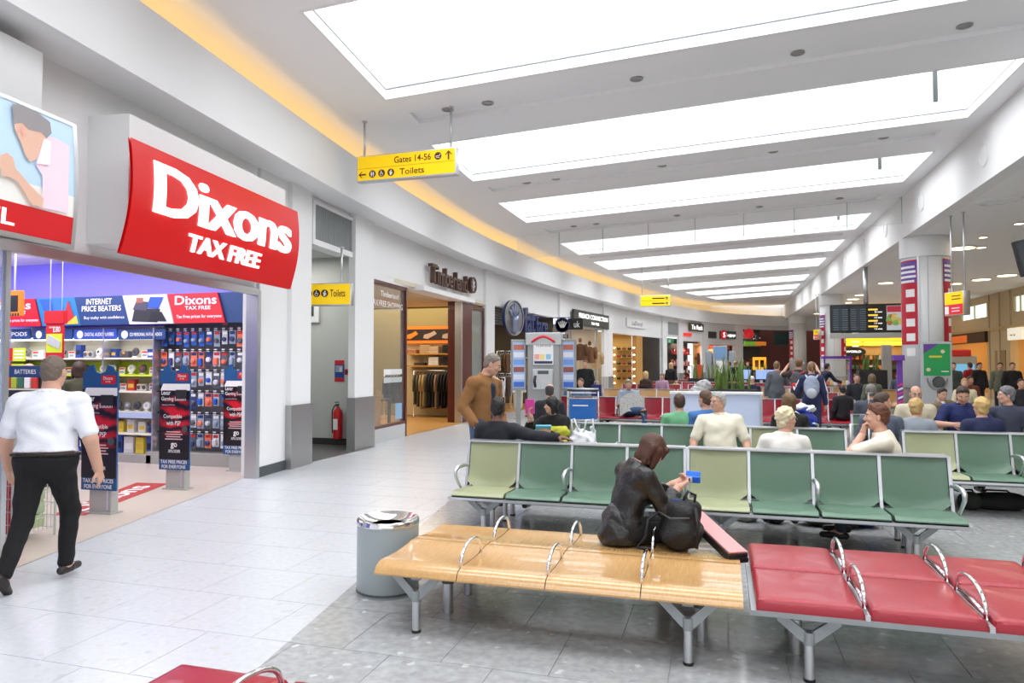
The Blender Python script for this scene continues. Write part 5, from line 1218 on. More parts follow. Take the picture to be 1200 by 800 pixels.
for (u, v, n, c_, lb_) in ((483, 414, 3, (170, 120, 80), 'brown folded jumper by the shop window'), (499, 414, 6, (190, 160, 120), 'tan folded jumper on the upper shelf'), (509, 414, 5, (205, 180, 150), 'beige folded jumper on the upper shelf'), (525, 414, 6, (30, 28, 30), 'black folded jumper on the upper shelf'), (492, 428, 2, (60, 50, 48), 'dark folded shirt on the lower shelf'), (509, 428, 6, (225, 222, 215), 'white folded shirt on the lower shelf'), (525, 428, 6, (28, 28, 32), 'black folded shirt on the lower shelf')):
    folded(TX(u), TY - .25, TZ(v), n, cm(*c_, .8), lb_, .34)
def garment(x, y, z, L, col, label, group, rz=0, wdt=.46, th=.07, sleeves=True):
    t_ = thing('hanging_garment', label, 'garment', (x, y, z), rz, group)
    def fn(i, j):
        a = 2 * PI * i; w_ = wdt / 2 * float(np.interp(j, [0, .06, .15, .5, 1], [.25, .8, .95, .88, 1.0])); d = th / 2 * float(np.interp(j, [0, .1, 1], [.5, 1, 1.25])) * (1 + .25 * math.sin(a * 5 + x * 9 + j * 2))
        return (w_ * math.cos(a), d * math.sin(a), -.06 - L * j)
    b = MB(); b.grid(fn, 20, 8)
    b.build('cloth', col, t_, True)
    if sleeves:
        for s in (-1, 1): MB().tube([(s * wdt * .4, 0, -.10), (s * wdt * .52, .01, -.3), (s * wdt * .5, .02, -.62)], [th * .45, th * .5, th * .4], 8).build('sleeve', col, t_, True)
    MB().tube([(-wdt * .38, 0, -.09), (0, 0, -.03), (wdt * .38, 0, -.09)], .008, 5).tube([(0, 0, -.03), (0, 0, .02), (.02, 0, .04), (.03, 0, .01)], .004, 5).build('hanger', ALU, t_)
    return t_
def rack(nm_label, x0, x1, y, z, cols, L, glabel, rz=PI / 2, step=None):
    t_ = thing('clothes_rail', nm_label, 'clothes rail', ((x0 + x1) / 2, y, 0)); h = (x1 - x0) / 2
    MB().tube([(-h - .05, 0, z), (h + .05, 0, z)], .014, 8).build('rail', CHROME, t_, True)
    for s in (-1, 1): MB().tube([(s * (h + .05), 0, z), (s * (h + .05), 0, 0)], .014, 8).build('post', CHROME, t_, True); MB().box((s * (h + .05) - .02, -.22, 0), (s * (h + .05) + .02, .22, .025)).build('foot', CHROME, t_)
    n = len(cols)
    for k, c_ in enumerate(cols):
        garment(x0 + (x1 - x0) * (k + .5) / n, y, z - .035, L * (.92 + .16 * ((k * 7) % 5) / 5), cm(*c_, .85), '%s, %s along its rail' % (glabel, ['first', 'second', 'third', 'fourth', 'fifth', 'sixth', 'seventh', 'eighth', 'ninth', 'tenth', 'eleventh', 'twelfth', 'thirteenth', 'fourteenth'][k]), glabel + 's on the rail', rz, .46, min(.10, (x1 - x0) / n * .55))
BKC = (34, 33, 35)
rack('chrome rail of dark and tan jackets below the shelves', TX(489), TX(535), TY - .45, TZ(434), [(80, 75, 60), (90, 85, 70), (176, 150, 100), (185, 158, 105), (60, 55, 50), BKC, (40, 40, 44), (165, 130, 100), BKC, (30, 30, 30), BKC, (38, 36, 36), BKC], 1.05, 'jacket hung below the folded clothes')
rack('chrome rail of grey tops in the clothing shop doorway', TX(474), TX(490), TY - 1.6, 1.42, [(70, 66, 72), (64, 60, 66), (78, 72, 78), (60, 58, 64), (70, 66, 70)], .8, 'grey knit top by the doorway', PI / 2)
# window of the clothing shop with brown frame, lettering
BRN = mat('dark_red_wood', (.10, .018, .012), .4, coat=.2)
wn = thing('shop_window', 'tall shop window in a dark brown frame with white lettering', 'window'); s0, s1 = U['B1'] + .02, U['w1']
strip(q := MB(), s0, s1, .60, .612, .36, 3.40); q.build('pane', GREYGLASS, wn); strip(q := MB(), s0, s1, .56, .68, .30, .36); q.build('frame', BRN, wn); strip(q := MB(), s0, s1, .56, .68, 3.38, 3.46); q.build('frame', BRN, wn); strip(q := MB(), s1 - .07, s1, .55, .69, .0, 3.46); q.build('frame', BRN, wn)
strip(q := MB(), s0, s1, .56, .75, 0, .30); q.build('plinth', mat('stone_plinth', (.55, .56, .56), .5), wn)
Mw = wframe(s0, .595); Lw = s1 - s0
text('TAX FREE SHOPPING', (Lw * .02, 2.92, Lw * .93, 3.05), Mw, INK, wn, bold=.01); text('Timberland', (Lw * .28, 3.14, Lw * .8, 3.26), Mw, INK, wn, bold=.02); MB().box((Lw * .38, 1.44, 0), (Lw * .92, 1.56, .002), Mw).build('white_band', INK, wn); MB().box((Lw * .38, 1.26, 0), (Lw * .92, 1.38, .002), Mw).build('white_band', cm(200, 205, 205), wn)
MB().box((Lw * .72, .42, 0), (Lw * .92, .78, .003), Mw).build('blue_card', cm(150, 190, 225), wn)
tb = thing('display_table', 'dark display table of shoes behind the shop window', 'table', (-8.4, 15.4, 0), .1)
MB().box((-.6, -.4, .78), (.6, .4, .82)).build('top', cm(70, 48, 34), tb)
for sx in (-1, 1):
    for s2 in (-1, 1): MB().box((sx * .55 - .03, s2 * .35 - .03, 0), (sx * .55 + .03, s2 * .35 + .03, .78)).build('leg', cm(60, 42, 30), tb)
for k in range(5):
    t_ = thing('boot', 'tan boot on the table behind the shop window, %s in line' % ['first', 'second', 'third', 'fourth', 'fifth'][k], 'boot', (-8.85 + k * .22, 15.35, .82), .3, 'boots on the display table')
    MB().rbox((-.045, -.14, 0), (.045, .13, .03), .01).build('sole', cm(60, 45, 35), t_); MB().rbox((-.045, -.13, .03), (.045, .12, .10), .03).rbox((-.045, 0, .08), (.045, .12, .2), .02).build('upper', cm(190, 150, 95), t_)
lowc = thing('display_cabinet', 'low wooden display cabinet inside the shop window', 'cabinet', (-8.0, 14.3, 0)); MB().box((-.5, -.3, 0), (.5, .3, .9)).build('body', FLOORWOOD, lowc)
for k in range(3): MB().box((-.48 + k * .33, -.315, .05), (-.17 + k * .33, -.3, .85)).build('door', cm(205, 170, 120), lowc)
# dark red post and narrow glass at the far side of that shop
dp = thing('door_post', 'dark red panelled post at the clothing shop entrance', 'post'); strip(q := MB(), U['o1'], U['o2'], .52, .95, 0, 3.46); q.build('body', BRN, dp); strip(q := MB(), U['o1'] - .09, U['o1'], .5, .7, 0, 3.46); q.build('steel_edge', ALU, dp)
ng = thing('side_window', 'narrow glazed side window next to the dark red post', 'window'); strip(q := MB(), U['o2'], U['C0'], .6, .612, .2, 3.3); q.build('pane', mat('mirror_glass', (.35, .42, .42), .05, alpha=.45, spec=1), ng)
for a_, b_ in ((U['o2'], U['o2'] + .06), (U['C0'] - .1, U['C0'])): strip(q := MB(), a_, b_, .56, .7, 0, 3.4); q.build('frame', BRN, ng)
strip(q := MB(), U['o2'], U['C0'], .56, .7, 3.3, 3.4); q.build('frame', BRN, ng)
# its brown letters over the entrance
LB = mat('letter_brown', (.10, .045, .03), .45)
s0, s1 = su(499, .55), su(545, .55); Mw = wframe(s0, .50); Ls = (fpt(s1, .5)[0] - fpt(s0, .5)[0]).length
lt = thing('shop_lettering', 'brown raised shop lettering with tree badge above the entrance', 'lettering'); text('Timberland', (0, 3.72, Ls * .98, 4.2), Mw, LB, lt, depth=.12, bold=.012)
Mc = wframe(su(549, .55), .50); MB().lathe([(.24, 0), (.24, .12), (.2, .12), (.19, .09), (.001, .09)], 24, M=Mc @ Matrix.Translation((0, 3.98, 0))).build('badge', LB, lt, 40)
MB().tube([Mc @ Vector((0, 3.8, .1)), Mc @ Vector((0, 4.15, .1))], .02, 6).tube([Mc @ Vector((-.1, 4.08, .1)), Mc @ Vector((0, 3.95, .1)), Mc @ Vector((.1, 4.08, .1))], .02, 6).tube([Mc @ Vector((-.12, 3.96, .1)), Mc @ Vector((0, 3.87, .1)), Mc @ Vector((.12, 3.96, .1))], .02, 6).build('tree_mark', ALU, lt)
strip(q := MB(), su(487, .5), su(549, .5), .30, .6, 3.44, 3.56); q.build('canopy_strip', WHITE, lt)

# ------------------------------------------------------------------ surf wear shop
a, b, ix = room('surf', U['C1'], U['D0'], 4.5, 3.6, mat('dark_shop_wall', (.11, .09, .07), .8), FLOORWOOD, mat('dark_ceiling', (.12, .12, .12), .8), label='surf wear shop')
area('surf_lamp', (a.x - 2.2, (a.y + b.y) / 2, 3.5), 2.0, 3.5, 70, (1.0, .85, .62))
for k in range(7): strip(q := MB(), U['C1'], su(612), .72, .78, 2.98 + k * .09, 3.04 + k * .09); q.build('header_slat', mat('slat_grey', (.22, .22, .21), .6), wall_left)
rx = lambda u, y: upos(u, y).x
rack('rail of patterned tops in the surf wear shop', rx(584, 25.6), rx(597, 25.6), 25.6, 2.15, [(120, 90, 60), (150, 120, 80), (90, 110, 100), (170, 120, 70), (110, 80, 60)], .7, 'patterned top on the high rail', PI / 2)
rack('rail of dark tops in the surf wear shop', rx(582, 25.2), rx(598, 25.2), 25.2, 1.3, [(60, 45, 40), (90, 60, 45), (50, 44, 40), (120, 95, 70), (70, 50, 44)], .75, 'dark brown top on the low rail', PI / 2)
rack('rail of white and pink tops at the surf wear shop front', rx(578, 23.4), rx(590, 23.4), 23.4, 1.18, [(225, 225, 225), (190, 60, 90), (230, 228, 225), (200, 198, 200)], .62, 'white and pink top at the shop front', PI / 2)
rack('rail of tan coats deep in the surf wear shop', rx(600, 27.0), rx(618, 27.0), 26.9, 1.9, [(150, 125, 85), (130, 105, 70), (160, 135, 95), (95, 80, 60), (140, 110, 80)], 1.0, 'tan coat deep in the shop', PI / 2)
NB = mat('navy_gloss', (.03, .05, .16), .3, coat=.3)
sM = su(598, .4); Mm = wframe(sM, .35); zc_ = wz(598, 372, .35)
md = thing('shop_medallion', 'oval navy medallion with a raised silver hand, over the surf wear shop', 'sign'); Mm2 = Mm @ Matrix.Translation((0, zc_, 0)) @ Matrix.Rotation(math.radians(-12), 4, 'Y')
MB().lathe([(.60, 0), (.60, .10), (.55, .12), (.52, .09), (.001, .09)], 32, M=Mm2).build('disc', NB, md, 40); MB().lathe([(.59, .1), (.60, .125), (.575, .125), (.57, .1)], 32, M=Mm2).build('silver_rim', ALU, md, 40)
hd = MB(); hd.tube([Mm2 @ Vector((0, -.48, .11)), Mm2 @ Vector((0, -.1, .12)), Mm2 @ Vector((0, .05, .12))], [.12, .13, .16], 8)
for k, (dx, L_) in enumerate(((-.24, .26), (-.13, .4), (0, .46), (.13, .4), (.26, .18))): hd.tube([Mm2 @ Vector((dx * .5, .0, .12)), Mm2 @ Vector((dx, .0 + L_ * .6, .13)), Mm2 @ Vector((dx * 1.15, L_, .12))], .04, 6)
hd.build('hand_relief', mat('silver_blue', (.35, .40, .55), .3, metal=.6), md, True)
s0, s1 = su(611, .4), su(640, .4); Mw = wframe(s0, .42); Ls = (fpt(s1, .4)[0] - fpt(s0, .4)[0]).length; zl, zh = wz(625, 391, .42), wz(625, 366, .42)
lt = thing('shop_lettering', 'navy raised script letters over the surf wear shop', 'lettering'); text('fat', (0, zl, Ls * .44, zh + .1), Mw, NB, lt, depth=.14, bold=.03); text('face', (Ls * .48, zl, Ls, zh - .1), Mw, NB, lt, depth=.14, bold=.02)
# round hanging sign with a crown of fingers, small plate below
hy = 24.6; hx = upos(659.5, hy).x; hz = lambda v: zat(659.5, v, hx, hy); hs = thing('hanging_sign', 'round hanging sign with white crown mark beside the phone booth', 'sign', (hx, hy, 0))
MB().lathe([(.25, 0), (.25, .05), (.23, .06), (.001, .06)], 24, M=Msh @ Matrix.Translation((0, hz(381), 0))).build('disc', mat('bronze_disc', (.32, .28, .22), .4), hs, 40); MB().lathe([(.25, .04), (.27, .06), (.235, .06)], 24, M=Msh @ Matrix.Translation((0, hz(381), 0))).build('rim', NB, hs)
cr = MB()
for k in range(5): cr.tube([(-.05 + k * .025, -.065, hz(384)), (-.15 + k * .075, -.07, hz(375.5) - abs(k - 2) * .03)], [.022, .018], 6)
cr.build('crown_mark', INK, hs); MB().rbox((-.22, -.04, hz(396.5)), (.22, 0, hz(391.5)), .02).build('plate', cm(60, 60, 75), hs); text('TAX FREE', (-.17, hz(395.5), .17, hz(392.5)), Msh @ Matrix.Translation((0, 0, .042)), INK, hs)
MB().tube([(-.36, 0, hz(372)), (.36, 0, hz(372))], .015, 6).tube([(-.36, 0, hz(372)), (-.36, 0, hz(384))], .015, 6).build('bracket', NB, hs)
for s in (-.2, .2): MB().tube([(s, 0, hz(372)), (s, 0, hz(391))], .008, 5).build('link', NB, hs)
MB().tube([(-.36, 0, hz(372)), (fpt(su(650), .6)[0].x - hx, .4, hz(372))], .015, 6).build('wall_arm', NB, hs)
# ------------------------------------------------------------------ fashion shop
FX = lambda s, off: fpt(s, off)[0]
def dark_sign(u0, u1, vt, vb, off, m, name, label, tx, tm, rect=(.06, .3, .94, .75), bold=.02, depth=.1):
    s0, s1 = su(u0, off), su(u1, off); a_, b_ = FX(s0, off), FX(s1, off); L_ = (b_ - a_).length; t_ = thing(name, label, 'sign'); M_ = frame((a_.x, a_.y, 0), (b_ - a_))
    z0, z1 = wz((u0 + u1) / 2, vb, off), wz((u0 + u1) / 2, vt, off)
    bd = MB().box((0, z0, -depth), (L_, z1, 0), M_).build('board', m, t_)
    if tx: text(tx, (L_ * rect[0], z0 + (z1 - z0) * rect[1], L_ * rect[2], z0 + (z1 - z0) * rect[3]), M_, tm, bd, bold=bold, z=.01)
    return t_, bd, M_, L_, z0, z1
OLV = mat('sign_olive_black', (.045, .045, .032), .5)
t_, bd, M_, L_, z0, z1 = dark_sign(673, 714, 366, 383, .42, OLV, 'shop_sign', 'dark olive sign with white capitals over the fashion shop', 'FRENCH CONNECTION', LITWHITE, (.12, .5, .95, .82)); text('TAX FREE', (L_ * .45, z0 + .1, L_ * .68, z0 + .22), M_, LITWHITE, bd, z=.01, bold=.02)
y_ = 27.2; x_ = upos(675, y_).x; q = lambda v: zat(675, v, x_, y_); bs = thing('projecting_sign', 'small black projecting sign with two white letters', 'sign', (x_, y_, 0)); MB().box((-.32, 0, q(386)), (.27, .08, q(373))).build('board', BLACK, bs); text('uk', (-.08, q(383.5), .16, q(376)), Msh @ Matrix.Translation((0, 0, .002)), INK, bs, bold=.01)
MB().box((-.9, .3, q(376)), (-.3, .33, q(374))).build('arm', ALU, bs)
WARM = mat('warm_wall', (.62, .50, .34), .7)
a, b, ix = room('fashion', U['D1'], U['E0'], 2.6, 3.35, WARM, mat('pale_shop_floor', (.6, .55, .48), .4), WARM, label='fashion shop')
area('fashion_lamp', ((a.x + b.x) / 2 - .9, (a.y + b.y) / 2, 3.3), 1.4, 3.5, 60, (1, .85, .62))
strip(q := MB(), U['D1'], U['E0'], .62, .63, .1, 3.3); tag(q.build('window_7', GREYGLASS), 'tall glazed front of the fashion shop', None, None, 'structure')
for u in (671, 700): strip(q := MB(), su(u) - .04, su(u) + .04, .58, .68, 0, 3.3); q.build('mullion', STEEL, wall_left)
def mannequin(u, y, z, col, c2, label):
    x = upos(u, y).x; t_ = garment(x, y, z, .75, cm(*col, .8), label, 'coats in the fashion shop window', 0, .5, .22); o = MB().tube([(0, -.02, -.1), (0, -.1, -.45), (0, -.09, -.78)], [.05, .05, .05], 6).build('placket', cm(*c2, .8), t_); MB().lathe([(.001, -.02), (.07, .02), (.085, .1), (.06, .17), (.001, .2)], 12).build('head_form', cm(*c2, .7), t_, True); MB().tube([(0, 0, -.7), (0, 0, -z + .02)], .02, 6).build('stand', STEEL, t_); MB().lathe([(.2, -z), (.2, -z + .02)], 16).build('stand_base', STEEL, t_)
my = (a.y + b.y) / 2
mannequin(680, my - .9, 2.62, (95, 62, 40), (120, 75, 45), 'brown leather coat on the first shop window figure'); mannequin(691, my - .2, 2.5, (120, 82, 52), (90, 60, 40), 'brown fur trimmed coat in the middle of the shop window'); mannequin(699, my + .5, 2.25, (190, 160, 120), (170, 140, 100), 'beige coat on the last shop window figure')
for k in range(6): MB().box((X1(701, my) + .06 * k, my + .9, .3), (X1(701, my) + .06 * k + .02, my + .92, 3.2)).build('screen_bar', INK, wall_left)
# ------------------------------------------------------------------ accessory shop with black panel
a, b, ix = room('accessory', U['E1'], U['ac1'], 2.0, 3.3, cm(214, 178, 112, .7), mat('pale_shop_floor', (.6, .55, .48), .4), cm(214, 178, 112, .7), label='accessory shop')
area('accessory_lamp', ((a.x + b.x) / 2 - .7, (a.y + b.y) / 2, 3.2), 1.2, 3.0, 45, (1, .84, .55))
dark_sign(735, 757, 374, 384, .52, WHITE, 'shop_sign', 'small white framed sign plate over the accessory shop', 'LuDonal', cm(150, 150, 155), (.25, .25, .8, .75), .0, .06)
strip(q := MB(), U['ac1'], U['ac2'], .55, .8, 0, 3.25); tag(q.build('door_post', cm(196, 146, 78, .5)), 'light wooden post between the accessory shop and the black panel', 'post')
strip(q := MB(), U['ac2'] + .05, U['F0'], .70, .8, 0, 3.25); bp_ = tag(q.build('wall_panel', mat('black_panel', (.012, .014, .012), .35)), 'tall black shop panel with faint gold lettering', 'panel')
Mw = wframe(U['ac2'] + .05, .69); Lw = U['F0'] - U['ac2'] - .05; MB().box((Lw * .15, 2.02, 0), (Lw * .85, 2.08, .004), Mw).build('faint_lettering', cm(110, 70, 52), bp_)
ay = b.y - .3
for k in range(5):
    z = .75 + k * .42; sx0, sx1 = upos(722, ay).x, upos(741, ay).x; shf = thing('display_shelf', 'thin wooden display shelf in the accessory shop, %s from the floor' % ['first', 'second', 'third', 'fourth', 'fifth'][k], 'shelf', ((sx0 + sx1) / 2, ay, z), 0, 'display shelves in the accessory shop')
    MB().box((-(sx1 - sx0) / 2, -.15, -.02), ((sx1 - sx0) / 2, .15, 0)).build('board', cm(200, 165, 100), shf); MB().box((-(sx1 - sx0) / 2, .14, -.1), ((sx1 - sx0) / 2, .3, 0)).build('wall_cleat', cm(200, 165, 100), shf)
    for j in range(3):
        t_ = thing('handbag', 'small handbag on the %s accessory shop shelf, %s along it' % (nth(k + 1), nth(j + 1)), 'handbag', (sx0 + (sx1 - sx0) * (j + .5) / 3, ay, z), 0, 'handbags in the accessory shop'); c_ = cm(*((40, 26, 20), (110, 60, 36), (28, 24, 24), (150, 40, 36))[(j + k) % 4])
        MB().rbox((-.11, -.05, 0), (.11, .05, .13), .03).build('body', c_, t_); MB().tube([(-.07, 0, .12), (-.05, 0, .2), (.05, 0, .2), (.07, 0, .12)], .008, 5).build('handle', c_, t_, True)
for k in range(6):
    z = .55 + k * .4
    for u in (720, 743):
        o = MB().lathe([(.001, -.05), (.05, -.02), (.055, .02), (.001, .05)], 10).build('display_lamp', mat('glow_lamp', (1, .85, .6), .5, emit=5), None, True); pz = upos(u, ay - .05); o.location = (pz.x, ay - .05, z); tag(o, 'glowing lamp at the %s edge of the accessory display, %s from the floor' % ('near' if u < 730 else 'far', nth(k + 1)), 'lamp', 'accessory shelf lamps'); MB().box((-.012, 0, -.012), (.012, .36, .012)).build('lamp_arm', ALU, o)
# ------------------------------------------------------------------ recess with green exit sign, neckwear shop, luggage shop, book shop
strip(q := MB(), U['F1'], U['G0'], 1.6, 1.7, 0, 4.0); struct('wall_recess', q, WHITE, 'white back wall of the exit recess')
t_, bd, M_, L_, z0, z1 = dark_sign(782, 790, 397, 402, 1.2, cm(30, 150, 90, .4, emit=.3), 'exit_sign', 'green exit sign in the white recess', '', INK); MB().box((L_ * .2, z0 + .05, 0), (L_ * .5, z1 - .05, .01), M_).build('running_mark', INK, bd); MB().box((0, z1, -.05), (.03, z1 + 1.5, -.03), M_).build('drop_rod', ALU, bd)
strip(q := MB(), su(783, .6), su(794, .6), .57, .6, 3.55, 4.35); g2 = tag(q.build('vent_grille', mat('grille_grey', (.30, .32, .32), .5)), 'small grey ventilation grille above the exit recess', 'grille')
def far_shop(nm, a_, b_, depth, wm, rows, cols, label, z_top=3.1, lamp=30, lcol=(1, .85, .65)):
    s0, s1 = U[a_], U[b_]
    strip(q := MB(), s0, s1, depth, depth + .1, 0, z_top + .3); struct('wall_' + nm, q, wm, label + ' back wall'); strip(q := MB(), s0, s1, .8, depth, z_top, z_top + .1); struct('ceiling_' + nm, q, wm, label + ' ceiling')
    p, d = fpt((s0 + s1) / 2, depth * .7); area(nm + '_lamp', (p.x, p.y, z_top - .05), 1.0, (s1 - s0) * .6, lamp, lcol, (0, 0, math.atan2(d.y, d.x) - PI / 2))
    for k, z in enumerate(rows):
        strip(q := MB(), s0 + .1, s1 - .1, depth - .35, depth, z - .04, z); sf = tag(q.build('display_shelf', cm(60, 45, 38)), 'dark shelf in the %s, %s from the floor' % (label, ['first', 'second', 'third', 'fourth', 'fifth', 'sixth'][k]), 'shelf', 'dark shelves in the ' + label)
        n = int((s1 - s0) / .28)
        for j in range(n):
            c_ = cols[(j * 3 + k * 5) % len(cols)]; M_ = wframe(s0 + .2 + j * .28, depth - .18, z); h = .2 + .12 * ((j * 5 + k) % 3); o = MB().rbox((0, 0, -.06), (.2, h, .06), .02, M_).build('stock_item', cm(*c_, .6)); MB().box((.03, h * .5, .061), (.17, h * .75, .064), M_).build('print', INK if j % 2 else cm(40, 40, 44), o)
            tag(o, 'coloured stock item on the %s shelf of the %s, %s along it' % (nth(k + 1), label, nth(j + 1)), 'stock', 'stock on the %s shelf of the %s' % (['first', 'second', 'third', 'fourth', 'fifth', 'sixth'][k], label))
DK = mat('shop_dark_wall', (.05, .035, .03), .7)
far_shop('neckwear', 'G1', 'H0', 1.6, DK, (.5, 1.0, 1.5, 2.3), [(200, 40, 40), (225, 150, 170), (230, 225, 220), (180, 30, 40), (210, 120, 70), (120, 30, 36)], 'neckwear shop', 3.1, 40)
dark_sign(809, 825, 379, 388, .45, cm(92, 82, 62, .5), 'shop_sign', 'brown sign with white letters over the neckwear shop', 'Tie Rack', LITWHITE, (.1, .2, .92, .8), .02)
o_ = MB(); p, d = fpt(su(803), .5); Mq = wframe(su(803), .5); MB().box((0, 2.85, -.1), (.8, 3.1, 0), Mq)
t_, bd, M_, L_, z0, z1 = dark_sign(801, 811, 390, 393.5, .5, cm(225, 50, 50, .5, emit=.6), 'projecting_sign', 'small red lit sign plate at the neckwear shop entrance', '', INK)
st = thing('display_stand', 'bright orange and white stand at the neckwear shop entrance', 'display stand', (*upos(819, 38.0).xy, 0)); MB().rbox((-.2, -.1, 0), (.16, .1, 1.6), .03).build('body', cm(225, 80, 50), st); MB().rbox((-.4, -.1, 0), (-.21, .1, 1.6), .03).build('side', INK, st)
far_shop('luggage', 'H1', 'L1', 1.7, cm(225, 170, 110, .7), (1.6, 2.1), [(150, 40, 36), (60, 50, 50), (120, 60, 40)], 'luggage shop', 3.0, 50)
t_, bd, M_, L_, z0, z1 = dark_sign(845, 863, 388, 397, .42, cm(78, 92, 78, .5), 'shop_sign', 'grey green lit sign reading Luggage with a red round mark', 'Luggage', LITWHITE, (.36, .22, .95, .72), .02); MB().lathe([(.36, 0), (.36, .06), (.3, .08)], 20, M=M_ @ Matrix.Translation((L_ * .16, (z0 + z1) / 2, 0))).build('red_mark', cm(215, 40, 50, .4, emit=.3), bd)
text('S', (L_ * .09, z0 + .1, L_ * .23, z1 - .1), M_, LITWHITE, bd, z=.09, bold=.02)
dark_sign(831, 840, 388.5, 396, .45, BLACK, 'shop_sign', 'small black framed sign left of the luggage sign', '', INK)
dark_sign(832, 855, 402.5, 409, .9, cm(190, 45, 40, .5, emit=.1), 'shop_fascia', 'red inner fascia of the luggage shop', '', INK)
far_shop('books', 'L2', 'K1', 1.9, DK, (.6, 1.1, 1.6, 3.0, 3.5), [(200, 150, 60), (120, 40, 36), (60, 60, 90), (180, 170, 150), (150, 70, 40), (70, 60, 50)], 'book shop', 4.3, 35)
t_, bd, M_, L_, z0, z1 = dark_sign(873, 898, 400, 404.5, .7, cm(120, 190, 60, .5, emit=.3), 'shop_fascia', 'green and orange lit strip in the book shop', '', INK); MB().box((L_ * .5, z0, 0), (L_, z1, .01), M_).build('orange_half', cm(235, 130, 40, .5, emit=.4), bd)
o = MB().lathe([(.001, -.4), (.3, -.28), (.4, 0), (.3, .28), (.001, .4)], 20).build('globe_sign', cm(225, 40, 50, .4, emit=.3), None, True); p, d = fpt(su(876), .4); o.location = (p.x, p.y, zat(876, 391, p.x, p.y)); tag(o, 'red round globe sign beside the book shop', 'sign'); MB().tube([(0, 0, .35), (-.3, .9, .35)], .02, 5).build('arm', ALU, o)
dark_sign(908, 936, 388.5, 404, .55, mat('screen_teal', (.02, .05, .05), .3, emit=.03), 'information_board', 'dark far departure screens beside the book shop', '', INK)
strip(q := MB(), U['L2'], su(1010), 2.4, 2.5, 0, 5.0); struct('wall_end', q, mat('red_brown_wall', (.14, .03, .02), .7), 'dark red far wall beyond the book shop')
strip(q := MB(), su(1010), FS[-1], 1.0, 1.1, 0, 5.1); struct('wall_far', q, TAN, 'tan far end wall')
ob = thing('kiosk_screen', 'glowing orange menu screen in the book shop', 'screen', (*upos(890, 52).xy, 0)); MB().box((-.45, 0, 1.2), (.45, .1, 2.1)).build('panel', cm(240, 160, 40, .5, emit=.8), ob); MB().box((-.3, -.01, 1.4), (-.05, 0, 1.9)).box((.05, -.01, 1.4), (.3, -.01, 1.9)).build('dark_marks', cm(120, 50, 20), ob); MB().box((-.05, .02, 0), (.05, .08, 1.2)).build('post', BLACK, ob)
# small far phone booth
fp_ = upos(844, 36.5); pb2 = thing('phone_booth', 'small pale far phone booth with winged sides in front of the luggage shop', 'phone booth', (fp_.x, 36.5, 0)); MB().rbox((-.35, 0, 0), (.35, .4, 2.55), .03).build('body', cm(165, 172, 178, .4), pb2); MB().box((-.28, -.01, 1.9), (.28, 0, 2.5)).build('blue_sign', cm(120, 160, 200), pb2); MB().box((-.2, -.02, 1.2), (.2, 0, 1.8)).build('panel', INK, pb2)
for s in (-1, 1): MB().rbox((s * .55 - .16, .02, .9), (s * .55 + .16, .1, 2.3), .05).build('wing', cm(150, 160, 168, .4), pb2)
for k, u in enumerate((873, 892, 905)):
    p = upos(u, 32.1); o = thing('terminal_screen', 'pale blue glowing terminal screen behind the planter, %s of three' % ['first', 'middle', 'last'][k], 'screen', (p.x, 32.1, 0), 0, 'pale terminal screens'); MB().box((-.22, 0, 1.0), (.22, .06, 1.4)).build('screen', cm(150, 175, 240, .5, emit=.5), o); MB().box((-.06, .0, 0), (.06, .06, .95)).build('post', ALU, o); MB().box((-.25, -.1, 0), (.25, .16, .03)).build('foot', ALU, o)

# ------------------------------------------------------------------ far right: yellow cafe, kiosks, lit shops in the right wall
cy_ = 47.0; cx0, cx1 = upos(986, cy_).x, upos(1062, cy_).x; cz = lambda v: zat(1024, v, (cx0 + cx1) / 2, cy_)
cf = thing('cafe_kiosk', 'cafe kiosk with glowing yellow canopy beyond the information board', 'kiosk', ((cx0 + cx1) / 2, cy_, 0)); hw = (cx1 - cx0) / 2; YL = mat('canopy_yellow', (1, .55, .02), .5, emit=.9)
for k in range(3): MB().rbox((-hw + k * hw * 2 / 3 + .05, -.3, cz(405)), (-hw + (k + 1) * hw * 2 / 3 - .05, .2, cz(400.5)), .04).build('yellow_panel', YL, cf)
MB().box((-hw, -.1, cz(399.5)), (hw, .1, cz(395))).build('yellow_top', YL, cf); MB().box((-hw - .2, 0, cz(416)), (hw, .3, cz(406.5))).build('tan_fascia', cm(205, 165, 105, .6), cf)
MB().lathe([(.55, 0), (.55, .06), (.5, .08)], 24, M=Msh @ Matrix.Translation((-hw * .62, cz(412), .02)) @ Matrix.Diagonal((1.25, .52, 1, 1))).build('oval_sign', BLACK, cf); text('WORLD', (-hw * .62 - .42, cz(413), -hw * .62 + .42, cz(410.5)), Msh @ Matrix.Translation((0, 0, .11)), LITWHITE, cf, bold=.02)
MB().box((-hw, .3, 0), (hw, .4, cz(406))).build('back_wall', cm(96, 66, 40), cf); MB().box((-hw, -.6, 0), (hw, -.2, 1.05)).build('counter', cm(70, 52, 40), cf); MB().box((hw - .2, -.1, 0), (hw, .3, cz(406))).build('end_wall', cm(190, 150, 95), cf); MB().box((-hw, -.1, 0), (-hw + .2, .3, cz(406))).build('end_wall', cm(190, 150, 95), cf)
r_ = random.Random(5)
for k in range(26): MB().rbox((-hw + .3 + (k % 13) * hw * .14, -.0, 1.3 + (k // 13) * .6), (-hw + .3 + (k % 13) * hw * .14 + .2, .28, 1.55 + (k // 13) * .6), .03).build('goods', cm(*r_.choice([(220, 150, 60), (120, 70, 40), (60, 90, 60), (200, 200, 190), (170, 50, 40)])), cf)
area('cafe_lamp', ((cx0 + cx1) / 2, cy_ - .5, 3.0), 3, 1, 40, (1, .75, .4))
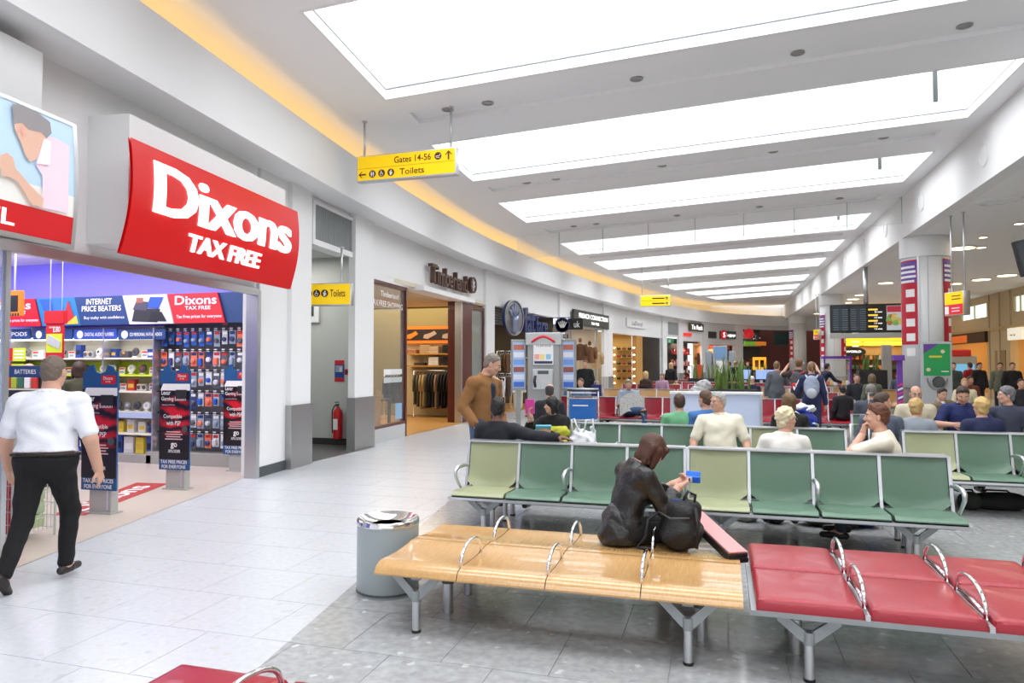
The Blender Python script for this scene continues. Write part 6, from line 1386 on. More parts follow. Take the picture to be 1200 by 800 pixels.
gp = upos(1039, 33.0); gpl = thing('steel_post', 'plain grey square post left of the tall column', 'post', (gp.x, 33.0, 0)); MB().rbox((-.17, -.17, 0), (.17, .17, zat(1039, 404, gp.x, 33)), .02).build('shaft', STEEL, gpl); MB().box((-.22, -.22, 0), (.22, .22, .04)).build('base_plate', STEEL, gpl)
PU = cm(110, 60, 165, .5)
kp2 = upos(981, 29.5); ks = thing('sweet_kiosk', 'small glazed vending kiosk with purple top below the information board', 'kiosk', (kp2.x, 29.5, 0)); MB().box((-.55, -.3, 1.86), (.5, .3, 1.96)).build('purple_top', PU, ks); MB().box((-.5, -.25, 0), (.45, .25, .8)).build('cabinet', cm(120, 110, 130), ks)
for s in (-.48, .43): MB().box((s - .03, -.28, .8), (s + .03, -.22, 1.86)).build('corner_post', PU, ks)
MB().box((-.45, -.24, .8), (.4, .24, 1.85)).build('glass_case', GLASS, ks)
for k in range(6): MB().lathe([(.05, 0), (.1, .05), (.08, .18), (.001, .22)], 10, (-.35 + k * .14, 0, .8)).build('sweet_jar', cm(*((210, 60, 50), (235, 190, 60), (240, 240, 235))[k % 3]), ks)
kp2 = upos(1058, 20.3); ks = thing('striped_stand', 'purple topped stand with pink striped post against the tall column', 'stand', (kp2.x - .12, 20.3, 0)); MB().box((-.12, -.12, 1.76), (.14, .12, 1.9)).build('purple_top', PU, ks); MB().box((-.02, -.06, 0), (.1, .06, 1.76)).build('post', PU, ks)
for k in range(9): MB().add([(-.022, -.062, .2 + k * .11), (.102, -.062, .26 + k * .11), (.102, -.062, .31 + k * .11), (-.022, -.062, .25 + k * .11)], [(0, 1, 2, 3)]).build('stripe', (cm(225, 70, 110), INK)[k % 2], ks)
# right wall shops
def atx(u, x=13.0): d = ray(u, 425); return EYE.y + d.y * (x / d.x)
ya, yb, yc, yd = atx(1185), atx(1160), atx(1112), atx(1240)
t = MB(); t.box((13.0, yc, 0), (13.3, 61, 3.35)); t.box((13.0, ya, 0), (13.3, yb, 3.35)); t.box((13.0, -11, 0), (13.3, yd - 3, 3.35))
struct('wall_right_lower', t, TAN, 'tan wall between the lit shops on the far side')
for k in range(3): MB().box((12.94, ya + (yb - ya) * (k / 2) - .12, 0), (13.0, ya + (yb - ya) * (k / 2) + .12, 5.1)).build('wall_pier', TAN, C.objects['wall_right_lower'])
MB().box((12.96, ya + .6, 0), (13.0, ya + 1.9, 2.3)).build('door_leaf', cm(150, 128, 90), C.objects['wall_right_lower'])
MB().box((12.93, -11, 3.3), (13.02, 61, 3.45)).build('cornice', cm(190, 165, 115), C.objects['wall_right_lower'])
AMBER = mat('amber_shop_wall', (.60, .33, .10), .6)
for k, (y0, y1) in enumerate(((yb, yc), (yd - 3, ya))):
    t = MB(); t.box((15.6, y0, 0), (15.7, y1, 3.4)); t.box((13.3, y0 - .05, 0), (15.6, y0, 3.4)); t.box((13.3, y1, 0), (15.6, y1 + .05, 3.4)); t.box((13.3, y0, 3.35), (15.6, y1, 3.4)); struct('wall_shop_amber_%d' % (k + 1), t, AMBER, 'amber interior walls of a lit shop across the concourse')
    area('amber_lamp', (14.4, (y0 + y1) / 2, 3.3), 1.5, (y1 - y0) * .7, 150, (1, .72, .38))
    sg_ = thing('shop_sign', ('dark and orange sign band over the lit shop by the column', 'pale lit sign over the lit shop at the picture edge')[k], 'sign', (12.9, (y0 + y1) / 2, 0)); L_ = (y1 - y0) / 2
    if k == 0: MB().box((-.1, -L_, 2.75), (.08, L_, 3.3)).build('board', cm(60, 34, 20), sg_); MB().box((-.12, -L_ * .2, 2.8), (-.1, L_, 3.2)).build('orange_part', cm(225, 110, 40, .5, emit=.3), sg_)
    else: MB().box((-.1, L_ - 1.8, 2.75), (.08, L_ - .2, 3.3)).build('board', cm(240, 236, 220, .5, emit=.5), sg_); MB().box((-.11, L_ - .75, 2.95), (-.1, L_ - .55, 3.0)).box((-.11, L_ - 1.1, 2.95), (-.1, L_ - .9, 3.0)).build('lettering', cm(90, 60, 40), sg_)
    r_ = random.Random(k + 20); n = int((y1 - y0) / .45)
    for q_ in range(4):
        shf = tag(MB().box((15.2, y0 + .2, .6 + q_ * .6 - .03), (15.6, y1 - .2, .6 + q_ * .6)).build('display_shelf', cm(120, 80, 50)), 'lit wooden shelf in the %s amber shop, %s from the floor' % (('column side', 'picture edge')[k], ['first', 'second', 'third', 'fourth'][q_]), 'shelf', 'shelves in the amber shops')
        for j in range(min(n, 14)):
            h = r_.uniform(.2, .42); o = MB().lathe([(.07, 0), (.08, h * .5), (.03, h * .75), (.03, h)], 8, (0, 0, 0)).build('bottle', cm(*r_.choice([(210, 150, 60), (120, 50, 30), (230, 220, 190), (60, 80, 50), (190, 60, 40)])), None, True); o.location = (15.4, y0 + .4 + j * .45, .6 + q_ * .6); MB().lathe([(.084, h * .2), (.084, h * .42)], 8).build('label_band', INK, o)
            tag(o, 'small bottle on the %s shelf of the %s amber shop, %s along it' % (nth(q_ + 1), ('column side', 'picture edge')[k], nth(j + 1)), 'bottle', 'bottles in the %s amber shop' % ('column side', 'picture edge')[k])
# till with blue screen in front of the column side shop
tp = upos(1126, 33.0); tl = thing('ticket_machine', 'pale ticket machine with blue screen and red top beyond the column', 'machine', (tp.x, 33.0, 0)); MB().rbox((-.5, -.3, 0), (.5, .3, 2.0), .05).build('body', cm(185, 180, 165, .5), tl); MB().box((-.4, -.31, 1.25), (.4, -.3, 1.65)).build('screen', cm(120, 190, 230, .4, emit=.5), tl); MB().rbox((-.4, -.32, 1.95), (.3, .3, 2.25), .05).build('red_top', cm(215, 50, 40), tl)

# ------------------------------------------------------------------ soft shapes: distance fields turned into one smooth skin
class Field:
    def __init__(s, h, k=.03): s.h = h; s.k = k; s.p = []; s.cut = []; s.sub = []
    def cone(s, a, b, ra, rb=None, k=None):
        s.p.append(('c', np.array(a, np.float32), np.array(b, np.float32), ra, ra if rb is None else rb, s.k if k is None else k)); return s
    def ell(s, c, r, R=None, k=None):
        s.p.append(('e', np.array(c, np.float32), np.array(r, np.float32), np.eye(3, dtype=np.float32) if R is None else np.array(R, np.float32), 0, s.k if k is None else k)); return s
    def plane(s, p, n): s.cut.append((np.array(p, float), np.array(n, float) / np.linalg.norm(n))); return s
    def bounds(s, q):
        if q[0] == 'c': r = max(q[3], q[4]); return np.minimum(q[1], q[2]) - r, np.maximum(q[1], q[2]) + r
        r = float(q[2].max()); return q[1] - r, q[1] + r
    def mesh(s, noise=None):
        h = s.h; B = [s.bounds(q) for q in s.p]; m = 3 * h + max(q[5] for q in s.p) * .5
        lo = np.min([b[0] for b in B], 0) - m; hi = np.max([b[1] for b in B], 0) + m; n = np.ceil((hi - lo) / h).astype(int) + 1
        ax = [lo[i] + h * np.arange(n[i], dtype=np.float32) for i in range(3)]; V = np.full(n, 1.0, np.float32)
        for q, (b0, b1) in zip(s.p, B):
            mm = q[5] + 3 * h; i0 = np.maximum(((b0 - mm - lo) / h).astype(int), 0); i1 = np.minimum(((b1 + mm - lo) / h).astype(int) + 2, n)
            X = ax[0][i0[0]:i1[0], None, None]; Y = ax[1][None, i0[1]:i1[1], None]; Z = ax[2][None, None, i0[2]:i1[2]]
            if q[0] == 'c':
                a, b = q[1], q[2]; d = b - a; L = float(d @ d) + 1e-9
                t = np.clip(((X - a[0]) * d[0] + (Y - a[1]) * d[1] + (Z - a[2]) * d[2]) / L, 0, 1)
                D = np.sqrt((X - a[0] - t * d[0]) ** 2 + (Y - a[1] - t * d[1]) ** 2 + (Z - a[2] - t * d[2]) ** 2) - (q[3] + (q[4] - q[3]) * t)
            else:
                c, r, R = q[1], q[2], q[3]; x, y, z = X - c[0], Y - c[1], Z - c[2]
                u = [x * R[0, i] + y * R[1, i] + z * R[2, i] for i in range(3)]
                k0 = np.sqrt(sum((u[i] / r[i]) ** 2 for i in range(3))) + 1e-6; k1 = np.sqrt(sum((u[i] / r[i] ** 2) ** 2 for i in range(3))) + 1e-6
                D = k0 * (k0 - 1) / k1
            S = V[i0[0]:i1[0], i0[1]:i1[1], i0[2]:i1[2]]; k = max(q[5], 1e-4)
            g = np.maximum(k - np.abs(S - D), 0) / k; V[i0[0]:i1[0], i0[1]:i1[1], i0[2]:i1[2]] = np.minimum(S, D) - g * g * k * .25
        X, Y, Z = ax[0][:, None, None], ax[1][None, :, None], ax[2][None, None, :]
        if noise:
            am, fr = noise; V += am * (np.sin(fr * X + 3 * np.sin(fr * .6 * Z)) * np.sin(fr * .8 * Y + 2 * np.sin(fr * .5 * Z + 1)) + .6 * np.sin(fr * 1.3 * Z + 2 * np.sin(fr * .7 * (X + Y))))
        for p, nn in s.cut: V = np.maximum(V, (X - p[0]) * nn[0] + (Y - p[1]) * nn[1] + (Z - p[2]) * nn[2]).astype(np.float32)
        for q in s.sub: pass
        return surfnet(V, lo, h)
def surfnet(V, lo, h):
    I = V < 0; n = np.array(V.shape)
    c = sum(I[dx:n[0] - 1 + dx, dy:n[1] - 1 + dy, dz:n[2] - 1 + dz].astype(np.int8) for dx in (0, 1) for dy in (0, 1) for dz in (0, 1))
    act = (c > 0) & (c < 8); ids = np.argwhere(act)
    if not len(ids): return [], []
    idx = np.full(act.shape, -1, np.int32); idx[act] = np.arange(len(ids))
    pos = np.zeros((len(ids), 3)); cnt = np.zeros(len(ids)); co = [(0, 0, 0), (1, 0, 0), (0, 1, 0), (1, 1, 0), (0, 0, 1), (1, 0, 1), (0, 1, 1), (1, 1, 1)]
    val = [V[ids[:, 0] + a, ids[:, 1] + b, ids[:, 2] + c_] for a, b, c_ in co]
    for e in ((0, 1), (2, 3), (4, 5), (6, 7), (0, 2), (1, 3), (4, 6), (5, 7), (0, 4), (1, 5), (2, 6), (3, 7)):
        v0, v1 = val[e[0]], val[e[1]]; m = (v0 < 0) != (v1 < 0); t = np.where(m, v0 / np.where(m, v0 - v1, 1), 0)[:, None]
        pos += np.where(m[:, None], np.array(co[e[0]]) * (1 - t) + np.array(co[e[1]]) * t, 0); cnt += m
    pos = (ids + pos / cnt[:, None]) * h + lo
    F = []
    for a in range(3):
        b, c_ = (a + 1) % 3, (a + 2) % 3; s0 = [slice(None)] * 3; s1 = [slice(None)] * 3; s0[a] = slice(0, -1); s1[a] = slice(1, None)
        A, Bq = I[tuple(s0)], I[tuple(s1)]; e = np.argwhere(A != Bq); e = e[(e[:, b] > 0) & (e[:, c_] > 0) & (e[:, b] < n[b] - 1) & (e[:, c_] < n[c_] - 1)]
        if not len(e): continue
        def cell(db, dc): q = e.copy(); q[:, b] += db; q[:, c_] += dc; return idx[q[:, 0], q[:, 1], q[:, 2]]
        Q = np.stack([cell(-1, -1), cell(0, -1), cell(0, 0), cell(-1, 0)], 1); fl_ = ~A[e[:, 0], e[:, 1], e[:, 2]]
        Q[fl_] = Q[fl_][:, ::-1]; F.append(Q)
    F = np.concatenate(F); return pos, F[(F >= 0).all(1)]
def fmesh(name, parts, m, parent):
    vs = []; fs = []; o = 0
    for v, f in parts:
        if len(v) == 0: continue
        vs.append(v); fs.append(np.asarray(f) + o); o += len(v)
    v = np.concatenate(vs); f = np.concatenate(fs).astype(np.int32)
    me = bpy.data.meshes.new(name); me.vertices.add(len(v)); me.vertices.foreach_set('co', v.astype(np.float32).ravel())
    me.loops.add(len(f) * 4); me.loops.foreach_set('vertex_index', f.ravel()); me.polygons.add(len(f)); me.polygons.foreach_set('loop_start', np.arange(0, len(f) * 4, 4, dtype=np.int32))
    me.update(calc_edges=True); me.validate(); me.polygons.foreach_set('use_smooth', [True] * len(me.polygons)); me.update()
    return obj(name, me, m, parent)
def soft(name, fld, m, parent, noise=None): return fmesh(name, [fld.mesh(noise)], m, parent)

# ------------------------------------------------------------------ people
def nv(*a): v = np.array(a if len(a) > 1 else a[0], float); return v / np.linalg.norm(v)
def rotz(a): c, s = math.cos(a), math.sin(a); return np.array([[c, -s, 0], [s, c, 0], [0, 0, 1]])
def rotx(a): c, s = math.cos(a), math.sin(a); return np.array([[1, 0, 0], [0, c, -s], [0, s, c]])
def roty(a): c, s = math.cos(a), math.sin(a); return np.array([[c, 0, s], [0, 1, 0], [-s, 0, c]])
SKIN = {'pale': mat('skin_pale', (.66, .38, .27), .5, noise=(7, .4, (.60, .30, .21))), 'mid': mat('skin_mid', (.52, .28, .18), .5), 'dark': mat('skin_dark', (.16, .07, .04), .5)}
EYEW = mat('eye_white', (.8, .8, .78), .2); IRIS = mat('eye_iris', (.03, .02, .015), .2); LIP = mat('lip', (.42, .14, .12), .45)
def cloth(r, g, b, rough=.85): return cm(r, g, b, rough, bump=(55, .12))
def hand(W, d, n, side, curl, res):     # wrist, direction of fingers, palm normal, thumb side sign
    d = nv(d); n = np.array(n, float); n = nv(n - d * (n @ d)); t = np.cross(d, n) * side; F = Field(res, .010)
    F.cone(W - d * .03, W + d * .02, .026, .027)
    for j, o in enumerate((-.027, -.009, .009, .027)): F.cone(W + d * .015 + t * o * .6, W + d * .085 + t * o, .017, .013, .016)
    for j, (o, L) in enumerate(((.028, .070), (.0095, .080), (-.0095, .075), (-.028, .058))):
        p = W + d * .085 + t * o; a = curl * (1 + .12 * j); q = d
        for sgm, (fr, rr) in enumerate(((.45, .0095), (.32, .0085), (.25, .0075))):
            a2 = a * (sgm + 1) * .62; q = d * math.cos(a2) + n * math.sin(a2); e = p + q * L * fr; F.cone(p, e, rr + .0005, rr - .0005, .004); p = e
    p = W + d * .025 + t * .028; q1 = nv(t * .75 + d * .65 + n * .35); e = p + q1 * .045; F.cone(p, e, .014, .011, .012); q2 = nv(t * .25 + d * .9 + n * .45); F.cone(e, e + q2 * .034, .0105, .008, .004)
    return F.mesh()
def head_parts(hc, R, hs, res, nose=1.0, jaw=1.0):
    L = lambda x, y, z: hc + R @ (np.array([x, y, z]) * hs)
    F = Field(res, .028 * hs)
    F.ell(L(0, -.012, .032), np.array([.074, .094, .088]) * hs, R); F.ell(L(0, .022, -.035), np.array([.060 * jaw, .070, .082]) * hs, R)
    F.ell(L(0, .052, -.088), np.array([.030 * jaw, .030, .028]) * hs, R); F.cone(L(-.05 * jaw, 0, -.06), L(0, .05, -.092), .02 * hs, .022 * hs)
    F.cone(L(.05 * jaw, 0, -.06), L(0, .05, -.092), .02 * hs, .022 * hs); F.cone(L(-.03, .076, .022), L(.03, .076, .022), .012 * hs, None, .014)
    F.cone(L(0, .088, .008), L(0, .107 * nose, -.030), .0075 * hs, .0125 * hs, .010); F.cone(L(-.012, .094, -.036), L(.012, .094, -.036), .008 * hs, None, .008)
    for s in (-1, 1):
        F.ell(L(s * .036, .066, -.028), np.array([.022, .02, .018]) * hs, R, .015); F.ell(L(s * .076, -.008, -.012), np.array([.010, .020, .031]) * hs, R, .006)
        F.cone(L(s * .082, -.016, .010), L(s * .080, -.010, -.035), .006 * hs, .006 * hs, .005)
    F.cone(L(-.016, .089, -.060), L(.016, .089, -.060), .0062 * hs, None, .006); F.cone(L(-.013, .086, -.070), L(.013, .086, -.070), .007 * hs, None, .006)
    return F, L
NPEOPLE = [0]
def person(label, loc, rz=0.0, H=1.74, w=1.0, sit=False, seat=.43, lean=0, side=0, twist=0, yaw=0, nod=0, roll=0, armR=None, armL=None, legR=None, legL=None, skin='pale', hair=('short', (60, 45, 35)),
           top=((240, 240, 240), 's', 'tuck'), legs=(40, 42, 48), shoes=(25, 22, 22), res=.014, female=False, face=True, curl=.5, palmR=None, palmL=None, layer=None, skirt=None, group=None, hands=True, fold=.003, glasses=False, beard=None, topm=None, belt=False):
    NPEOPLE[0] += 1
    t = thing('person', label, 'person', loc, rz, group); s = H / 1.75; m_s = SKIN[skin]
    P = np.array([0, 0, (seat + .10 * s) if sit else .925 * s]); Rt = rotz(twist)
    sp = Rt @ nv(math.sin(side), math.sin(lean), math.cos(lean) * math.cos(side)); rx = Rt @ np.array([math.cos(side), 0, -math.sin(side)]); fy = np.cross(sp, rx)
    Rs = np.stack([rx, fy, sp], 1); shw = (.165 if female else .185) * s * (1 + (w - 1) * .35); sh = [P + sp * .440 * s + rx * shw * q for q in (1, -1)]; nb = P + sp * .50 * s
    hr = rotz(twist + yaw) @ rotx(-nod) @ roty(roll); nd = nv(sp * .6 + hr @ np.array([0, .25, .8])); hs = .98 * s if not female else .94 * s
    hc = nb + nd * .055 * s + hr @ np.array([0, .022, .125]) * hs; hc0 = hc
    arms = []
    for q, a in ((1, armR), (-1, armL)):
        S = sh[0 if q > 0 else 1]
        if a and a[0] == 'to':           # reach: wrist target relative to the head or the pelvis, elbow towards a pole
            T = (a[1] if len(a) > 3 and a[3] == 'abs' else hc0 + np.array(a[1])) if True else 0; T = np.array(T, float); dv = T - S; dl = min(np.linalg.norm(dv), .535 * s); dn = nv(dv); A1, B1 = .29 * s, .25 * s
            x_ = (A1 * A1 - B1 * B1 + dl * dl) / (2 * dl); hh = math.sqrt(max(A1 * A1 - x_ * x_, 0)); pv = np.array(a[2], float) * np.array([q, 1, 1]); pv = nv(pv - dn * (pv @ dn)); E = S + dn * x_ + pv * hh; Wd = S + dn * dl; arms.append((S, E, Wd, nv(Wd - E) if len(a) < 5 else nv(a[4]), q)); continue
        a = a or ((.24, .02, -1), (.08, .22, -1)); u = nv(a[0][0] * q, a[0][1], a[0][2]); f = nv(a[1][0] * q, a[1][1], a[1][2]); S = sh[0 if q > 0 else 1]
        E = S + u * .29 * s; Wd = E + f * .25 * s; arms.append((S, E, Wd, f, q))
    lg = []
    for q, a in ((1, legR), (-1, legL)):
        if a is None: a = ((.12, 1, -.02), (.02, .08, -1), 0) if sit else ((.04, 0, -1), (.02, -.02, -1), .15)
        u = nv(a[0][0] * q, a[0][1], a[0][2]); f = nv(a[1][0] * q, a[1][1], a[1][2]); Hp = P + np.array([q * .088 * s, 0, -.0]); K = Hp + u * .43 * s; A = K + f * .41 * s; lg.append((Hp, K, A, q, a[2] if len(a) > 2 else 0, a[3] if len(a) > 3 else 0))
    hr = rotz(twist + yaw) @ rotx(-nod) @ roty(roll); nd = nv(sp * .6 + hr @ np.array([0, .25, .8])); hs = .98 * s if not female else .94 * s
    hc = nb + nd * .055 * s + hr @ np.array([0, .022, .125]) * hs
    def torso(F, d, kk=1.0):
        F.ell(P + sp * .03 * s, np.array([.160 * w, .112 * w, .13]) * s + d, Rs, .06); F.ell(P + sp * .17 * s + fy * .01 * (w - .8), np.array([.138 * w, .100 * w * (1.12 if w > 1.1 else 1), .15]) * s + d, Rs, .06)
        F.ell(P + sp * .34 * s, np.array([.158 * (1 + (w - 1) * .7), .108 * w, .16]) * s + d, Rs, .06); F.cone(sh[0] - rx * .03, sh[1] + rx * .03, .050 * s + d, .050 * s + d, .06)
        for q in (0, 1): F.cone(nb - sp * .015 * s, sh[q], .046 * s + d * .8, .046 * s + d * .8, .04)
        F.cone(P + sp * .44 * s, nb + nd * .02, .075 * s + d, .055 * s + d, .05)
        if female:
            for q in (1, -1): F.ell(P + sp * .30 * s + rx * q * .07 * s + fy * .085 * s, np.array([.055, .05, .055]) * s + d * .5, Rs, .04)
    aw = 1 + (w - 1) * .6
    def armf(F, d, upto):
        for S, E, Wd, f, q in arms:
            e = E if upto > .5 else S + (E - S) * .78; F.cone(S, e, .050 * s * aw + d, .042 * s * aw + d, .035)
            if upto > .5: F.cone(E, E + (Wd - E) * min(1, (upto - .5) * 2), .042 * s * aw + d, .030 * s * aw + d, .02)
    # body: one skin, with a finer head and hands
    F = Field(res, .03); torso(F, -.008); armf(F, 0, 1)
    for Hp, K, A, q, fy_, toe in lg: F.cone(Hp, K, .078 * s * aw, .054 * s, .05); F.cone(K, A, .053 * s, .036 * s, .03); F.cone(A, A + rotz(-q * fy_) @ rotx(toe) @ np.array([0, .09, -.03]), .036 * s, .026 * s)
    F.cone(nb - sp * .02, nb + nd * .10 * s, .054 * s * (1 + (w - 1) * .5), .050 * s * (1 + (w - 1) * .4), .04)
    fine = min(.0065, res * .5) if res < .02 else res * .6
    HF, L = head_parts(hc, hr, hs, fine, jaw=1 + (w - 1) * .35); HF.cone(hc + hr @ np.array([0, -.02, -.07]) * hs, nb + nd * .03, .052 * s * (1 + (w - 1) * .4), .054 * s * (1 + (w - 1) * .5), .03)
    parts = [F.mesh(), HF.mesh()]
    if hands:
        for S, E, Wd, f, q in arms:
            pn = (palmR if q > 0 else palmL); pn = np.array(pn, float) if pn is not None else np.array([-q, .15, 0.0])
            parts.append(hand(Wd, f, pn, -1 if q > 0 else 1, curl, .0055 if res < .016 else .008))
    fmesh('body', parts, m_s, t)
    # clothes
    col, slv, hem = top; tm = topm or cloth(*col)
    F = Field(res, .03); d = .016 if hem not in ('jacket', 'blazer') else .021; torso(F, d)
    if skirt is None: pass
    armf(F, d * .9 + .004, {'s': .45, 'l': .96, 'm': .75, 'n': .0}[slv] if slv != 'n' else .0) if slv != 'n' else None
    hz = {'tuck': -.075, 'out': .10, 'jacket': .17, 'blazer': .13}[hem]
    if hem == 'jacket' and not sit:
        for Hp, K, A, q, fy_, toe in lg: F.cone(Hp, Hp + (K - Hp) * .3, .10 * s * aw + .01, None, .05)
    F.plane(P - sp * hz * s, -sp); F.plane(nb + nd * .035, nd)
    soft('jacket' if hem == 'jacket' else 'shirt', F, tm, t, (fold, 26))
    F = Field(res * .7, .01)                 # collar
    if slv != 'n':
        for k in range(10):
            a0, a1 = 2 * PI * k / 10 + .2, 2 * PI * (k + 1) / 10 + .2; rr = .066 * s * (1 + (w - 1) * .5)
            c = nb + nd * .022; F.cone(c + (rx * math.cos(a0) + fy * math.sin(a0)) * rr, c + (rx * math.cos(a1) + fy * math.sin(a1)) * rr, .013, None, .01)
        soft('collar', F, tm, t)
    if layer:                                # an inner shirt showing at the open front
        F = Field(res * .8, .02); F.cone(P + sp * .06 * s + fy * (.105 * w * s + .012), P + sp * .40 * s + fy * (.095 * w * s + .012), .035, .045, .02); F.cone(P + sp * .4 * s + fy * .08, nb + fy * .05, .05, .045, .02); soft('inner_shirt', F, cloth(*layer), t)
    if skirt:
        F = Field(res, .05); F.ell(P, np.array([.17, .13, .12]) * s, Rs)
        for Hp, K, A, q, fy_, toe in lg: F.cone(Hp, K + (A - K) * .25, .10 * s, .12 * s, .12)
        F.plane(P + np.array([0, 0, .06]), (0, -.2, 1)); soft('skirt', F, cloth(*skirt), t, (.004, 22))
    else:
        F = Field(res, .04); F.ell(P + sp * .02 * s, np.array([.160 * w, .114 * w, .13]) * s + .010, Rs, .05)
        for Hp, K, A, q, fy_, toe in lg: F.cone(Hp, K, .084 * s * aw + .008, .064 * s + .006, .05); F.cone(K, A + (K - A) * .06, .064 * s + .006, .054 * s, .02)
        F.plane(P + (np.array([0, -.02, .07]) if sit else sp * .066) * s, np.array([0, -.3, 1.0]) if sit else sp); soft('trousers', F, cloth(*legs, .9), t, (.003, 24))
    if belt:
        F = Field(.008, .006)
        for k in range(20):
            a0, a1 = 2 * PI * k / 20, 2 * PI * (k + 1) / 20; c = P + sp * .056 * s; E2 = (.158 * w * s + .013, .112 * w * s + .013); F.cone(c + rx * math.cos(a0) * E2[0] + fy * math.sin(a0) * E2[1], c + rx * math.cos(a1) * E2[0] + fy * math.sin(a1) * E2[1], .013, None, .006)
        soft('belt', F, cm(30, 20, 16, .6), t)
    for Hp, K, A, q, yw, toe in lg:
        dr = rotz(-q * yw) @ rotx(toe) @ np.array([0, 1, 0]); up = rotz(-q * yw) @ rotx(toe) @ np.array([0, 0, 1]); hl = A - up * .035 - dr * .045
        F = Field(.009 if res < .016 else .016, .02); F.cone(hl, hl + dr * .09, .034, .036); F.cone(hl + dr * .09, hl + dr * .20 - up * .006, .038, .030); F.cone(A, A - up * .03, .04, .036); F.plane(hl - up * .030, -up)
        soft('shoe', F, cm(*shoes, .45), t)
    # hair
    st, hcol = hair; hm = cm(*hcol, .55, bump=(90, .35)); hres = .007 if res < .016 else .013; F = Field(hres, .02); N = lambda x, y, z: hr @ np.array([x, y, z], float)
    if st in ('short', 'crop', 'ring'):
        th = .009 if st == 'short' else .005; F.ell(L(0, -.014, .034), (np.array([.074, .094, .088]) + th) * hs, hr); F.ell(L(0, -.04, -.02), (np.array([.066, .060, .07]) + th) * hs, hr)
        F.plane(L(0, .050, .062), N(0, .78, -.62)); F.plane(L(0, 0, -.075), N(0, .25, -1))
        if st == 'ring': F.plane(L(0, 0, .055), N(0, .55, 1))
    elif st == 'bob':
        F.ell(L(0, -.016, .032), np.array([.092, .110, .106]) * hs, hr); F.cone(L(-.074, -.012, .0), L(-.080, .004, -.120), .036 * hs, .026 * hs); F.cone(L(.074, -.012, .0), L(.080, .004, -.120), .036 * hs, .026 * hs); F.ell(L(0, -.055, -.06), np.array([.080, .050, .105]) * hs, hr)
        F.cone(L(-.074, .018, .04), L(-.082, .012, -.09), .018 * hs, .014 * hs); F.cone(L(.074, .018, .04), L(.082, .012, -.09), .018 * hs, .014 * hs); F.cone(L(-.05, .075, .075), L(.05, .075, .07), .020 * hs, None)
        F.plane(L(0, .108, .02), N(0, 1, -.1))
    elif st == 'fringe':                     # longer hair falling forward over a bowed face
        F.ell(L(0, -.014, .034), np.array([.094, .114, .108]) * hs, hr)
        for x in (-.078, -.06, .06, .078): F.cone(L(x, .02, .02), L(x * .95, .06, -.135), .030 * hs, .014 * hs)
        for x in (-.082, .082): F.cone(L(x, -.03, .02), L(x, -.012, -.13), .036 * hs, .022 * hs); F.cone(L(x * .96, .045, .02), L(x * .85, .075, -.11), .026 * hs, .010 * hs)
        F.ell(L(0, -.05, -.05), np.array([.084, .055, .11]) * hs, hr); F.cone(L(-.05, .085, .07), L(.05, .085, .07), .024 * hs, None)
        for x in (-.05, -.02, .045): F.cone(L(x, .092, .06), L(x * 1.3, .10, -.02), .016 * hs, .006 * hs)
    elif st == 'curly':
        F.ell(L(0, -.016, .036), np.array([.088, .106, .104]) * hs, hr); r2 = random.Random(NPEOPLE[0])
        for k in range(46):
            a, b = r2.uniform(0, 2 * PI), r2.uniform(-.25, 1.45); p = L(.082 * math.cos(a) * math.cos(b), -.016 + .100 * math.sin(a) * math.cos(b), .03 + .098 * math.sin(b)); F.ell(p, np.array([.020, .020, .020]) * hs, None, .008)
        F.ell(L(0, -.06, -.045), np.array([.07, .045, .06]) * hs, hr); F.plane(L(0, .062, .05), N(0, .8, -.55))
    elif st in ('pony', 'bun'):
        F.ell(L(0, -.014, .034), np.array([.084, .104, .097]) * hs, hr); F.ell(L(0, -.045, -.02), np.array([.072, .06, .07]) * hs, hr)
        if st == 'pony': F.cone(L(0, -.11, .03), L(0, -.14, -.10), .026 * hs, .012 * hs)
        else: F.ell(L(0, -.12, .02), np.array([.04, .035, .04]) * hs, hr)
        F.plane(L(0, .055, .06), N(0, .78, -.6))
    elif st == 'cap':
        F.ell(L(0, -.01, .045), np.array([.088, .108, .092]) * hs, hr); F.cone(L(-.03, .09, .05), L(.03, .12, .045), .03 * hs, .03 * hs); F.plane(L(0, 0, .022), N(0, -.05, -1))
    hp = [F.mesh(None if st == 'cap' else (.0012, 60) if st in ('fringe', 'bob') else (.0032, 85))]
    if st in ('short', 'curly', 'pony'):  # uneven tufts along the hairline
        T = Field(hres, .008); r2 = random.Random(NPEOPLE[0] + 50)
        for k in range(15):
            a = -1.5 + 3 * k / 14 + r2.uniform(-.05, .05); p = np.array([.074 * math.sin(a), -.012 + .094 * math.cos(a), .0]); zz = .088 - .055 * abs(a / 1.5) ** 1.6 + r2.uniform(-.008, .006); q_ = math.sqrt(max(.15, 1 - ((zz - .032) / .092) ** 2))
            T.cone(L(p[0] * q_, p[1] * q_, zz), L(p[0] * q_ * .85, p[1] * q_ * .8, zz + .035), r2.uniform(.009, .014) * hs, .012 * hs, .006)
        hp.append(T.mesh())
    fmesh('cap' if st == 'cap' else 'hair', hp, hm, t)
    if beard:
        F = Field(hres, .015); F.cone(L(-.055, .02, -.05), L(0, .06, -.092), .022 * hs, .026 * hs); F.cone(L(.055, .02, -.05), L(0, .06, -.092), .022 * hs, .026 * hs); F.cone(L(-.022, .087, -.052), L(.022, .087, -.052), .0085 * hs, None); soft('beard', F, cm(*beard, .8), t)
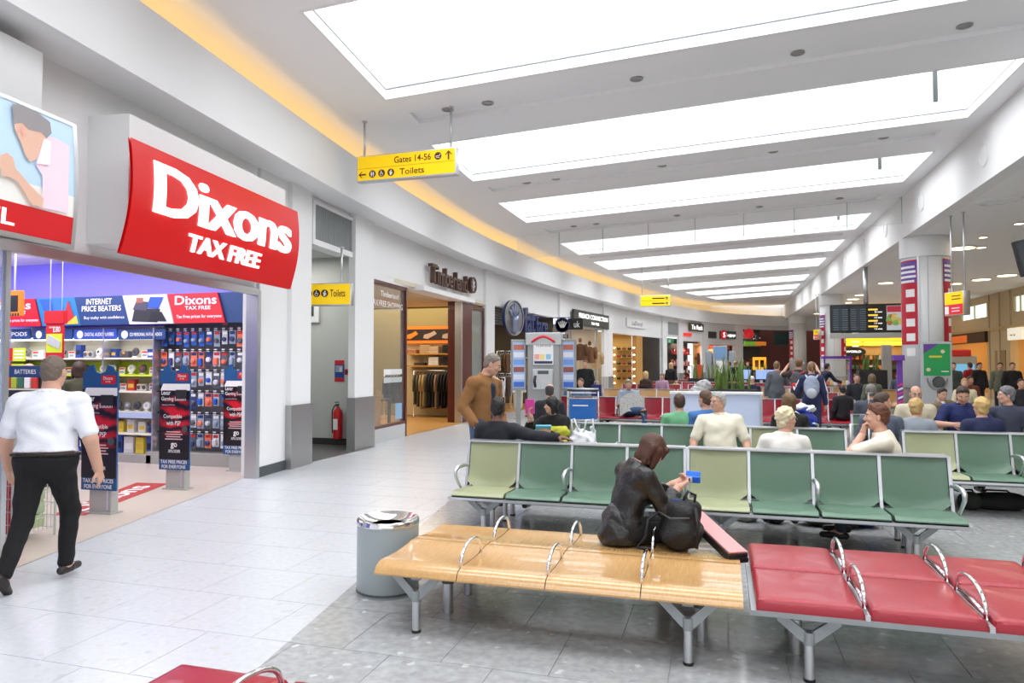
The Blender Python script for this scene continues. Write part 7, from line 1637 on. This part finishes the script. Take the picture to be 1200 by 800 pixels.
    if face:
        for q in (1, -1):
            e = MB().lathe([(.001, -.0115), (.008, -.008), (.0115, 0), (.008, .008), (.001, .0115)], 10, M=Matrix.Translation(L(q * .031, .076, .002))).build('eye', EYEW, t, True)
            MB().lathe([(.0055, 0), (.004, .003), (.001, .004)], 10, M=Matrix.Translation(L(q * .031, .086, .002)) @ Matrix(hr.tolist()).to_4x4() @ Matrix.Rotation(-PI / 2, 4, 'X')).build('iris', IRIS, e)
            MB().tube([L(q * .017, .092, .022), L(q * .033, .091, .027), L(q * .050, .080, .021)], .0045, 6).build('brow', hm if st != 'cap' else cm(60, 45, 35), t, True)
        MB().tube([L(-.022, .088, -.065), L(-.008, .096, -.062), L(.008, .096, -.062), L(.022, .088, -.065)], [.003, .0055, .0055, .003], 6).build('mouth', LIP, t, True)
    if glasses:
        g = MB()
        for q in (1, -1):
            g.tube([L(q * .033 + .022 * math.cos(a), .098, .0 + .016 * math.sin(a)) for a in [k * PI / 6 for k in range(13)]], .0016, 5); g.tube([L(q * .055, .096, .004), L(q * .082, .0, .006)], .0018, 5)
        g.tube([L(-.011, .098, .003), L(.011, .098, .003)], .0016, 5).build('glasses', DKGREY, t)
    J = dict(P=P, sh=sh, arms=arms, L=L, hr=hr, sp=sp, fy=fy, rx=rx, hc=hc, nb=nb, lg=lg, s=s)
    return t, J
def world_of(t, p):                      # local point of a person -> world
    c, s_ = math.cos(t.rotation_euler.z), math.sin(t.rotation_euler.z); return Vector((t.location.x + c * p[0] - s_ * p[1], t.location.y + s_ * p[0] + c * p[1], t.location.z + p[2]))
D = math.radians
# --- walking man in a white shirt
t, J = person('man in white short sleeved shirt and black trousers walking past the electronics shop', (*upos(56, 4.2).xy, 0), D(24), 1.82, 1.34, lean=D(5), yaw=D(-4), nod=D(4),
    armR=((.34, -.06, -1), (.12, .30, -1)), armL=((.34, .0, -1), (.12, .42, -.9)), legR=((.02, .46, -1), (.0, -.16, -1), .15, 0), legL=((.04, -.20, -1), (.0, -.72, -1), .1, -.75),
    hair=('crop', (112, 98, 86)), top=((236, 238, 244), 's', 'tuck'), legs=(17, 17, 20), shoes=(38, 26, 24), res=.011, face=True, belt=True, curl=.55, fold=.005)
t.location.z = -.03
# --- man in brown jacket
t, J = person('man in tan corduroy jacket and jeans standing with a hand in his pocket', (*upos(566, 8.15).xy, 0), D(-112), 1.87, 1.12, lean=D(3), nod=D(24), yaw=D(30),
    armR=((.34, -.30, -1), (-.12, .62, -.75)), armL=((.30, -.10, -1), (-.1, .42, -.8)), hair=('crop', (122, 112, 104)), top=((150, 98, 44), 'l', 'blazer'), layer=(36, 46, 66), legs=(74, 98, 130), res=.012, topm=cm(142, 100, 58, .9, bump=(160, .2)), fold=.004)
# --- man in dark suit, arm along the backrest
t, J = person('man in dark suit sitting with his arm stretched along the green seat backs', (*upos(585, 7.33).xy, 0), D(-4), 1.76, 1.08, True, lean=D(-6), yaw=D(8), armR=((1, -.34, -.18), (1, -.05, .0)), armL=((.25, .3, -1), (-.1, 1, -.3)), skin='dark', hair=('crop', (22, 18, 16)), top=((28, 29, 38), 'l', 'jacket'), legs=(28, 29, 38), res=.013, palmR=(0, 0, -1), curl=.25)
# --- woman in black with book and yellow jacket on her lap
t, J = person('woman in black sitting with a pink book and a yellow jacket on her lap', (*upos(651, 9.22).xy, 0), D(176), 1.62, 1.0, True, lean=D(8), yaw=D(-58), nod=D(4), female=True, armL=('to', np.array([-.02, .30, .80]), (.6, -.2, -1), 'abs'), armR=('to', np.array([.22, .36, .98]), (.8, -.2, -1), 'abs', (.2, .3, 1)), hair=('bob', (18, 15, 15)), top=((20, 20, 23), 'l', 'out'), legs=(26, 26, 30), res=.013, curl=.6)
wd = world_of(t, J['arms'][0][2] + J['arms'][0][3] * .08)
b = thing('book', 'pink book held up by the woman in black', 'book', wd, D(20)); MB().rbox((-.06, -.016, -.02), (.06, .016, .17), .004).build('cover', cm(205, 60, 150, .5), b); MB().box((-.057, -.012, -.018), (.061, .012, .168)).build('pages', INK, b)
F = Field(.012, .03); c = np.array(t.location) + np.array([0, 0, 0])
F.cone((-.2, -.28, .62), (.18, -.25, .66), .07, .08); F.cone((-.16, -.34, .56), (.2, -.36, .54), .06, .06); F.cone((-.18, -.38, .52), (-.12, -.40, .36), .06, .035); F.cone((.12, -.38, .54), (.18, -.42, .38), .07, .04); F.cone((.0, -.30, .70), (.16, -.2, .68), .05)
o = soft('folded_jacket', F, cloth(178, 178, 52), None, (.008, 38)); o.location = (t.location.x - .02, t.location.y + .02, .13); tag(o, 'crumpled yellow jacket on the lap of the woman in black', 'jacket')
o = MB().rbox((-.1, -.012, -.05), (.1, .012, .05), .004).build('leaflet', cm(100, 190, 220, .5)); o.location = (t.location.x - .08, t.location.y - .36, .86); o.rotation_euler = (.9, 0, .3); tag(o, 'light blue folded leaflet held above the yellow jacket', 'leaflet')
# --- man in cream polo
t, J = person('grey haired man in cream polo shirt sitting and looking aside', (*upos(843, 9.24).xy, 0), D(184), 1.76, 1.34, True, lean=D(-4), yaw=D(-52), nod=D(-2), armR=((.42, .12, -1), (.05, .55, -.75)), armL=((.40, .16, -1), (.05, .6, -.7)), hair=('short', (178, 176, 172)), top=((236, 231, 212), 's', 'out'), legs=(196, 186, 160), res=.012, glasses=True, fold=.003)
o = MB().lathe([(.034, -.008), (.038, 0), (.034, .008)], 14).build('watch', STEEL, t); W = J['arms'][1][2]; o.location = Vector(W - J['arms'][1][3] * .015); o.rotation_euler = Vector(J['arms'][1][3]).to_track_quat('Z', 'Y').to_euler()
# --- white haired woman from behind
t, J = person('white haired woman in white top sitting with her back to the camera', (*upos(918, 7.30).xy, 0), D(2), 1.64, 1.16, True, lean=D(2), yaw=D(-62), female=True, armR=((.34, .2, -1), (-.2, .8, -.4)), armL=((.34, .2, -1), (-.2, .8, -.4)), hair=('curly', (226, 212, 176)), top=((236, 233, 226), 'm', 'out'), legs=(120, 110, 100), res=.012, glasses=True)
# --- man with his hand at his mouth
t, J = person('auburn haired man in cream T-shirt leaning on the seat back, hand at his mouth', (*upos(1047, 7.30).xy, 0), D(78), 1.76, 1.05, True, lean=D(12), yaw=D(6), nod=D(2), armL=('to', (-.03, .12, -.17), (.6, .8, -.8), 'head', (.1, -.15, 1)), armR=((.3, .3, -1), (0, .9, -.3)), hair=('short', (96, 52, 30)), top=((235, 228, 208), 's', 'out'), legs=(60, 66, 80), res=.012, curl=1.0, palmL=(0, -1, .2))
# --- woman in leather jacket with phone
LEATH = mat('black_leather', (.008, .008, .009), .36, coat=.12, bump=(38, .45))
lw, J = person('woman with auburn bob and black leather jacket sitting on the bench, looking at a phone', (-.68, 5.02, 0), D(-56), 1.60, .98, True, seat=.425, lean=D(15), yaw=D(-14), nod=D(36), female=True, armR=('to', np.array([.075, .40, .80]), (.5, -.3, -1), 'abs', (-.25, .9, .35)), armL=('to', np.array([-.05, .42, .80]), (.5, -.3, -1), 'abs', (.25, .9, .35)), legR=((.06, 1, -.06), (.0, .05, -1), 0), legL=((.10, 1, -.06), (.02, .04, -1), 0), hair=('fringe', (74, 42, 26)), top=((20, 20, 22), 'l', 'jacket'), topm=LEATH, legs=(20, 20, 22), res=.0095, curl=.95, palmR=(-.5, 0, 1), palmL=(.5, 0, 1), fold=.0045)
wR, wL = J['arms'][0], J['arms'][1]; mid = (wR[2] + wR[3] * .10 + wL[2] + wL[3] * .10) / 2 + np.array([0, .01, .015]); wm = world_of(lw, mid) + Vector((.018, 0, 0))
ph = thing('mobile_phone', 'open blue and silver flip phone in the hands of the woman in leather', 'phone', wm, D(-12)); Mp = Matrix.Rotation(D(8), 4, 'X')
MB().rbox((-.02, -.010, -.022), (.085, .010, .026), .006, Mp).build('lower_half', cm(40, 105, 215, .3), ph); MB().rbox((-.02, -.016, -.018), (.03, -.008, .022), .004, Mp).build('silver_face', cm(205, 210, 218, .3), ph); MB().box((-.008, -.018, -.008), (.014, -.015, .012), Mp).build('display', BLACK, ph)
MB().rbox((-.025, .006, .016), (.08, .016, .066), .005, Mp @ Matrix.Rotation(D(-30), 4, 'X')).build('upper_half', cm(50, 120, 225, .3), ph)
F = Field(.009, .03); F.cone((0, -.02, .58), (0, -.05, .48), .125, .12); F.ell((0, -.03, .52), (.160, .120, .12)); F.ell((0, -.03, .47), (.164, .128, .06)); F.plane((0, 0, .428), (0, 0, -1))
soft('jacket_peplum', F, LEATH, lw, (.006, 34))
# --- newspaper reader
t, J = person('man in checked shirt and jeans reading a newspaper on the red seats', (*upos(737, 16.86).xy, 0), D(196), 1.76, 1.0, True, lean=D(-4), nod=D(22), yaw=D(-14), armR=((.3, .4, -1), (-.25, 1, .25)), armL=((.3, .4, -1), (-.25, 1, .25)), legL=((.5, 1, .02), (.0, .1, -1), 0), legR=((.1, 1, .25), (-1.0, .3, -.05), .9), hair=('short', (140, 128, 110)), top=((150, 160, 178), 's', 'out'), legs=(70, 95, 135), shoes=(50, 38, 28), res=.016)
np_ = thing('newspaper', 'open newspaper held by the man in the checked shirt', 'newspaper', world_of(t, np.array([0, .50, .78])), t.rotation_euler.z); PAPER = mat('newsprint', (.62, .62, .58), .8, noise=(30, .7, (.28, .28, .28)))
for s in (-1, 1): MB().grid(lambda i, j: (s * .29 * i, -.05 * i + .03 * math.sin(3 * i), -.2 + .42 * j + .03 * math.sin(4 * i) - .1 * i), 8, 6).build('page', PAPER, np_, True)
# --- people seen from behind in the second row
SB = dict(sit=True, res=.016, hands=True, face=True)
person('person in green hooded top sitting in front of the pale blue partition', (*upos(796, 9.80).xy, 0), D(0), 1.66, 1.0, hair=('short', (74, 52, 40)), top=((112, 176, 132), 'l', 'out'), yaw=D(10), **SB)
person('person in blue jacket sitting beside the green hooded top', (*upos(828, 9.82).xy, 0), D(12), 1.76, 1.0, hair=('bun', (92, 66, 46)), top=((70, 118, 178), 'l', 'jacket'), yaw=D(35), **SB)
person('brown haired woman in black sitting just behind the white haired woman', (*upos(925, 9.80).xy, 0), D(5), 1.72, 1.0, female=True, hair=('bob', (112, 86, 58)), top=((32, 30, 32), 'l', 'out'), yaw=D(20), **SB)
person('fair haired woman in grey sweater sitting with her back turned', (*upos(1072, 9.80).xy, 0), D(-14), 1.62, 1.1, female=True, hair=('curly', (198, 164, 108)), top=((142, 150, 160), 'l', 'out'), yaw=D(-20), **SB)
person('dark haired man in grey sitting between the rows, face in profile', (*upos(1031, 9.82).xy, 0), D(-8), 1.74, 1.0, hair=('short', (70, 52, 42)), top=((88, 96, 112), 'l', 'out'), yaw=D(-66), **SB)
person('blonde woman in navy jacket sitting with her back turned', (*upos(1150, 9.80).xy, 0), D(4), 1.66, 1.12, female=True, hair=('curly', (206, 174, 112)), top=((30, 38, 74), 'l', 'jacket'), yaw=D(10), **SB)
# --- third row facing the camera
person('bearded man in black top and beige jacket facing the camera', (*upos(1072, 12.06).xy, 0), D(176), 1.80, 1.12, hair=('ring', (70, 50, 40)), beard=(120, 84, 60), top=((206, 196, 172), 'l', 'jacket'), layer=(24, 24, 28), nod=D(6), glasses=True, armL=((.3, .1, -1), (-.1, .9, -.3)), **SB)
person('bearded man in navy T-shirt looking down at his hands', (*upos(1126, 12.06).xy, 0), D(182), 1.86, 1.22, hair=('short', (62, 46, 36)), beard=(70, 52, 42), top=((32, 44, 96), 's', 'out'), nod=D(28), yaw=D(-10), armR=((.6, .5, -.8), (-.6, .9, .05)), armL=((.6, .5, -.8), (-.6, .9, .05)), **SB)
person('grey haired man in dark waistcoat sitting in profile', (*upos(1181, 12.06).xy, 0), D(150), 1.78, 1.05, hair=('curly', (118, 118, 122)), top=((62, 66, 84), 'l', 'out'), yaw=D(-60), **SB)
seat_row('beam_seat', 'green seats directly in front of the notice stand', (3.7, 14.0, 0), 0, 4, [G_] * 4, (0, 2, 4), (.30, 1.9), 'third row of green seats')
person('woman in brown jacket and white top leaning her head on her hand', (*upos(1108, 14.33).xy, 0), D(196), 1.66, 1.0, female=True, side=D(12), hair=('pony', (40, 30, 28)), top=((120, 104, 86), 'l', 'jacket'), layer=(235, 235, 235), legs=(70, 92, 120), nod=D(14), armL=((.5, .4, -.5), (-.5, .4, 1)), **SB)
person('grey haired man in dark top sitting by the wheeled luggage', (*upos(1020, 13.2).xy, 0), D(-20), 1.76, 1.05, hair=('short', (122, 116, 112)), top=((70, 76, 88), 'l', 'out'), **dict(SB, seat=.43))
# --- standing travellers in the middle
ST = dict(res=.017, face=True)
bp1, Jb = person('traveller in navy tracksuit with white stripes wearing a grey backpack', (*upos(951, 15.6).xy, 0), D(-8), 1.76, 1.0, female=True, hair=('pony', (128, 98, 66)), top=((44, 50, 88), 'l', 'out'), legs=(46, 52, 86), yaw=D(12), armL=((.45, .3, -1), (.1, .9, .3)), **ST)
bp2, Jr = person('man raising a camera, red and black backpack on his back', (*upos(936, 18.4).xy, 0), D(-20), 1.84, 1.05, hair=('short', (120, 90, 62)), top=((52, 44, 44), 's', 'out'), legs=(60, 66, 80), armL=((.75, .5, -.1), (-.35, .6, .8)), armR=((.6, .6, .0), (-.4, .6, .7)), **ST)
person('woman in grey jacket and skirt standing with her back turned', (*upos(910, 19.5).xy, 0), D(10), 1.78, 1.08, female=True, hair=('short', (120, 94, 64)), top=((92, 96, 104), 'l', 'jacket'), legs=(96, 98, 104), yaw=D(-25), armR=((.4, .5, -.7), (-.2, .6, .9)), **ST)
person('person in white cap sitting beside the grey jacketed woman', (*upos(881, 22.1).xy, 0), D(10), 1.7, 1.0, hair=('cap', (232, 234, 238)), top=((40, 46, 66), 'l', 'out'), **dict(SB, res=.018))
person('dark haired man in navy leaning his arm along the wooden seat backs', (*upos(859, 22.1).xy, 0), D(5), 1.8, 1.1, hair=('short', (24, 22, 24)), top=((24, 28, 44), 'l', 'out'), armL=((1, -.2, -.3), (1, .1, -.1)), **dict(SB, res=.018))
# --- far figures
FR = dict(res=.021, face=False, hands=False)
def far(label, u, y, rz, H=1.74, hr_=('short', (60, 45, 35)), tp=((50, 50, 56), 'l', 'out'), lg=(40, 42, 48), **k): return person(label, (*upos(u, y).xy, 0), D(rz), H, hair=hr_, top=tp, legs=lg, **dict(FR, **k))
far('woman in black top and brown trousers walking by the exit recess', 786, 29.0, -30, 1.74, ('bob', (190, 160, 120)), ((22, 22, 26), 'l', 'tuck'), (112, 80, 70), female=True)
far('man in dark suit and white shirt standing near the luggage shop', 862, 34.0, 60, 1.82, ('ring', (120, 100, 90)), ((28, 30, 40), 'l', 'jacket'), (30, 32, 40), layer=(230, 230, 235))
far('man in black jacket standing behind the suited man', 855, 35.5, 90, 1.78, tp=((24, 30, 48), 'l', 'jacket'))
far('distant man in dark jacket inside the book shop', 876, 44.0, 180, 1.8, tp=((30, 28, 30), 'l', 'jacket'))
far('man in black jacket with a blue bag at the fashion shop window', 686, 22.6, 175, 1.82, ('short', (110, 90, 76)), ((28, 32, 34), 'l', 'jacket'), (110, 130, 160))
far('dark figure beside the man with the blue bag', 671, 23.4, 140, 1.78, ('short', (30, 26, 26)), ((30, 32, 36), 'l', 'jacket'))
far('woman in pale top and cream skirt walking past the phone booth', 607, 20.5, -120, 1.68, ('bob', (180, 150, 110)), ((196, 200, 206), 'l', 'out'), (196, 180, 160), female=True, skirt=(206, 198, 170), shoes=(235, 235, 235), legR=((.04, .2, -1), (.02, -.1, -1), 0), legL=((.04, -.12, -1), (.02, -.3, -1), 0))
far('dark haired person in blue denim sitting below the fashion shop window', 672, 17.9, 200, 1.72, ('short', (34, 28, 26)), ((96, 122, 156), 'l', 'out'), sit=True)
far('brown haired person in blue denim sitting beside the trolley', 681, 18.9, 160, 1.66, ('short', (110, 82, 60)), ((110, 132, 160), 'l', 'out'), sit=True)
far('balding man sitting behind the woman in black', 644, 11.6, 10, 1.76, ('ring', (60, 56, 56)), ((36, 38, 44), 'l', 'out'), sit=True, seat=.44, res=.018)
far('blonde woman in brown sitting by the accessory shop', 757, 23.0, 150, 1.72, ('bob', (218, 186, 120)), ((70, 52, 46), 'l', 'out'), sit=True, female=True, seat=.55)
far('child in lilac sitting below the black panel', 776, 25.0, 160, 1.5, ('short', (120, 84, 60)), ((190, 150, 180), 'l', 'out'), sit=True, seat=.55)
far('shopper with grey hair inside the electronics shop', 33, 8.2, 10, 1.72, ('ring', (130, 100, 86)), ((120, 60, 50), 'l', 'out'), res=.016)
far('dark haired shopper in olive jacket inside the electronics shop', 93, 8.6, 60, 1.74, ('bob', (62, 42, 30)), ((70, 68, 50), 'l', 'jacket'), res=.016)
far('man in navy sweater bending over the kiosk below the board', 961, 26.0, -60, 1.78, ('short', (40, 30, 28)), ((26, 30, 52), 'l', 'out'), lean=.5, armR=((.2, .8, -1), (0, 1, -.3)))
far('man in charcoal jacket seated left of the far planter', 1004, 21.0, 170, 1.76, ('short', (70, 64, 60)), ((38, 40, 46), 'l', 'out'), sit=True, seat=.5)
far('woman in olive top seated with her back turned by the wooden seats', 1022, 20.0, 10, 1.70, ('bob', (112, 92, 66)), ((92, 96, 80), 'l', 'out'), sit=True, seat=.55, female=True)
far('dark haired child seated by the red seats', 987, 17.0, 20, 1.5, ('short', (40, 30, 26)), ((30, 30, 36), 'l', 'out'), sit=True)
far('man in dark jacket sitting under the yellow cafe', 1012, 33.0, 180, 1.76, tp=((70, 76, 66), 'l', 'out'), sit=True, seat=.6)
far('person in black standing at the yellow cafe counter', 1024, 41.0, 0, 1.78, tp=((30, 30, 32), 'l', 'jacket'))
far('person in brown standing at the yellow cafe counter', 1013, 42.0, 10, 1.74, tp=((80, 60, 44), 'l', 'jacket'))
for k, (u, y, c_, lb_) in enumerate(((1117, 26.0, (60, 70, 66), 'man in grey green jacket standing beyond the column'), (1137, 30.0, (170, 34, 44), 'person in red jacket by the ticket machine'), (1147, 28.5, (34, 34, 40), 'person in black by the amber shop'), (1172, 27.0, (104, 108, 90), 'person in khaki standing by the tan wall'), (1186, 26.5, (26, 24, 28), 'dark haired person in black standing by the tan wall'))):
    far(lb_, u, y, (170, 20, 200, 160, 175)[k], 1.74, tp=(c_, 'l', 'jacket'))
for k, (u, y, c_, hc_, lb_) in enumerate(((1130, 19.7, (220, 210, 180), (196, 160, 104), 'fair haired woman in cream seated in the far green rows'), (1136, 22.9, (120, 60, 50), (60, 44, 36), 'dark haired person in rust seated in the far green rows'), (1196, 19.6, (40, 40, 46), (50, 40, 36), 'person in charcoal seated at the picture edge'), (1052, 30.0, (90, 100, 120), (70, 56, 46), 'person in blue grey seated behind the planter'))):
    far(lb_, u, y, (170, 190, 175, 180)[k], 1.70, ('short', hc_), (c_, 'l', 'out'), sit=True, seat=.45)

# ------------------------------------------------------------------ bags and other belongings
def bag_world(t, p): return world_of(t, np.array(p))
# black backpack on the wooden bench
BKB = mat('black_nylon', (.010, .010, .011), .6, bump=(60, .3)); c = atz(797, 646, .43)
bk = thing('backpack', 'black soft backpack standing on the wooden bench beside the woman', 'bag', (c.x, c.y + .10, .425), D(-15)); F = Field(.009, .04)
F.ell((0, 0, .12), (.155, .12, .13)); F.ell((.01, 0, .24), (.125, .10, .09)); F.ell((0, -.09, .11), (.11, .06, .085)); F.cone((-.09, 0, .30), (.1, 0, .31), .035, .03); F.plane((0, 0, 0), (0, 0, -1))
soft('body', F, BKB, bk, (.007, 30)); MB().tube([(-.10, -.05, .27), (-.19, -.12, .2), (-.20, -.15, .08), (-.26, -.16, .01), (-.14, -.17, .008)], .012, 6).build('strap', BKB, bk, True); MB().tube([(.02, -.02, .32), (.06, -.02, .40), (.11, -.02, .38), (.10, -.02, .31)], .010, 6).build('handle', BKB, bk, True)
MB().tube([(-.12, -.09, .25), (-.02, -.15, .23), (.1, -.12, .24)], .006, 5).build('zip', DKGREY, bk, True); MB().box((-.05, -.03, .32), (.03, -.02, .335)).build('blue_lining', cm(40, 70, 190), bk); MB().tube([(.12, -.06, .30), (.15, -.1, .18), (.14, -.1, .04)], .012, 6).build('strap', BKB, bk, True)
# pink topped case leaning on the bag
a = Vector((.10, 4.78, .47)); b2 = Vector((-.22, 5.34, .62)); d_ = (b2 - a); L_ = d_.length; x = d_.normalized(); y2 = Vector((0, 0, 1)).cross(x).normalized(); z2 = x.cross(y2)
Mc = Matrix(((x.x, y2.x, z2.x, a.x), (x.y, y2.y, z2.y, a.y), (x.z, y2.z, z2.z, a.z), (0, 0, 0, 1)))
pc = thing('flat_case', 'flat black case with a pale pink top leaning at the end of the wooden bench', 'case'); MB().rbox((0, -.07, -.055), (L_, .07, 0), .006, Mc).build('case', BLACK, pc); MB().rbox((.005, -.065, 0), (L_ - .005, .065, .012), .004, Mc).build('pink_top', cm(222, 150, 150, .6), pc); MB().tube([Mc @ Vector((L_, -.03, -.02)), Mc @ Vector((L_ + .05, -.02, -.01)), Mc @ Vector((L_ + .05, .02, -.01)), Mc @ Vector((L_, .03, -.02))], .008, 6).build('handle', BLACK, pc, True)
MB().box((-.01, -.07, -.06), (.03, .07, -.03), Mc).build('corner_foot', BLACK, pc); MB().box((.1, -.05, -a.z + .43 - .02), (.16, .05, -.05), Mc).build('support_leg', BLACK, pc)
# white plastic bag on the second row
wp_ = upos(682, 9.2); F = Field(.010, .03); F.ell((0, 0, .12), (.17, .10, .13)); F.cone((-.1, 0, .16), (-.05, 0, .27), .05, .02); F.cone((.1, 0, .16), (.12, 0, .30), .05, .02); F.cone((.05, 0, .2), (.0, .02, .26), .05, .03); F.plane((0, 0, 0), (0, 0, -1))
pb_ = thing('plastic_bag', 'white plastic carrier bag on a second row green seat', 'bag', (wp_.x, 9.2, .425)); pb_.scale = (1.25, 1.2, 1.45); soft('bag', F, mat('white_plastic', (.80, .82, .86), .35), pb_, (.014, 40)); 
for s in (-1, 1): MB().tube([(s * .06 - .04, -.03, .24), (s * .08 - .03, -.03, .36), (s * .1 + .02, -.03, .37), (s * .08 + .05, -.03, .25)], .010, 6).build('handle', mat('white_plastic', (.80, .82, .86), .35), pb_, True)
MB().box((-.12, -.105, .05), (-.02, -.09, .13)).build('blue_print', cm(110, 150, 190), pb_)
# backpacks on travellers
def pack(t, J, cA, cB, name, label):
    o = thing(name, label, 'backpack', t.location, t.rotation_euler.z); P, sp, fy, rx = J['P'], J['sp'], J['fy'], J['rx']; F = Field(.014, .04); c = P + sp * .28 - fy * .21
    F.ell(c, (.15, .10, .24)); F.ell(c - sp * .08 - fy * .06, (.12, .06, .12)); soft('body', F, cA, o, (.004, 30)); F = Field(.012, .03); F.ell(c - sp * .12 - fy * .10, (.10, .05, .10)); soft('pocket', F, cB, o)
    for q in (1, -1): MB().tube([Vector(c + sp * .18 + rx * q * .08 + fy * .06), Vector(J['sh'][0 if q > 0 else 1] * 1.0 - rx * q * .05 + sp * .07), Vector(J['sh'][0 if q > 0 else 1] - rx * q * .04 + fy * .13 - sp * .05), Vector(P + sp * .2 + rx * q * .14 + fy * .14)], .022, 6).build('strap', cB, o, True)
    return o
pack(bp1, Jb, cm(150, 160, 182, .7), cm(190, 194, 200, .7), 'backpack', 'grey and blue backpack worn over a navy tracksuit')
pack(bp2, Jr, cm(70, 70, 76, .7), cm(190, 40, 54, .7), 'backpack', 'red and black backpack worn by the man with the camera')
cmr = world_of(bp2, Jr['hc'] + np.array([0, .24, 0])); o = thing('camera_device', 'small silver camera held up by the man with the red backpack', 'camera', cmr, bp2.rotation_euler.z); MB().rbox((-.06, -.02, -.035), (.06, .02, .035), .008).build('body', cm(180, 190, 200, .3), o); MB().lathe([(.025, 0), (.022, .03)], 12, M=Matrix.Rotation(-PI / 2, 4, 'X')).build('lens', BLACK, o)
for q in (1, -1):                        # white sleeve stripes of the tracksuit
    S, E, Wd, f, _ = Jb['arms'][0 if q > 0 else 1]; off = np.array([q * .055, -.02, .012]); MB().tube([Vector(S + off), Vector(E + off), Vector(E + (Wd - E) * .8 + off)], .014, 6).build('sleeve_stripe', INK, bp1, True)
# wheeled suitcase, blue carrier bag, bags under seats
def suitcase(label, x, y, rz, w_, d2, h, m, handle=True, z=0):
    t_ = thing('suitcase', label, 'suitcase', (x, y, z), rz); MB().rbox((-w_ / 2, -d2 / 2, .04), (w_ / 2, d2 / 2, h), .04).build('shell', m, t_, 40); MB().rbox((-w_ / 2 + .04, -d2 / 2 - .03, .12), (w_ / 2 - .04, -d2 / 2 + .02, h - .12), .02).build('pocket', m, t_)
    for s in (-1, 1): MB().lathe([(.03, -.012), (.035, 0), (.03, .012)], 10, M=Matrix.Translation((s * w_ * .4, 0, .035)) @ Matrix.Rotation(PI / 2, 4, 'Y')).build('wheel', BLACK, t_)
    if handle: MB().tube([(-.1, d2 * .3, h - .02), (-.1, d2 * .3, h + .35), (.1, d2 * .3, h + .35), (.1, d2 * .3, h - .02)], .01, 6).build('pull_handle', ALU, t_, True)
    return t_
p = upos(1004, 9.0); suitcase('black wheeled suitcase with raised handle in the aisle behind the auburn haired man', p.x - .02, 8.6, .2, .40, .25, .66, BKB)
p = upos(1012, 12.6); suitcase('dark upright suitcase beside the sideways green seats', p.x, 11.6, .1, .36, .24, .9, BKB)
def under_bag(label, u, y, rx_, ry_, rz_, col):
    p = upos(u, y); F = Field(.014, .05); F.ell((0, 0, rz_ * .9), (rx_, ry_, rz_)); F.ell((rx_ * .3, 0, rz_), (rx_ * .6, ry_ * .9, rz_ * .95)); F.plane((0, 0, 0), (0, 0, -1)); t_ = thing('holdall', label, 'bag', (p.x, y, 0)); soft('body', F, cloth(*col), t_, (.006, 24)); MB().tube([(-rx_ * .5, 0, rz_ * 1.6), (-rx_ * .3, 0, rz_ * 2.2), (rx_ * .3, 0, rz_ * 2.2), (rx_ * .5, 0, rz_ * 1.6)], .012, 6).build('handle', cloth(20, 20, 22), t_, True)
under_bag('long olive and black holdall lying behind the front green row', 970, 8.0, .36, .16, .12, (62, 58, 48)); under_bag('navy blue bag at the end of the holdall behind the front row', 1012, 8.05, .12, .12, .14, (36, 52, 110)); under_bag('pale grey bag behind the front green row', 872, 8.0, .14, .12, .11, (150, 148, 142)); under_bag('black bag behind the front green row', 906, 8.0, .12, .12, .16, (26, 26, 28))
under_bag('black holdall under the second row seats beyond the aisle', 1165, 9.45, .34, .14, .10, (24, 24, 26)); under_bag('small dark bag under the second row by the aisle', 1132, 9.4, .12, .14, .10, (40, 44, 40)); under_bag('black bag below the newspaper reader', 768, 16.4, .26, .16, .14, (22, 22, 24))
p = upos(984, 13.4); F = Field(.014, .04); F.ell((0, 0, .2), (.2, .14, .2)); F.ell((-.05, 0, .42), (.16, .1, .08)); F.plane((0, 0, 0), (0, 0, -1)); t_ = thing('carrier_bag', 'royal blue carrier bag with white wrapping on the sideways green seats', 'bag', (1.42, 13.3, .45)); soft('bag', F, cm(40, 60, 170, .4), t_, (.010, 30)); F = Field(.014, .03); F.ell((-.06, 0, .46), (.14, .1, .07)); F.ell((.08, 0, .44), (.1, .09, .06)); soft('wrapping', F, mat('white_plastic', (.80, .82, .86), .35), t_, (.014, 36))
p = upos(823, 24.5); F = Field(.016, .05); F.ell((0, 0, .3), (.36, .3, .3)); F.ell((.1, 0, .5), (.25, .25, .25)); F.plane((0, 0, 0), (0, 0, -1)); t_ = thing('wrapped_bag', 'large bag wrapped in grey printed plastic on the wooden backed seats', 'bag', (p.x, 22.1, .45)); soft('bag', F, mat('grey_plastic', (.62, .62, .64), .35, noise=(12, .8, (.25, .25, .27))), t_, (.02, 20))
p = upos(687, 22.2); t_ = thing('carrier_bag', 'dark blue carrier bag held by the man at the fashion shop window', 'bag', (p.x + .3, 22.35, .62)); MB().rbox((-.16, -.07, 0), (.16, .07, .38), .01).build('bag', cm(36, 40, 110, .5), t_); MB().tube([(-.08, 0, .38), (-.05, 0, .5), (.05, 0, .5), (.08, 0, .38)], .008, 5).build('handle', INK, t_, True)
p = upos(792, 28.8); t_ = thing('carrier_bag', 'small yellow and white bag carried by the woman at the exit recess', 'bag', (p.x + .0, 28.75, .55)); MB().rbox((-.12, -.06, 0), (.12, .06, .32), .02).build('bag', cm(235, 200, 70, .5), t_); MB().tube([(-.06, 0, .32), (0, 0, .45), (.06, 0, .32)], .008, 5).build('handle', INK, t_, True)
